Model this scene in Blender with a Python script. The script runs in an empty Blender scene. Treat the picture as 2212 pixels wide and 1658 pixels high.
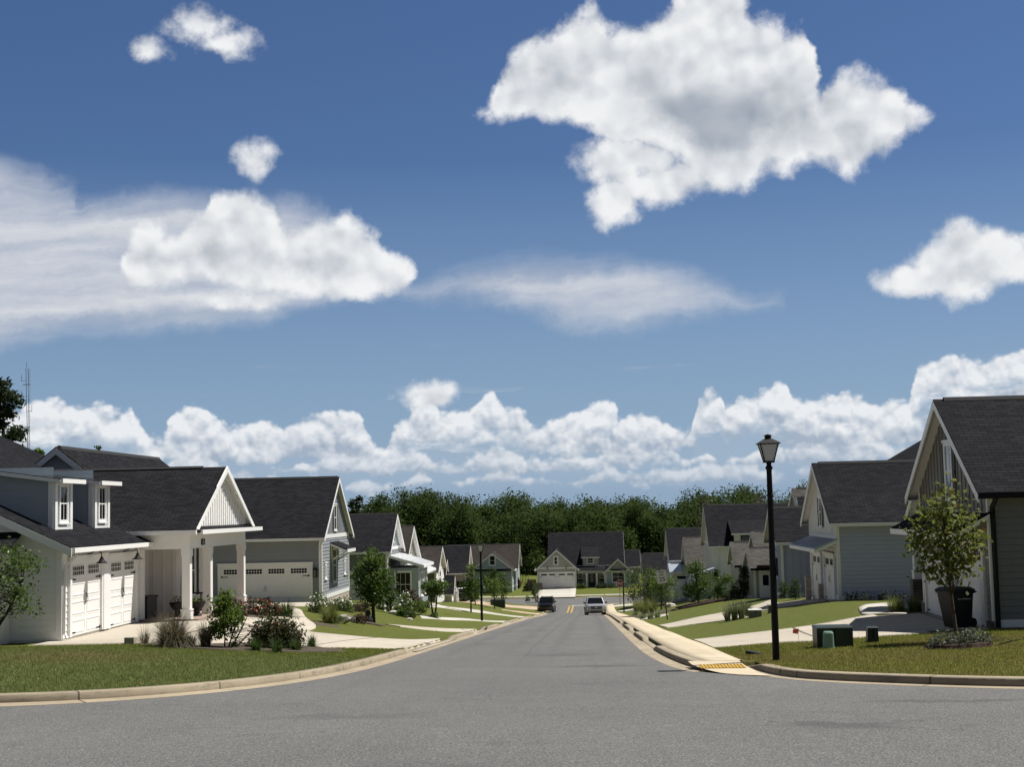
import bpy, bmesh, math, random
import numpy as np
from mathutils import Vector, Matrix

SC = bpy.context.scene
COL = SC.collection
R = math.radians
random.seed(7)
rng = np.random.default_rng(7)

# ---------------------------------------------------------------- camera
F, CX, CY, EYE = 3072., 1106., 829., 1.65          # survey of the photograph: 2212 x 1658 picture units
_ps, _th, _ro = R(2.9), math.atan((1103 - 829) / 3072.), .022
_fh = np.array([-math.sin(_ps), math.cos(_ps), 0]); _r0 = np.array([math.cos(_ps), math.sin(_ps), 0]); _z = np.array([0, 0, 1.])
_f = math.cos(_th) * _fh + math.sin(_th) * _z; _u0 = -math.sin(_th) * _fh + math.cos(_th) * _z
_r = math.cos(_ro) * _r0 - math.sin(_ro) * _u0; _u = math.sin(_ro) * _r0 + math.cos(_ro) * _u0
EYEP = np.array([0, 0, EYE])
cam_d = bpy.data.cameras.new('camera'); cam = bpy.data.objects.new('camera', cam_d); COL.objects.link(cam)
cam.matrix_world = Matrix(((_r[0], _u[0], -_f[0], 0), (_r[1], _u[1], -_f[1], 0), (_r[2], _u[2], -_f[2], EYE), (0, 0, 0, 1)))
cam_d.sensor_width = 36.; cam_d.lens = F / 2212. * 36.; cam_d.clip_start = .1; cam_d.clip_end = 6000
SC.camera = cam
SC.view_settings.view_transform = 'Standard'; SC.view_settings.look = 'None'
SC.view_settings.exposure = 0.55; SC.view_settings.gamma = 1
SC.cycles.max_bounces = 6; SC.cycles.diffuse_bounces = 3; SC.cycles.glossy_bounces = 2
SC.cycles.transmission_bounces = 3; SC.cycles.transparent_max_bounces = 6; SC.cycles.caustics_reflective = False
SC.cycles.use_denoising = True

# ---------------------------------------------------------------- sun
SUN_EL, SUN_AZ = R(62), R(68)                      # azimuth from +Y (down the street) towards +X
sd = bpy.data.lights.new('sun', 'SUN'); sd.energy = 5.0; sd.angle = R(.53); sd.color = (1, .965, .90)
sun = bpy.data.objects.new('sun', sd); COL.objects.link(sun)
_sv = Vector((math.sin(SUN_AZ) * math.cos(SUN_EL), math.cos(SUN_AZ) * math.cos(SUN_EL), math.sin(SUN_EL)))
sun.rotation_euler = _sv.to_track_quat('Z', 'Y').to_euler()

# ---------------------------------------------------------------- node shorthand
class NT:
    def __init__(s, tree): s.t = tree; s.t.nodes.clear()
    def n(s, typ, **kw):
        nd = s.t.nodes.new(typ)
        for k, v in kw.items(): setattr(nd, k, v)
        return nd
    def set(s, sock, v):
        if isinstance(v, bpy.types.NodeSocket): s.t.links.new(v, sock)
        else:
            if isinstance(v, (tuple, list)) and len(v) == 3 and sock.type == 'RGBA': v = (*v, 1)
            sock.default_value = v
    def math(s, op, a, b=None, c=None, clamp=False):
        nd = s.n('ShaderNodeMath', operation=op, use_clamp=clamp)
        for i, v in enumerate((a, b, c)):
            if v is not None: s.set(nd.inputs[i], v)
        return nd.outputs[0]
    def vm(s, op, a, b=None, c=None, out=0):
        nd = s.n('ShaderNodeVectorMath', operation=op)
        for i, v in enumerate((a, b, c)):
            if v is not None:
                s.set(nd.inputs['Scale' if (op == 'SCALE' and i == 1) else i], v)
        return nd.outputs['Value'] if op in ('LENGTH', 'DOT_PRODUCT', 'DISTANCE') else nd.outputs[0]
    def noise(s, vec, scale, detail=4, rough=.55, dist=0., color=False, dim='3D'):
        nd = s.n('ShaderNodeTexNoise', noise_dimensions=dim)
        if vec is not None: s.set(nd.inputs['Vector'], vec)
        nd.inputs['Scale'].default_value = scale; nd.inputs['Detail'].default_value = detail
        nd.inputs['Roughness'].default_value = rough; nd.inputs['Distortion'].default_value = dist
        return nd.outputs['Color' if color else 0]
    def rng(s, v, a, b, c=0., d=1., smooth=False):
        nd = s.n('ShaderNodeMapRange', interpolation_type='SMOOTHSTEP' if smooth else 'LINEAR', clamp=True)
        for i, x in enumerate((v, a, b, c, d)): s.set(nd.inputs[i], x)
        return nd.outputs[0]
    def mix(s, f, a, b, mode='MIX'):
        nd = s.n('ShaderNodeMix', data_type='RGBA', blend_type=mode)
        s.set(nd.inputs[0], f); s.set(nd.inputs[6], a); s.set(nd.inputs[7], b)
        return nd.outputs[2]
    def xyz(s, v):
        nd = s.n('ShaderNodeSeparateXYZ'); s.set(nd.inputs[0], v); return nd.outputs
    def comb(s, x, y, z=0.):
        nd = s.n('ShaderNodeCombineXYZ')
        for i, v in enumerate((x, y, z)): s.set(nd.inputs[i], v)
        return nd.outputs[0]

def ray(x, y): return _f + _r * (x - CX) / F - _u * (y - CY) / F
def azel(x, y):
    d = ray(x, y); d = d / np.linalg.norm(d); return math.atan2(d[0], d[1]) * 3.072, math.asin(d[2]) * 3.072

# ---------------------------------------------------------------- sky (world)
def build_world():
    w = bpy.data.worlds.new("World"); SC.world = w; w.use_nodes = True
    k = NT(w.node_tree)
    out = k.n('ShaderNodeOutputWorld'); bg = k.n('ShaderNodeBackground'); k.t.links.new(bg.outputs[0], out.inputs[0])
    sky = k.n('ShaderNodeTexSky', sky_type='NISHITA', sun_disc=False, sun_elevation=SUN_EL, sun_rotation=SUN_AZ,
              air_density=1.0, dust_density=.6, ozone_density=2.2, altitude=50)
    STR = .1
    bg.inputs['Strength'].default_value = STR
    D = k.n('ShaderNodeTexCoord').outputs['Generated']
    D = k.vm('NORMALIZE', D)
    x, y, z = k.xyz(D)
    el = k.math('MULTIPLY', k.math('ARCSINE', z), 3.072)
    base = k.vm('MULTIPLY', sky.outputs[0], SKYTINT)
    base = k.mix(k.rng(el, .75, .05, 0, .72), base, tuple(v / STR for v in (.30, .43, .61)))   # paler air low over the trees
    W = lambda c: tuple(v / STR for v in c)
    az = k.math('MULTIPLY', k.math('ARCTAN2', x, y), 3.072)
    def curve(u, pts, smooth):
        nd = k.n('ShaderNodeFloatCurve'); c = nd.mapping.curves[0]
        q = sorted((*azel(px, py),) for px, py in pts)
        q = [((e + 1.4) / 2.8, (v + .3) / 2.) for e, v in q]; q = [(0, q[0][1])] + q + [(1, q[-1][1])]
        for i, (px, py) in enumerate(q):
            p = c.points[i] if i < 2 else c.points.new(px, py)
            p.location = (px, py)
        for p in c.points: p.handle_type = 'AUTO_CLAMPED' if smooth else 'VECTOR'
        nd.mapping.update(); k.set(nd.inputs['Value'], u)
        return k.math('MULTIPLY_ADD', nd.outputs[0], 2., -.3)
    un = lambda u: k.math('MULTIPLY_ADD', u, 1 / 2.8, .5)
    def layer(u, parts):
        """one cloud band: upper and lower outline against bearing; returns the two curves"""
        T, B = [], []; parts = sorted(parts, key=lambda q: q[0][0][0])
        for i, (top, bot) in enumerate(parts):
            (x0, ya), (x1, yb) = top[0], top[-1]; ba, bb = bot[0][1], bot[-1][1]
            g0 = min(60, (x0 - parts[i - 1][0][-1][0]) * .45) if i else 60; g1 = min(60, (parts[i + 1][0][0][0] - x1) * .45) if i < len(parts) - 1 else 60
            T += [(x0 - g0, ya + g0 * 1.7)] + top + [(x1 + g1, yb + g1 * 1.7)]; B += [(x0 - g0, ba - g0 * 1.7)] + bot + [(x1 + g1, bb - g1 * 1.7)]
        return curve(u, T, len(parts) == 1), curve(u, B, len(parts) == 1)
    def inside(tb, v, soft_t, soft_b):
        return k.math('MINIMUM', k.math('DIVIDE', k.math('SUBTRACT', tb[0], v), soft_t), k.math('DIVIDE', k.math('SUBTRACT', v, tb[1]), soft_b))
    def ell(u, v, px, py, rx, ry):
        cx, cy = azel(px, py)
        q = k.comb(k.math('MULTIPLY_ADD', u, 1000 / rx, -cx * 1000 / rx), k.math('MULTIPLY_ADD', v, 1000 / ry, -cy * 1000 / ry))
        return k.vm('LENGTH', q)
    half = (.5, .5, .5)
    w1 = k.vm('SUBTRACT', k.noise(D, 11., 7, .62, color=True), half)
    w2 = k.vm('SUBTRACT', k.noise(D, 30., 6, .60, color=True), half)
    wx, wy, wz = k.xyz(w1); vx, vy, vz = k.xyz(w2)
    mad = lambda a_, b_, c_: k.math('MULTIPLY_ADD', a_, b_, c_)
    # --- thin high sheets (soft)
    us = mad(wx, .30, az); vs = mad(wy, .12, el)
    ts = layer(un(us), SHEET)
    fs = inside(ts, vs, .060, .050)
    streak = k.noise(k.comb(k.math('MULTIPLY', us, 1.6), k.math('MULTIPLY', k.math('ADD', vs, k.math('MULTIPLY', us, -.08)), 11.)), 1.5, 5, .6)
    fs = k.math('ADD', fs, k.math('MULTIPLY', k.math('SUBTRACT', streak, .47), .55))
    a_s = k.math('MULTIPLY', k.rng(fs, -.45, 1.05, smooth=True), k.rng(az, .2, -.4, .80, .95))
    c_s = k.mix(k.rng(k.math('ADD', streak, k.math('MULTIPLY', wz, .5)), .35, .65), W((.42, .47, .57)), W((.66, .68, .72)))
    col = k.mix(a_s, base, c_s)
    thin = k.math('MULTIPLY', k.rng(k.noise(k.comb(k.math('MULTIPLY', us, 2.2), k.math('MULTIPLY', el, 26.)), 1., 5, .6), .60, .78, smooth=True), k.math('MULTIPLY', k.rng(el, .05, .16), k.rng(el, .40, .22)))
    col = k.mix(k.math('MULTIPLY', thin, .5), col, W((.55, .58, .62)))
    # --- added out of view: grey broken cloud that tempers the ambient light
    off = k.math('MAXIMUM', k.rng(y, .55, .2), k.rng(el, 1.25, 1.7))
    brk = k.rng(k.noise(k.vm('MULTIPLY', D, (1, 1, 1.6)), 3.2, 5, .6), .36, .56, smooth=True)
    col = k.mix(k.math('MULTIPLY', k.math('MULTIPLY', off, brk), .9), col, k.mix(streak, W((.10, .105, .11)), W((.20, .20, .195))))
    col = k.mix(k.math('MULTIPLY', off, .5), col, W((.075, .10, .15)))  # unseen sky also dimmed and blued, to deepen the shade below
    # --- rounded heaps: cell noise gives the billows, its change towards the sun their light
    def cells(vec, scale, det=2.0):
        nd = k.n('ShaderNodeTexVoronoi', feature='F1'); nd.normalize = True
        k.set(nd.inputs['Vector'], vec); nd.inputs['Scale'].default_value = scale; nd.inputs['Detail'].default_value = det
        nd.inputs['Roughness'].default_value = .55; nd.inputs['Lacunarity'].default_value = 2.3
        return k.math('SUBTRACT', 1., nd.outputs['Distance'])
    Dw = k.vm('ADD', D, k.vm('MULTIPLY', w2, (.010, .010, .010)))
    # bank low over the trees: rows of cumulus one behind the other
    q1 = cells(k.vm('MULTIPLY', Dw, (1, 1, 1.15)), 40.); q2 = cells(k.vm('MULTIPLY', k.vm('ADD', Dw, (.0016, 0, .0055)), (1, 1, 1.15)), 40.)
    dq = k.math('SUBTRACT', q1, q2)
    uf = mad(wx, .05, mad(vx, .02, az)); vf = mad(wy, .03, mad(vy, .020, el))
    tf = layer(un(uf), [(FAR_TOP, FAR_BOT)])
    haze = W((.40, .49, .60))
    col = k.mix(k.math('MULTIPLY', k.rng(k.math('SUBTRACT', tf[0], el), -.02, .10, 0, .42, True), k.rng(el, .03, .09)), col, haze)
    hum = lambda sc, seed, det=3: k.noise(k.comb(k.math('ADD', uf, seed), 0., 0.), sc, det, .6)
    for bot_y, hgt, seed, sc, dim in ((1052, .050, 3.1, 5.5, .72), (1018, .085, 7.7, 4.2, .84), (985, None, 0, 0, .95)):
        bz = azel(1106, bot_y)[1]
        base_ = k.math('ADD', bz, k.math('MULTIPLY', k.math('SUBTRACT', k.noise(k.comb(uf, seed, 0.), 2.2, 2, .5), .5), .05))
        top_ = tf[0] if hgt is None else k.math('ADD', base_, k.math('MULTIPLY', k.rng(hum(sc, seed), .38, .68), hgt))
        f = k.math('MINIMUM', k.math('DIVIDE', k.math('SUBTRACT', top_, vf), .028), k.math('DIVIDE', k.math('SUBTRACT', vf, base_), .020))
        fn = k.math('ADD', f, k.math('MULTIPLY', k.math('SUBTRACT', q1, .64), 3.8))
        a_ = k.rng(fn, -.05, .55, smooth=True)
        hgt_t = k.rng(k.math('DIVIDE', k.math('SUBTRACT', vf, base_), k.math('MAXIMUM', k.math('SUBTRACT', top_, base_), .02)), .0, .75)
        lum = mad(dq, 3.6, mad(hgt_t, .72, .12)); lum = k.math('ADD', lum, k.math('MULTIPLY', wz, .9), clamp=True); lum = k.math('MULTIPLY', lum, dim)
        if hgt is None:                                            # blue breaks between the towers, low down
            gp = k.rng(k.noise(k.comb(k.math('MULTIPLY', uf, 3.6), k.math('MULTIPLY', vf, 12.)), 1., 4, .6), .40, .52, smooth=True)
            a_ = k.math('MULTIPLY', a_, k.math('MAXIMUM', gp, k.rng(k.math('SUBTRACT', tf[0], vf), .085, .05)))
        col = k.mix(k.math('MULTIPLY', a_, .97 * dim), col, k.mix(lum, W((.36, .43, .53)), W((.86, .87, .885))))
    # nearer heaps
    uh = mad(wx, .11, mad(vx, .05, az)); vh = mad(wy, .07, mad(vy, .040, el))
    h1 = cells(Dw, 17., 2.); h2 = cells(k.vm('ADD', Dw, (.0040, 0, .0120)), 17., 2.); dh = k.math('SUBTRACT', h1, h2)
    nz1 = k.noise(D, 26., 7, .62); bigs = k.noise(k.comb(az, k.math('MULTIPLY', el, 1.5)), 4.4, 3, .5)
    def heap(col, parts, plus, base_lines, soft_t, soft_b):
        tb = layer(un(uh), parts); f = inside(tb, vh, soft_t, soft_b)
        for e in plus: f = k.math('MAXIMUM', f, k.math('MULTIPLY', k.math('SUBTRACT', 1., ell(uh, vh, *e[:4])), e[4]))
        fn = k.math('ADD', f, k.math('ADD', k.math('MULTIPLY', k.math('SUBTRACT', h1, .70), 2.0), k.math('MULTIPLY', k.math('SUBTRACT', nz1, .5), 2.2)))
        a = k.rng(fn, -.34, .46, smooth=True)
        thick = k.rng(fn, .5, 2.4, smooth=True)
        lum = mad(dh, 2.6, .86)
        und = 0.
        for (px, py, rx, ry, w_) in base_lines:                   # shaded undersides
            und = k.math('MAXIMUM', und, k.math('MULTIPLY', k.rng(ell(uh, vh, px, py, rx, ry), 1.15, .15, smooth=True), w_))
        lum = k.math('MULTIPLY', k.math('MINIMUM', lum, 1.), k.math('SUBTRACT', 1., k.math('MULTIPLY', k.math('MULTIPLY', thick, .72), k.math('ADD', k.math('MINIMUM', und, .95), k.math('MULTIPLY', k.rng(bigs, .42, .66, smooth=True), .16)))))
        lum = k.math('ADD', lum, k.math('MULTIPLY', wz, .30), clamp=True)
        return k.mix(k.math('MULTIPLY', a, .98), col, k.mix(lum, W((.25, .30, .375)), W((.86, .87, .88))))
    col = heap(col, HEAP_B, [(490, 655, 90, 26, .8), (540, 342, 34, 30, .42), (928, 849, 54, 17, .55), (2085, 568, 105, 72, 1.5), (2150, 556, 75, 62, 1.4), (2010, 600, 85, 34, 1.1)], [(600, 600, 250, 56, 1.1), (390, 560, 150, 70, 1.0), (2085, 608, 130, 44, .85), (490, 655, 90, 22, .45), (560, 480, 80, 40, .30)], .045, .04)
    col = heap(col, HEAP_A, [(1335, 352, 100, 52, 1.), (1430, 398, 130, 40, 1.), (1322, 428, 56, 50, 1.), (312, 110, 54, 18, .40), (430, 60, 50, 34, .55), (485, 86, 54, 18, .45)], [(1540, 285, 300, 110, 1.15), (1390, 150, 90, 80, .55), (1180, 215, 140, 55, .75), (1390, 415, 140, 46, .60), (1850, 280, 100, 56, .60), (1490, 180, 60, 60, .25)], .055, .05)
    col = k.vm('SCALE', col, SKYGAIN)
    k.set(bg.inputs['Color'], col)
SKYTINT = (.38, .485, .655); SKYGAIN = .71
SHEET = [([(-300, 300), (-100, 330), (0, 345), (60, 350), (130, 385), (160, 425), (300, 430), (400, 430), (620, 430), (680, 440), (740, 480), (820, 560), (880, 612), (940, 605), (1060, 580), (1160, 568), (1260, 570), (1360, 580), (1450, 592), (1550, 612), (1640, 640), (1720, 650)],
          [(-300, 780), (-100, 760), (0, 750), (100, 730), (200, 715), (400, 710), (560, 700), (700, 670), (800, 650), (880, 630), (940, 635), (1060, 650), (1150, 680), (1230, 712), (1330, 735), (1400, 720), (1500, 690), (1640, 658), (1720, 654)])]
HEAP_A = [([(1030, 245), (1060, 222), (1090, 150), (1150, 95), (1200, 75), (1245, 40), (1290, 22), (1320, 62), (1345, 62), (1400, 40), (1450, 25), (1465, -10), (1500, -30), (1580, -30), (1625, 22), (1670, 30), (1700, 50), (1735, 62), (1755, 115), (1772, 170), (1792, 208), (1808, 184), (1840, 166), (1900, 170), (1950, 200), (1970, 222), (2010, 240)],
           [(1030, 252), (1090, 268), (1200, 264), (1290, 276), (1350, 312), (1420, 340), (1500, 400), (1540, 424), (1600, 418), (1650, 375), (1720, 358), (1800, 350), (1850, 374), (1900, 345), (1970, 292), (2010, 250)])]
HEAP_B = [([(262, 565), (300, 505), (340, 498), (370, 520), (400, 498), (430, 468), (442, 428), (480, 416), (540, 416), (590, 436), (612, 478), (650, 498), (700, 488), (750, 478), (800, 498), (840, 548), (890, 592)],
           [(262, 578), (300, 608), (400, 604), (450, 618), (540, 630), (650, 636), (800, 638), (850, 628), (890, 602)])]
FAR_TOP = [(-500, 900), (-100, 880), (30, 888), (60, 878), (120, 866), (180, 888), (200, 882), (250, 893), (280, 882), (310, 925), (350, 950), (370, 915), (400, 886), (440, 886), (480, 915), (500, 930), (560, 912), (640, 920), (700, 896), (760, 902), (790, 942), (820, 966), (850, 920), (880, 888), (930, 870), (960, 888), (1000, 888), (1060, 850), (1080, 880), (1120, 895), (1170, 915), (1230, 905), (1260, 883), (1300, 866), (1330, 876), (1340, 910), (1400, 897), (1440, 918), (1490, 932), (1510, 866), (1550, 850), (1570, 885), (1600, 868), (1650, 852), (1690, 824), (1730, 862), (1780, 856), (1850, 858), (1960, 858), (1975, 800), (2030, 772), (2100, 768), (2212, 750), (2500, 760)]
FAR_BOT = [(-500, 1010), (0, 1010), (300, 1030), (400, 1050), (600, 1050), (760, 1060), (850, 1055), (960, 1050), (1100, 1010), (1300, 1000), (1400, 1005), (1500, 1045), (1560, 1055), (1700, 1010), (1800, 1000), (2000, 985), (2212, 975), (2500, 980)]
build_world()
# ---------------------------------------------------------------- materials
def new_mat(name):
    m = bpy.data.materials.new(name); m.use_nodes = True
    k = NT(m.node_tree); o = k.n('ShaderNodeOutputMaterial'); b = k.n('ShaderNodeBsdfPrincipled')
    k.t.links.new(b.outputs[0], o.inputs[0]); return m, k, b, o
def M(name, col, rough=.6, var=.12, scale=3., bump=0., bscale=60., metal=0., spec=.3, col2=None, coat=0.):
    m, k, b, o = new_mat(name)
    p = k.n('ShaderNodeNewGeometry').outputs['Position']
    nz = k.rng(k.noise(p, scale, 6, .6), .3, .7)
    c2 = col2 or tuple(c * (1 - var) for c in col)
    k.set(b.inputs['Base Color'], k.mix(nz, col, c2))
    b.inputs['Roughness'].default_value = rough; b.inputs['Metallic'].default_value = metal
    b.inputs['Specular IOR Level'].default_value = spec; b.inputs['Coat Weight'].default_value = coat
    if bump:
        bp = k.n('ShaderNodeBump'); bp.inputs['Strength'].default_value = bump; bp.inputs['Distance'].default_value = .01
        k.set(bp.inputs['Height'], k.noise(p, bscale, 4)); k.t.links.new(bp.outputs[0], b.inputs['Normal'])
    return m
def uvnode(k): return k.n('ShaderNodeUVMap').outputs[0]

def asphalt_mat():
    m, k, b, o = new_mat('asphalt')
    p = k.n('ShaderNodeNewGeometry').outputs['Position']
    big = k.noise(p, .22, 5, .6); mid = k.noise(p, 2.3, 5, .65)
    fine = k.noise(p, 42., 3, .7); x, y, z = k.xyz(p)
    lane = k.noise(k.comb(k.math('MULTIPLY', x, 1.6), k.math('MULTIPLY', y, .05)), 1., 3, .5)
    c = k.mix(k.rng(big, .3, .7), (.115, .113, .109), (.155, .152, .146))
    c = k.mix(k.math('MULTIPLY', k.rng(mid, .45, .75), .5), c, (.095, .094, .092))
    c = k.mix(k.math('MULTIPLY', k.rng(lane, .5, .72), .45), c, (.10, .099, .097))
    c = k.mix(k.rng(fine, .50, .66), c, (.30, .29, .275)); c = k.mix(k.math('MULTIPLY', k.rng(fine, .46, .32), .8), c, (.04, .04, .04))
    st = k.noise(k.vm('MULTIPLY', p, (.35, 1.6, 1)), .9, 4, .5, 1.2)
    c = k.mix(k.math('MULTIPLY', k.rng(st, .66, .74), .45), c, (.07, .069, .068))
    vo = k.n('ShaderNodeTexVoronoi', feature='DISTANCE_TO_EDGE'); k.set(vo.inputs['Vector'], k.vm('ADD', k.vm('MULTIPLY', p, (.16, .11, .1)), k.vm('SCALE', k.noise(p, .8, 4, .6, color=True), .25)))
    vo.inputs['Scale'].default_value = 1.3
    c = k.mix(k.math('MULTIPLY', k.rng(vo.outputs[0], .0035, .0012), k.math('MULTIPLY', k.rng(k.noise(p, .3, 2), .5, .6), .55)), c, (.05, .05, .05))
    on = k.math('MULTIPLY', k.rng(y, 30, 50), k.rng(y, 186, 180))
    for x0, w_, s_ in ((-3.9, .32, .30), (-2.3, .32, .26), (-1.0, .32, .26), (.55, .32, .30)):
        tr = k.rng(k.math('ABSOLUTE', k.math('SUBTRACT', k.math('ADD', x, k.math('MULTIPLY', k.math('SUBTRACT', big, .5), .9)), x0)), w_, .0, smooth=True)
        c = k.mix(k.math('MULTIPLY', k.math('MULTIPLY', tr, on), s_), c, (.085, .084, .082))
    seam = k.rng(k.math('ABSOLUTE', k.math('ADD', k.math('ADD', x, 1.72), k.math('MULTIPLY', k.math('SUBTRACT', mid, .5), .10))), .035, .012)
    c = k.mix(k.math('MULTIPLY', k.math('MULTIPLY', seam, on), .5), c, (.045, .045, .045))
    for px_, py_, rx_, ry_, s_ in ((.2, 31.5, 1.5, .7, .5), (-.9, 38, 1.6, 1.2, .35), (2.9, 17.2, 1.0, .5, .45), (-3.4, 19.3, 1.6, .6, .3), (5.2, 20.4, 1.8, .4, .45), (-1.8, 13.0, .9, 1.6, .25)):
        dd = k.vm('LENGTH', k.vm('MULTIPLY', k.vm('SUBTRACT', k.vm('ADD', p, k.vm('SCALE', k.vm('SUBTRACT', k.noise(p, 1.6, 4, .6, color=True), (.5, .5, .5)), 1.6)), (px_, py_, 0)), (1 / rx_, 1 / ry_, 0)))
        c = k.mix(k.math('MULTIPLY', k.rng(dd, 1., .3, smooth=True), s_), c, (.062, .061, .060))
    edge = k.math('MULTIPLY', k.math('MAXIMUM', k.rng(x, .75, 1.35), k.rng(x, -4.3, -4.85)), on)
    c = k.mix(k.math('MULTIPLY', edge, k.rng(k.noise(p, 1.5, 4, .6), .35, .65, .15, .65)), c, (.19, .17, .14))
    c = k.mix(1., c, (.74, .745, .76), 'MULTIPLY')
    k.set(b.inputs['Base Color'], c); b.inputs['Roughness'].default_value = .85; b.inputs['Specular IOR Level'].default_value = .15
    bp = k.n('ShaderNodeBump'); bp.inputs['Strength'].default_value = .7; bp.inputs['Distance'].default_value = .012
    k.set(bp.inputs['Height'], fine); k.t.links.new(bp.outputs[0], b.inputs['Normal'])
    return m
def concrete_mat(name, c1, c2, joint=0., off=0., curb=False):
    m, k, b, o = new_mat(name)
    p = k.n('ShaderNodeNewGeometry').outputs['Position']; uv = uvnode(k); u, v, _ = k.xyz(uv)
    c = k.mix(k.rng(k.noise(p, .5, 6, .62), .32, .68), c1, c2)
    c = k.mix(k.math('MULTIPLY', k.rng(k.noise(p, 5., 6, .65), .5, .75), .35), c, tuple(q * .62 for q in c2))
    c = k.mix(k.math('MULTIPLY', k.rng(k.noise(p, 70., 3, .6), .5, .8), .3), c, tuple(q * .7 for q in c1))
    stn = k.rng(k.noise(k.vm('MULTIPLY', p, (1.8, .35, 1)), 1.1, 5, .6), .58, .72)
    c = k.mix(k.math('MULTIPLY', stn, .35), c, tuple(q * .6 for q in c2))
    if joint:
        vv = k.math('FRACT', k.math('DIVIDE', k.math('ADD', v, off), joint))
        ln = k.math('LESS_THAN', vv, .022 if not curb else .012)
        c = k.mix(k.math('MULTIPLY', ln, .85), c, (.07, .06, .05))
        pan = k.math('FLOOR', k.math('DIVIDE', k.math('ADD', v, off), joint))
        tn = k.n('ShaderNodeTexWhiteNoise', noise_dimensions='1D'); k.set(tn.inputs['W'], pan)
        c = k.mix(k.math('MULTIPLY', tn.outputs[0], .28), c, tuple(q * .62 for q in c2))
    if curb:
        c = k.mix(k.math('MULTIPLY', k.rng(k.noise(k.comb(k.math('MULTIPLY', v, .8), k.math('MULTIPLY', u, 9.)), 2., 6, .7), .52, .66), .5), c, (.12, .10, .08))
    c = k.mix(1., c, (.74, .735, .725), 'MULTIPLY')
    k.set(b.inputs['Base Color'], c); b.inputs['Roughness'].default_value = .85; b.inputs['Specular IOR Level'].default_value = .15
    bp = k.n('ShaderNodeBump'); bp.inputs['Strength'].default_value = .25; bp.inputs['Distance'].default_value = .01
    k.set(bp.inputs['Height'], k.noise(p, 60., 4, .6)); k.t.links.new(bp.outputs[0], b.inputs['Normal'])
    return m
def lawn_mat(name='lawn', blade=False):
    m, k, b, o = new_mat(name)
    p = k.n('ShaderNodeNewGeometry').outputs['Position']; x, y, z = k.xyz(p)
    dry = k.rng(k.noise(p, .35, 5, .6), .42, .66); mot = k.rng(k.noise(p, 2.6, 7, .74), .36, .64); fi = k.noise(p, 24., 5, .75)
    near = k.math('MULTIPLY', k.rng(y, 44, 33), k.rng(x, 0, 3))              # the thirsty corner plot on the right
    nearl = k.math('MULTIPLY', k.rng(y, 40, 33), k.rng(x, -2, -5))
    g = k.mix(mot, (.095, .125, .018), (.150, .172, .030))
    g = k.mix(k.math('MULTIPLY', nearl, .9), g, k.mix(mot, (.095, .135, .044), (.168, .198, .086)))
    g = k.mix(k.math('MULTIPLY', dry, k.math('MULTIPLY_ADD', near, .75, .22)), g, (.155, .132, .050))
    g = k.mix(k.math('MULTIPLY', near, .46), g, (.165, .148, .055))
    pt = k.math('MULTIPLY', nearl, k.rng(k.vm('DISTANCE', k.vm('MULTIPLY', p, (1, .9, 0)), (-11.6, 28.4, 0)), 2.9, .5))
    g = k.mix(k.math('MULTIPLY', pt, k.rng(k.noise(p, 1.8, 5, .7), .38, .6)), g, (.20, .165, .085))
    if blade:
        r = k.n('ShaderNodeNewGeometry').outputs['Random Per Island']
        g = k.mix(k.math('MULTIPLY', k.rng(r, .5, 1.), .55), g, (.19, .19, .07)); g = k.mix(k.math('MULTIPLY', k.rng(r, .35, 0.), .55), g, (.035, .06, .012))
    else:
        g = k.mix(k.math('MULTIPLY', k.rng(fi, .48, .3), .75), g, (.020, .032, .008)); g = k.mix(k.math('MULTIPLY', k.rng(fi, .55, .75), .45), g, (.19, .20, .07))
    g = k.mix(1., g, (1.75, 1.66, 1.6) if blade else (.74, .72, .72), 'MULTIPLY')
    k.set(b.inputs['Base Color'], g); b.inputs['Roughness'].default_value = .8; b.inputs['Specular IOR Level'].default_value = .12
    if blade:
        t = k.n('ShaderNodeBsdfTranslucent'); k.set(t.inputs[0], g); mx = k.n('ShaderNodeMixShader'); mx.inputs[0].default_value = .45
        k.t.links.new(b.outputs[0], mx.inputs[1]); k.t.links.new(t.outputs[0], mx.inputs[2]); k.t.links.new(mx.outputs[0], o.inputs[0])
    if not blade:
        bp = k.n('ShaderNodeBump'); bp.inputs['Strength'].default_value = 1.; bp.inputs['Distance'].default_value = .05
        k.set(bp.inputs['Height'], fi); k.t.links.new(bp.outputs[0], b.inputs['Normal'])
    return m
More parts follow.
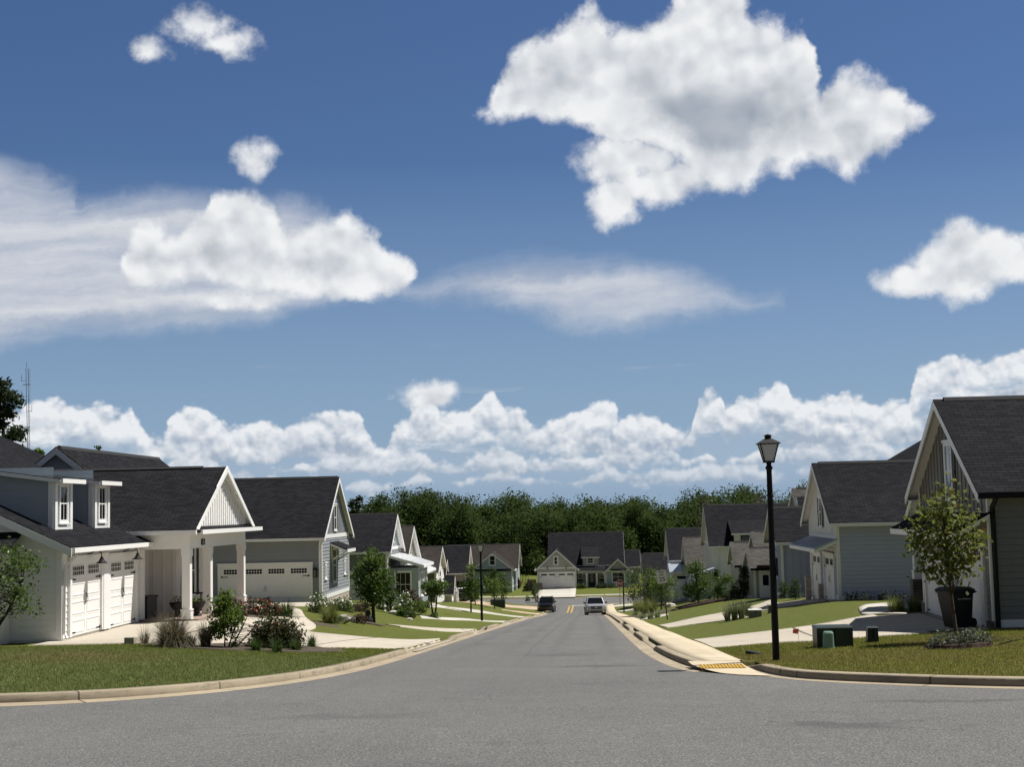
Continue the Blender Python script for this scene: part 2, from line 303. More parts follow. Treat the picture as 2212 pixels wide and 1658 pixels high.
def shingle_mat(name, c1, c2):
    m, k, b, o = new_mat(name); uv = uvnode(k)
    bt = k.n('ShaderNodeTexBrick', offset=.5, squash=1.); k.set(bt.inputs['Vector'], k.vm('ADD', uv, k.vm('SCALE', k.noise(uv, 3., 2, color=True), .02)))
    for nm, v in (('Color1', (*c1, 1)), ('Color2', (*c2, 1)), ('Mortar', (*[q * .35 for q in c1], 1)), ('Scale', 1.), ('Mortar Size', .012),
                  ('Mortar Smooth', .3), ('Bias', .1), ('Brick Width', .34), ('Row Height', .155)): bt.inputs[nm].default_value = v
    c = k.mix(k.math('MULTIPLY', k.rng(k.noise(uv, 130., 3, .7), .4, .8), .4), bt.outputs[0], tuple(q * 1.9 for q in c2))
    c = k.mix(k.rng(k.noise(uv, .35, 5, .6), .35, .75, 0, .35), c, tuple(q * .55 for q in c1))
    _, v, _ = k.xyz(uv)
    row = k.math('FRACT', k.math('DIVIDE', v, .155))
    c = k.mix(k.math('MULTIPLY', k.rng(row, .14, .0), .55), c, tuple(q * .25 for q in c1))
    k.set(b.inputs['Base Color'], c); b.inputs['Roughness'].default_value = .95; b.inputs['Specular IOR Level'].default_value = .06
    bp = k.n('ShaderNodeBump'); bp.inputs['Strength'].default_value = .8; bp.inputs['Distance'].default_value = .02
    k.set(bp.inputs['Height'], k.math('ADD', k.math('SUBTRACT', 1., row), k.math('MULTIPLY', bt.outputs[1], -.4))); k.t.links.new(bp.outputs[0], b.inputs['Normal'])
    return m
def brick_mat(name, c1, c2, mortar, w=.2, h=.072):
    m, k, b, o = new_mat(name); uv = uvnode(k)
    bt = k.n('ShaderNodeTexBrick', offset=.5); k.set(bt.inputs['Vector'], uv)
    for nm, v in (('Color1', (*c1, 1)), ('Color2', (*c2, 1)), ('Mortar', (*mortar, 1)), ('Scale', 1.), ('Mortar Size', .009), ('Brick Width', w), ('Row Height', h), ('Bias', 0.)): bt.inputs[nm].default_value = v
    c = k.mix(k.rng(k.noise(uv, 9., 5, .6), .4, .7, 0, .5), bt.outputs[0], tuple(q * .6 for q in c1))
    k.set(b.inputs['Base Color'], c); b.inputs['Roughness'].default_value = .9
    bp = k.n('ShaderNodeBump'); bp.inputs['Strength'].default_value = .6; bp.inputs['Distance'].default_value = .01; bp.invert = True
    k.set(bp.inputs['Height'], bt.outputs[1]); k.t.links.new(bp.outputs[0], b.inputs['Normal'])
    return m
def leaf_mat(name, c1, c2, c3=None, trans=.35, f3=.15, sc=1.1, spec=.25):
    m = bpy.data.materials.new(name); m.use_nodes = True; k = NT(m.node_tree)
    o = k.n('ShaderNodeOutputMaterial'); ge = k.n('ShaderNodeNewGeometry'); r = ge.outputs['Random Per Island']
    c = k.mix(r if sc > .5 else k.math('MULTIPLY_ADD', k.rng(k.noise(ge.outputs['Position'], .11, 2), .35, .65), .7, k.math('MULTIPLY', r, .3)), c1, c2)
    if c3: c = k.mix(k.math('GREATER_THAN', k.math('FRACT', k.math('MULTIPLY', r, 37.3)), 1 - f3), c, c3)
    c = k.mix(k.rng(k.noise(ge.outputs['Position'], sc, 3), .35, .7, 0, .6), c, tuple(q * .62 for q in c1))
    b = k.n('ShaderNodeBsdfPrincipled'); k.set(b.inputs['Base Color'], c); b.inputs['Roughness'].default_value = .55; b.inputs['Specular IOR Level'].default_value = spec
    t = k.n('ShaderNodeBsdfTranslucent'); k.set(t.inputs[0], k.mix(.5, c, tuple(min(1, q * 1.6) for q in c2)))
    mx = k.n('ShaderNodeMixShader'); mx.inputs[0].default_value = trans
    k.t.links.new(b.outputs[0], mx.inputs[1]); k.t.links.new(t.outputs[0], mx.inputs[2]); k.t.links.new(mx.outputs[0], o.inputs[0])
    return m
MT = dict(
    asphalt=asphalt_mat(),
    walk=concrete_mat('sidewalk_concrete', (.70, .60, .445), (.60, .51, .37), 1.5, 0),
    drive=concrete_mat('driveway_concrete', (.60, .545, .46), (.52, .465, .38), 4.4, 1.),
    drive_white=concrete_mat('new_concrete', (.64, .61, .55), (.56, .53, .47), 5., 1.),
    drive_tan=concrete_mat('tan_concrete', (.60, .46, .33), (.52, .40, .29), 4., 0),
    curb=concrete_mat('curb_concrete', (.44, .38, .28), (.33, .28, .205), 3.1, 0, True),
    gutter=concrete_mat('gutter_concrete', (.48, .405, .295), (.39, .325, .235), 3.1, 0, True),
    lawn=lawn_mat(), blade=lawn_mat('grass_blade', True),
    white=M('white_paint', (.79, .78, .755), .45, .05, 2.), trim=M('white_trim', (.78, .775, .755), .4, .04, 2.),
    soffit=M('soffit_paint', (.66, .655, .63), .5, .05, 2.),
    white_blue_shade=M('white_paint_blue_shade', (.58, .63, .66), .5, .05, 2.),  # white paint with the blue of its shade put into the colour
    grey=M('dark_grey_paint', (.21, .215, .225), .55, .08, 2.), mid_grey=M('mid_grey_paint', (.255, .268, .285), .55, .06, 2.),  # two even grey paints, one darker than the other
    taupe=M('taupe_paint', (.16, .152, .135), .55, .08, 2.), sage=M('sage_paint', (.40, .40, .345), .55, .06, 2.),
    beige=M('beige_paint', (.36, .34, .29), .55, .06, 2.), duck=M('grey_blue_paint', (.36, .42, .43), .5, .06, 2.),
    r1=M('slate_grey_paint', (.175, .18, .175), .55, .08, 2.), r1g=M('brown_grey_paint', (.19, .18, .16), .55, .08, 2.),
    r2=M('light_grey_blue_paint', (.405, .425, .56), .5, .05, 2.),
    char=shingle_mat('charcoal_shingles', (.0075, .0075, .0095), (.019, .0187, .0215)), grey_sh=shingle_mat('weathered_grey_shingles', (.045, .042, .039), (.085, .08, .074)),
    brown_sh=shingle_mat('brown_shingles', (.024, .021, .0185), (.046, .040, .036)),
    ridge=M('ridge_cap', (.020, .020, .022), .9), black=M('black_metal', (.005, .005, .0055), .5, .2, 6., spec=.18),
    shutter=M('black_shutter', (.014, .014, .015), .6), dgrey=M('dark_grey_shutter', (.07, .072, .068), .6),
    glass=M('window_glass', (.006, .007, .008), .06, .3, 1., spec=.35), glass_sky=M('glass_painted_sky', (.10, .12, .14), .05, .3, 1., spec=.8),  # second glass is paler: reflected sky put into its colour
    metal_roof=M('white_metal_roof', (.80, .81, .82), .32, .04, 3., spec=.5), blue_metal=M('galvanised_metal_roof', (.42, .47, .53), .35, .06, 3., metal=.5),
    brick=brick_mat('tumbled_brick', (.36, .27, .22), (.52, .44, .38), (.50, .46, .40)), pbrick=brick_mat('porch_brick', (.20, .13, .10), (.34, .24, .18), (.34, .30, .26)),
    stone=brick_mat('dark_stacked_stone', (.09, .075, .06), (.16, .135, .11), (.05, .045, .04), .35, .11),
    wood=M('dark_timber', (.030, .024, .019), .7, .3, 8.), bark=M('bark', (.10, .078, .058), .9, .4, 9., .6, 30.), dbark=M('dark_bark', (.045, .036, .028), .9, .4, 9., .6, 30.),
    edging=M('weathered_timber', (.42, .38, .31), .85, .3, 9.), fence=M('fence_timber', (.07, .06, .052), .8, .3, 6.),
    mulch=M('bark_mulch', (.052, .028, .02), .95, .6, 14., 1., 40., col2=(.02, .012, .009)), soil=M('bed_soil', (.085, .066, .047), .95, .5, 8., .8, 30.),
    rock=M('pale_rock', (.52, .48, .41), .85, .25, 5., .5, 12.), dkgreen=M('dark_green_steel', (.012, .024, .020), .4, .2, 4., spec=.45), ltgreen=M('pale_green_plastic', (.21, .33, .25), .5, .08, 5.),
    plastic=M('black_plastic', (.010, .010, .011), .5, .2, 5., spec=.35), yellow=M('tactile_yellow', (.50, .32, .06), .8, .4, 12.), ypaint=M('yellow_road_paint', (.46, .29, .07), .85, .35, 9.), wpaint=M('white_road_paint', (.66, .65, .61), .8, .2, 9.),
    red=M('sign_red', (.20, .012, .016), .5), sign=M('sign_white', (.62, .62, .61), .5, .05), ink=M('sign_black', (.012, .012, .012), .5), steel=M('galvanised_steel', (.17, .18, .165), .5, .2, 9., metal=.3),
    frost=M('frosted_glass', (.55, .56, .55), .35, .05), blackpaint=M('black_car_paint', (.006, .006, .008), .18, .1, 2., spec=.5, coat=.6), silver=M('silver_car_paint', (.50, .52, .55), .25, .05, 2., metal=.55, coat=.6),
    tyre=M('tyre_rubber', (.012, .012, .012), .85), chrome=M('chrome', (.6, .6, .62), .15, .05, metal=.9), lamp=M('headlight_glass', (.42, .44, .46), .1, .1, spec=.7), trimblk=M('black_trim', (.012, .012, .013), .5),
    flagred=M('flag_red', (.42, .04, .06), .8), flagwhite=M('flag_white', (.62, .58, .60), .8), flagblue=M('flag_blue', (.03, .05, .16), .8), flame=M('orange_marker', (.55, .10, .05), .6), brown=M('brown_door', (.05, .03, .022), .5),
)
# ---------------------------------------------------------------- object plumbing
ORG = {}
def tag(o, label=None, cat=None, group=None, kind=None):
    for kx, v in (('label', label), ('category', cat), ('group', group), ('kind', kind)):
        if v: o[kx] = v
    return o
def thing(name, label, cat, loc=(0, 0, 0), group=None):
    o = bpy.data.objects.new(name, None); COL.objects.link(o); o.location = loc; o.empty_display_size = .2
    ORG[o.name] = np.array(loc, float); return tag(o, label, cat, group)
def link(name, me, mats, parent=None):
    for m in (mats if isinstance(mats, (list, tuple)) else [mats]): me.materials.append(MT[m] if isinstance(m, str) else m)
    o = bpy.data.objects.new(name, me); COL.objects.link(o)
    if parent is not None: o.parent = parent; ORG[o.name] = ORG[parent.name]
    else: ORG[o.name] = np.zeros(3)
    return o
class MB:
    def __init__(s): s.v = []; s.f = []; s.m = []
    def poly(s, pts, m=0):
        i = len(s.v); s.v += [tuple(map(float, p)) for p in pts]; s.f.append(tuple(range(i, i + len(pts)))); s.m.append(m); return s
    def box(s, x0, x1, y0, y1, z0, z1, m=0):
        return s.hexa([(x0, y0, z0), (x1, y0, z0), (x1, y1, z0), (x0, y1, z0)], [(x0, y0, z1), (x1, y0, z1), (x1, y1, z1), (x0, y1, z1)], m)
    def hexa(s, a, b, m=0):
        n = len(a); i = len(s.v); s.v += [tuple(map(float, p)) for p in list(a) + list(b)]
        s.f.append(tuple(i + j for j in reversed(range(n)))); s.f.append(tuple(i + n + j for j in range(n)))
        for j in range(n): q = (j + 1) % n; s.f.append((i + j, i + q, i + n + q, i + n + j))
        s.m += [m] * (n + 2); return s
    def fbox(s, fc, s0, s1, n0, n1, z0, z1, m=0):          # box in a wall face's own frame
        P = fc.p; a = [P(s0, n0, z0), P(s1, n0, z0), P(s1, n1, z0), P(s0, n1, z0)]; b = [P(s0, n0, z1), P(s1, n0, z1), P(s1, n1, z1), P(s0, n1, z1)]
        return s.hexa(a, b, m)
    def slab(s, pts, t, m=0):                              # flat polygon given thickness t downwards along its normal
        p = [np.array(q, float) for q in pts]; n = np.cross(p[1] - p[0], p[2] - p[0]); n = n / np.linalg.norm(n)
        if n[2] < 0: n = -n
        return s.hexa([q - n * t for q in p], p, m)
    def tube(s, path, rad, sides=8, m=0, cap=True):
        path = [np.array(p, float) for p in path]; rad = [rad] * len(path) if np.isscalar(rad) else rad
        i0 = len(s.v); up = np.array([.13, .31, .94])
        for j, p in enumerate(path):
            d = path[min(j + 1, len(path) - 1)] - path[max(j - 1, 0)]; d = d / (np.linalg.norm(d) + 1e-9)
            a = np.cross(d, up if abs(d @ up) < .95 else np.array([1., 0, 0])); a /= np.linalg.norm(a); b = np.cross(d, a)
            for q in range(sides):
                t = 2 * math.pi * q / sides; s.v.append(tuple(p + rad[j] * (math.cos(t) * a + math.sin(t) * b)))
        for j in range(len(path) - 1):
            for q in range(sides):
                r = (q + 1) % sides; s.f.append((i0 + j * sides + q, i0 + j * sides + r, i0 + (j + 1) * sides + r, i0 + (j + 1) * sides + q)); s.m.append(m)
        if cap:
            s.f.append(tuple(i0 + q for q in range(sides))); s.f.append(tuple(i0 + (len(path) - 1) * sides + q for q in reversed(range(sides)))); s.m += [m, m]
        return s
    def lathe(s, c, prof, sides=14, m=0):                  # profile (r, z) about a vertical axis
        return s.tube([(c[0], c[1], c[2] + z) for _, z in prof], [max(r, 1e-4) for r, _ in prof], sides, m)
    def build(s, name, mats, parent=None, smooth=False):
        me = bpy.data.meshes.new(name); o0 = ORG[parent.name] if parent is not None else 0
        V = np.array(s.v) - o0; me.from_pydata(V.tolist(), [], s.f); me.polygons.foreach_set('material_index', s.m)
        uvl = me.uv_layers.new(name='UVMap'); uv = []
        for f in s.f:
            p0, p1, p2 = (np.array(s.v[f[q]]) for q in (0, 1, 2)); n = np.cross(p1 - p0, p2 - p0); n = n / (np.linalg.norm(n) + 1e-12)
            u = np.array([-n[1], n[0], 0]); l = np.linalg.norm(u); u = u / l if l > 1e-3 else np.array([1., 0, 0]); w = np.cross(n, u)
            for q in f: p = np.array(s.v[q]); uv += [p @ u, p @ w]
        uvl.data.foreach_set('uv', uv)
        if smooth: me.polygons.foreach_set('use_smooth', [True] * len(s.f))
        me.update(); return link(name, me, mats, parent)
def np_mesh(name, V, Fq, mats, parent=None, uv=None, smooth=False, mi=None):
    V = np.asarray(V, float) - (ORG[parent.name] if parent is not None else 0); Fq = np.asarray(Fq, np.int32); n, kk = Fq.shape
    me = bpy.data.meshes.new(name); me.vertices.add(len(V)); me.vertices.foreach_set('co', V.astype(np.float32).ravel())
    me.loops.add(n * kk); me.loops.foreach_set('vertex_index', Fq.ravel()); me.polygons.add(n)
    me.polygons.foreach_set('loop_start', np.arange(0, n * kk, kk, dtype=np.int32)); me.polygons.foreach_set('loop_total', np.full(n, kk, np.int32))
    if mi is not None: me.polygons.foreach_set('material_index', np.asarray(mi, np.int32))
    if uv is not None:
        l = me.uv_layers.new(name='UVMap'); l.data.foreach_set('uv', np.asarray(uv, np.float32)[Fq.ravel()].ravel())
    if smooth: me.polygons.foreach_set('use_smooth', np.ones(n, bool))
    me.update(calc_edges=True); me.validate(); return link(name, me, mats, parent)
def grid_mesh(name, G, UV, mats, parent=None, smooth=True):
    a, b, _ = G.shape; i = np.arange(a * b).reshape(a, b)
    Fq = np.stack([i[:-1, :-1], i[1:, :-1], i[1:, 1:], i[:-1, 1:]], -1).reshape(-1, 4)
    v = G.reshape(-1, 3); q = Fq[0]; n = np.cross(v[q[1]] - v[q[0]], v[q[3]] - v[q[0]])
    if n[2] < 0: Fq = Fq[:, ::-1]
    return np_mesh(name, v, Fq, mats, parent, UV.reshape(-1, 2), smooth)

# ---------------------------------------------------------------- terrain
_y = np.arange(-120, 900, 1.)
_zr = np.interp(_y, [-120, -60, 0, 26.7, 81, 118, 156, 172, 188, 205, 225, 260, 300, 900], [6.5, 3.3, 0, -1.48, -4.87, -7.23, -9.80, -10.6, -10.9, -10.95, -10.5, -9.9, -9.6, -9.4])
_k = np.exp(-.5 * (np.arange(-15, 16) / 5.) ** 2); _zr = np.convolve(np.pad(_zr, 15, mode='edge'), _k / _k.sum(), 'valid')
def zr(Y): return np.interp(Y, _y, _zr)
def smooth_path(pts, step=.4, it=2):
    p = np.array(pts, float)
    for _ in range(it):
        q = .75 * p[:-1] + .25 * p[1:]; w = .25 * p[:-1] + .75 * p[1:]; p = np.vstack([p[:1], np.stack([q, w], 1).reshape(-1, p.shape[1]), p[-1:]])
    s = np.r_[0, np.cumsum(np.linalg.norm(np.diff(p[:, :2], axis=0), axis=1))]; n = max(2, int(s[-1] / step)); t = np.linspace(0, s[-1], n)
    return np.stack([np.interp(t, s, p[:, c]) for c in range(p.shape[1])], 1)
def offset(p, d):
    t = np.gradient(p[:, :2], axis=0); t /= np.linalg.norm(t, axis=1)[:, None] + 1e-9; return p[:, :2] + d * np.stack([-t[:, 1], t[:, 0]], 1)
L_EDGE = smooth_path([(-120, 20.2), (-60, 20.6), (-30, 21.), (-14, 21.45), (-9.17, 21.96), (-7.87, 22.66), (-7.12, 23.5), (-6.46, 24.5), (-5.79, 26.1), (-5.25, 28.4), (-4.97, 31.5), (-4.85, 36),
                      (-4.85, 60), (-4.85, 120), (-4.9, 182), (-5.3, 186), (-7, 188.2), (-12, 189.2), (-30, 189.6), (-120, 190)])
R_EDGE = smooth_path([(120, 20.2), (60, 20.7), (30, 21.1), (12, 21.5), (6.48, 22.15), (5.62, 22.8), (3.97, 24.6), (3.25, 25.8), (2.38, 27.3), (1.80, 29.2), (1.56, 33), (1.42, 38), (1.38, 46),
                      (1.35, 60), (1.33, 120), (1.3, 182), (1.8, 186), (3.5, 188.2), (9, 189.2), (30, 189.6), (120, 190)])
L_BACK = offset(L_EDGE, .58); R_BACK = offset(R_EDGE, -.58)
def side_x(P, Y, far):
    k = int(len(P) * .5); a = np.argmax(P[:, 1] > 100)
    lo, hi = P[:a], P[a:]
    o1 = np.argsort(lo[:, 1]); return np.interp(Y, np.r_[lo[o1, 1], hi[np.argsort(hi[:, 1]), 1]], np.r_[lo[o1, 0], hi[np.argsort(hi[:, 1]), 0]])
def xl(Y): return side_x(L_BACK, Y, 0)
def xr(Y): return side_x(R_BACK, Y, 0)
ZL = ([19, 22, 30, 38, 56, 64, 73, 84, 92, 103, 112, 127, 148, 165, 180, 188, 200], [-.90, -1.02, -1.32, -1.74, -1.92, -2.45, -2.95, -3.45, -4.1, -4.95, -5.35, -6.4, -7.7, -8.7, -9.7, -10.4, -10.8])
ZR = ([19, 22, 28, 38, 48, 57, 63, 73, 86, 100, 125, 140, 165, 180, 188, 200], [-.90, -1.02, -1.25, -1.80, -2.02, -2.36, -2.64, -3.15, -3.85, -4.75, -6.3, -7.3, -9.0, -9.9, -10.4, -10.8])
def _ramp(t):
    t = np.clip(t, 0, 1); return .55 * t + .45 * t * t * (3 - 2 * t)
def zt(X, Y):
    X = np.asarray(X, float); Y = np.asarray(Y, float); r = zr(Y); L = xl(Y); Q = xr(Y)
    lo = r + .11
    hl = lo + (np.interp(Y, *ZL) - lo) * _ramp((L - X) / np.maximum(6., L + 12.6))
    hr = lo + (np.interp(Y, *ZR) - lo) * _ramp((X - Q - 1.2) / np.maximum(6., 9.6 - Q))
    z = np.where(X < L, hl, np.where(X > Q, hr, r))
    und = .05 * np.sin(X * .31 + Y * .17) * np.sin(X * .13 - Y * .29)
    z = z + np.where((X < L) | (X > Q), und * np.clip(np.maximum(L - X, X - Q) / 3, 0, 1), 0)
    z = np.where((Y < 20.6) | ((Y > 189.3) & (Y < 203)), r, z)
    return np.where(Y >= 203, r + .12 + .03 * np.sin(X * .2), z)
_ys = np.concatenate([np.arange(6, 60, .02), np.arange(60, 420, .06)])
def at(x, y, lift=0.):
    d = ray(x, y); X = d[0] / d[1] * _ys; Z = EYE + d[2] / d[1] * _ys; i = np.argmax(Z < zt(X, _ys) + lift)
    return np.array([X[i], _ys[i], float(zt(X[i], _ys[i])) + lift])
def onY(x, y, Y): d = ray(x, y); return EYEP + d * (Y / d[1])
def onX(x, y, X): d = ray(x, y); return EYEP + d * (X / d[0])
def K(zx, zy, rx, ry, k): return (rx + zx * k) / 1.6022, (ry + zy * k) / 1.6022
# ---------------------------------------------------------------- ground sheets
def struct(o, label=None, cat=None): o['kind'] = 'structure'; return o
def xk(Y): return max(float(xr(Y)), float(np.interp(Y, [20, 21.6, 22, 23.3, 24.8, 25.8, 27, 30.4, 30.5], [90, 14, 8.3, 5.6, 4.0, 3.55, 3.42, 3.36, 0])))
def sheet(name, rows, x0f, x1f, ncol, zf, mat, label=None, pw=1., skirt=0):
    G = []; U = []
    for Y in rows:
        a, b = float(x0f(Y)), float(x1f(Y)); t = np.linspace(0, 1, ncol) ** pw; X = a + (b - a) * t; Z = zf(X, np.full_like(X, Y))
        if skirt: X = np.r_[X[0], X]; Z = np.r_[Z[0] - skirt, Z]
        G.append(np.stack([X, np.full_like(X, Y), Z], 1)); U.append(np.stack([X, np.full_like(X, Y)], 1))
    return struct(grid_mesh(name, np.array(G), np.array(U), mat))
rows = np.r_[np.arange(-60, 0, 4), np.arange(0, 40, .5), np.arange(40, 190, 2), np.arange(190, 207, 1)]
wide = lambda Y: Y < 37 or Y > 181
sheet('road', rows, lambda Y: -110 if wide(Y) else -5.6, lambda Y: 110 if wide(Y) else 2.1, 61,
      lambda X, Y: zr(Y) + np.where((Y > 40) & (Y < 180), .05 * np.clip(1 - ((X + 1.75) / 3.1) ** 2, 0, 1), 0), 'asphalt')
lr = np.r_[np.arange(20.4, 30, .25), np.arange(30, 60, .5), np.arange(60, 190, 1), 189.2]
sheet('lawn', lr, xl, lambda Y: -95, 60, lambda X, Y: zt(X - .001, Y), 'lawn', pw=2.2, skirt=.4)
sheet('lawn', lr, xk, lambda Y: 95, 60, lambda X, Y: zt(X + .001, Y), 'lawn', pw=2.2, skirt=.4)
sheet('lawn', np.r_[np.arange(203.6, 230, 1), np.arange(230, 320, 5), np.arange(320, 900, 40)], lambda Y: -300, lambda Y: 300, 80,
      lambda X, Y: np.where(Y > 203.2, zt(X, np.maximum(Y, 203.1)) + np.where(Y > 232, np.clip((Y - 232) / 30, 0, 1) * .9 * np.clip((-X - 6) / 8, 0, 1), 0), 0), 'lawn')

def curb(path, sgn, hfun, name='kerb', gut=.36, h=.115):
    p = smooth_path(path, .3, 0); s = np.r_[0, np.cumsum(np.linalg.norm(np.diff(p, axis=0), axis=1))]
    hh = np.array([hfun(x, y) for x, y in p]) * h
    prof = [(-.02, lambda q: .004 + 0 * q), (gut, lambda q: .012 + 0 * q), (gut + .008, lambda q: q + .008), (gut + .035, lambda q: q + .022), (gut + .22, lambda q: q + .025), (gut + .235, lambda q: q * 0 - .12)]
    G = []; U = []; acc = 0; last = (0, 0)
    for o, zf in prof:
        xy = offset(p, sgn * o); z0 = zr(p[:, 1]); z = z0 + zf(hh); acc += math.hypot(o - last[0], .05); last = (o, 0)
        G.append(np.stack([xy[:, 0], xy[:, 1], z], 1)); U.append(np.stack([np.full(len(s), acc), s], 1))
    G = np.array(G); U = np.array(U)
    o1 = struct(grid_mesh('gutter', G[:2], U[:2], 'gutter', smooth=False)); o2 = struct(grid_mesh(name, G[1:], U[1:], 'curb', smooth=False))
    return o2
def openings(iv, lo=.12, ramp=1.2):
    def f(x, y):
        if y > 183.5 or y < 20: return 1.
        v = 1.
        for a, b in iv:
            if a - ramp < y < b + ramp: v = min(v, lo + (1 - lo) * max(0, (a - y), (y - b)) / ramp)
        return v
    return f
# where drives meet the street: pairs of picture points on the kerb line, near to far
def Yat(px, py): return at(px, py)[1]
LO = [(Yat(890, 1411), Yat(985, 1384)), (Yat(1043, 1369), Yat(1060, 1363)), (Yat(1086, 1353), Yat(1100, 1349)), (Yat(1121, 1341), Yat(1128, 1339)), (Yat(1145, 1334), Yat(1152, 1331))]
RO = [(Yat(1381, 1388), Yat(1405, 1404)), (Yat(1343, 1365), Yat(1356, 1372)), (Yat(1325, 1349), Yat(1333, 1355))]
RO = [tuple(sorted(v)) for v in RO]; LO = [tuple(sorted(v)) for v in LO]
curb(L_EDGE[L_EDGE[:, 0] > -70], 1, openings(LO))
rp = R_EDGE[(R_EDGE[:, 0] < 70)]
main = rp[(rp[:, 1] > 28.2)]; corner = rp[(rp[:, 1] <= 28.4) & (rp[:, 1] < 100)]
_o = openings(RO)
curb(main, -1, lambda x, y: _o(x, y) * min(1, max(.05, (y - 28.9) / 1.3)))
cor = smooth_path([(70, 20.6), (30, 21.05), (12, 21.5), (7.5, 22.05), (6.0, 22.75), (4.45, 24.2), (3.62, 25.3), (3.28, 26.3), (3.12, 27.4), (3.05, 28.6), (3.0, 30.2)])
curb(cor, -1, lambda x, y: min(1, max(.03, (30.0 - y) / 1.6)), gut=.22)
curb(smooth_path([(-120, 203), (-9, 203), (0, 203), (120, 203)], it=0), 1, lambda x, y: .1 if -8.6 < x < -1.2 else 1., gut=.3)

def strip(A, B, mat, lift=.035, n=40, m=7, name='driveway', px=True, thick=.12, label=None):
    a = np.array([at(*q) for q in A]) if px else np.array(A, float); b = np.array([at(*q) for q in B]) if px else np.array(B, float)
    if px and a[-1, 0] < -3 and a[-1, 0] > -9: a[-1, 0] = max(a[-1, 0], -5.12); b[-1, 0] = max(b[-1, 0], -5.12)
    def rs(p):
        p = smooth_path(p[:, :2], .2, 2) if len(p) > 2 else p[:, :2]
        s = np.r_[0, np.cumsum(np.linalg.norm(np.diff(p, axis=0), axis=1))]; t = np.linspace(0, s[-1], n); return np.stack([np.interp(t, s, p[:, c]) for c in (0, 1)], 1), t
    (a, sa), (b, sb) = rs(a), rs(b)
    t = np.linspace(0, 1, m)[:, None, None]; XY = a[None] * (1 - t) + b[None] * t; Z = zt(XY[..., 0], XY[..., 1]) + lift
    top = np.concatenate([XY, Z[..., None]], 2); dn = np.array([0, 0, thick])
    G = np.concatenate([top[:1] - dn, top, top[-1:] - dn]); v = .5 * (sa + sb)
    w = np.linalg.norm(a - b, axis=1).mean(); U = np.stack([np.broadcast_to(np.linspace(0, w, m + 2)[:, None], (m + 2, n)), np.broadcast_to(v[None], (m + 2, n))], 2)
    return struct(grid_mesh(name, G, U, mat, smooth=False))
sw = np.r_[30.1, np.arange(31, 186, .75)]
strip([(float(xr(y)) + .015, y) for y in sw], [(3.12 - min(1, max(0, (y - 40) / 40)) * .1, y) for y in sw], 'walk', .03, 240, 4, 'sidewalk', False)
# ramp from the walk down to the corner, with its tactile plate
def ramp():
    a = [(2.0, 30.1), (2.05, 29.2), (2.35, 28.0), (2.75, 27.2)]; b = [(3.06, 30.1), (3.06, 29.2), (3.16, 28.0), (3.3, 26.6)]
    A = smooth_path(a, .2, 1); B = smooth_path(b, .2, 1); n = 24; t = np.linspace(0, 1, n)
    A = np.stack([np.interp(t, np.linspace(0, 1, len(A)), A[:, c]) for c in (0, 1)], 1); B = np.stack([np.interp(t, np.linspace(0, 1, len(B)), B[:, c]) for c in (0, 1)], 1)
    G = []; U = []
    for s in np.linspace(0, 1, 5):
        p = A * (1 - s) + B * s; z = zr(p[:, 1]) + .014 + .125 * np.clip((p[:, 1] - 27.6) / 2.4, 0, 1) ** 1.1
        G.append(np.column_stack([p, z])); U.append(np.column_stack([np.full(n, s), p[:, 1] - 20]))
    struct(grid_mesh('kerb_ramp', np.array(G), np.array(U), 'walk', smooth=False))
    m = MB(); x0, x1, y0, y1 = 2.16, 3.04, 28.55, 29.2; z = lambda y: zr(y) + .014 + .125 * max(0, (y - 27.6) / 2.4) ** 1.1
    m.hexa([(x0, y0, z(y0) - .01), (x1, y0, z(y0) - .01), (x1, y1, z(y1) - .01), (x0, y1, z(y1) - .01)], [(x0, y0, z(y0) + .014), (x1, y0, z(y0) + .014), (x1, y1, z(y1) + .014), (x0, y1, z(y1) + .014)])
    for i in range(13):
        for j in range(9):
            x, y = x0 + .04 + i * .0665, y0 + .045 + j * .07; m.lathe((x, y, z(y) + .013), [(.022, 0), (.014, .012), (.001, .013)], 6)
    tag(m.build('tactile_plate', 'yellow'), 'yellow tactile warning plate set in the sidewalk ramp at the corner', 'tactile plate')
ramp()
# left-hand drives and paths
K4 = lambda a, b: K(a, b, 950, 1900, 500 / 2072); KC = lambda a, b: K(a, b, 1200, 1650, 650 / 1959); K2 = lambda a, b: K(a, b, 600, 1550, 800 / 1658)
KF = lambda a, b: K(a, b, 2650, 1450, 650 / 1134); KE = lambda a, b: K(a, b, 2250, 1600, 600 / 1658); KI = lambda a, b: K(a, b, 2150, 1850, 350 / 1658); KD = lambda a, b: K(a, b, 1750, 1650, 650 / 1959)
def at2(px): p = at(*px); return (p[0], p[1])
e1 = [at2(q) for q in [K4(430, 1205), K4(1100, 1260), K4(1650, 1305), K4(2072, 1320)]]; e2 = [at2(q) for q in [K4(690, 1440), K4(1200, 1437), K4(1700, 1455), K4(1900, 1485)]]
strip([(-9.9, 47.8)] + e1 + [(-5.1, LO[0][1])], [(-10.2, 38.2)] + e2 + [(-5.1, LO[0][0])], 'drive', .03, 60, 14, px=False)
strip([(-15.3, 47.2), (-12, 47.7), (-10.0, 47.75)], [(-15.3, 38.5), (-12.0, 38.3), (-10.1, 38.2)], 'drive', .036, 30, 14, px=False)
strip([(-13.3, 57.8), (-11.6, 57.2), (-10.6, 53.0), (-9.4, 49.6), (-9.2, 46)], [(-13.3, 47.6), (-12.8, 47.0), (-12.2, 46.6), (-11.6, 46.2), (-11.0, 46)], 'drive', .04, 40, 10, px=False, name='path')
strip([(-20.5, 75.9), (-15.2, 75.9), (-13.3, 75.9)], [(-20.5, 66), (-15.2, 65.0), (-12.4, 67.2)], 'drive', .04, 30, 10, px=False)
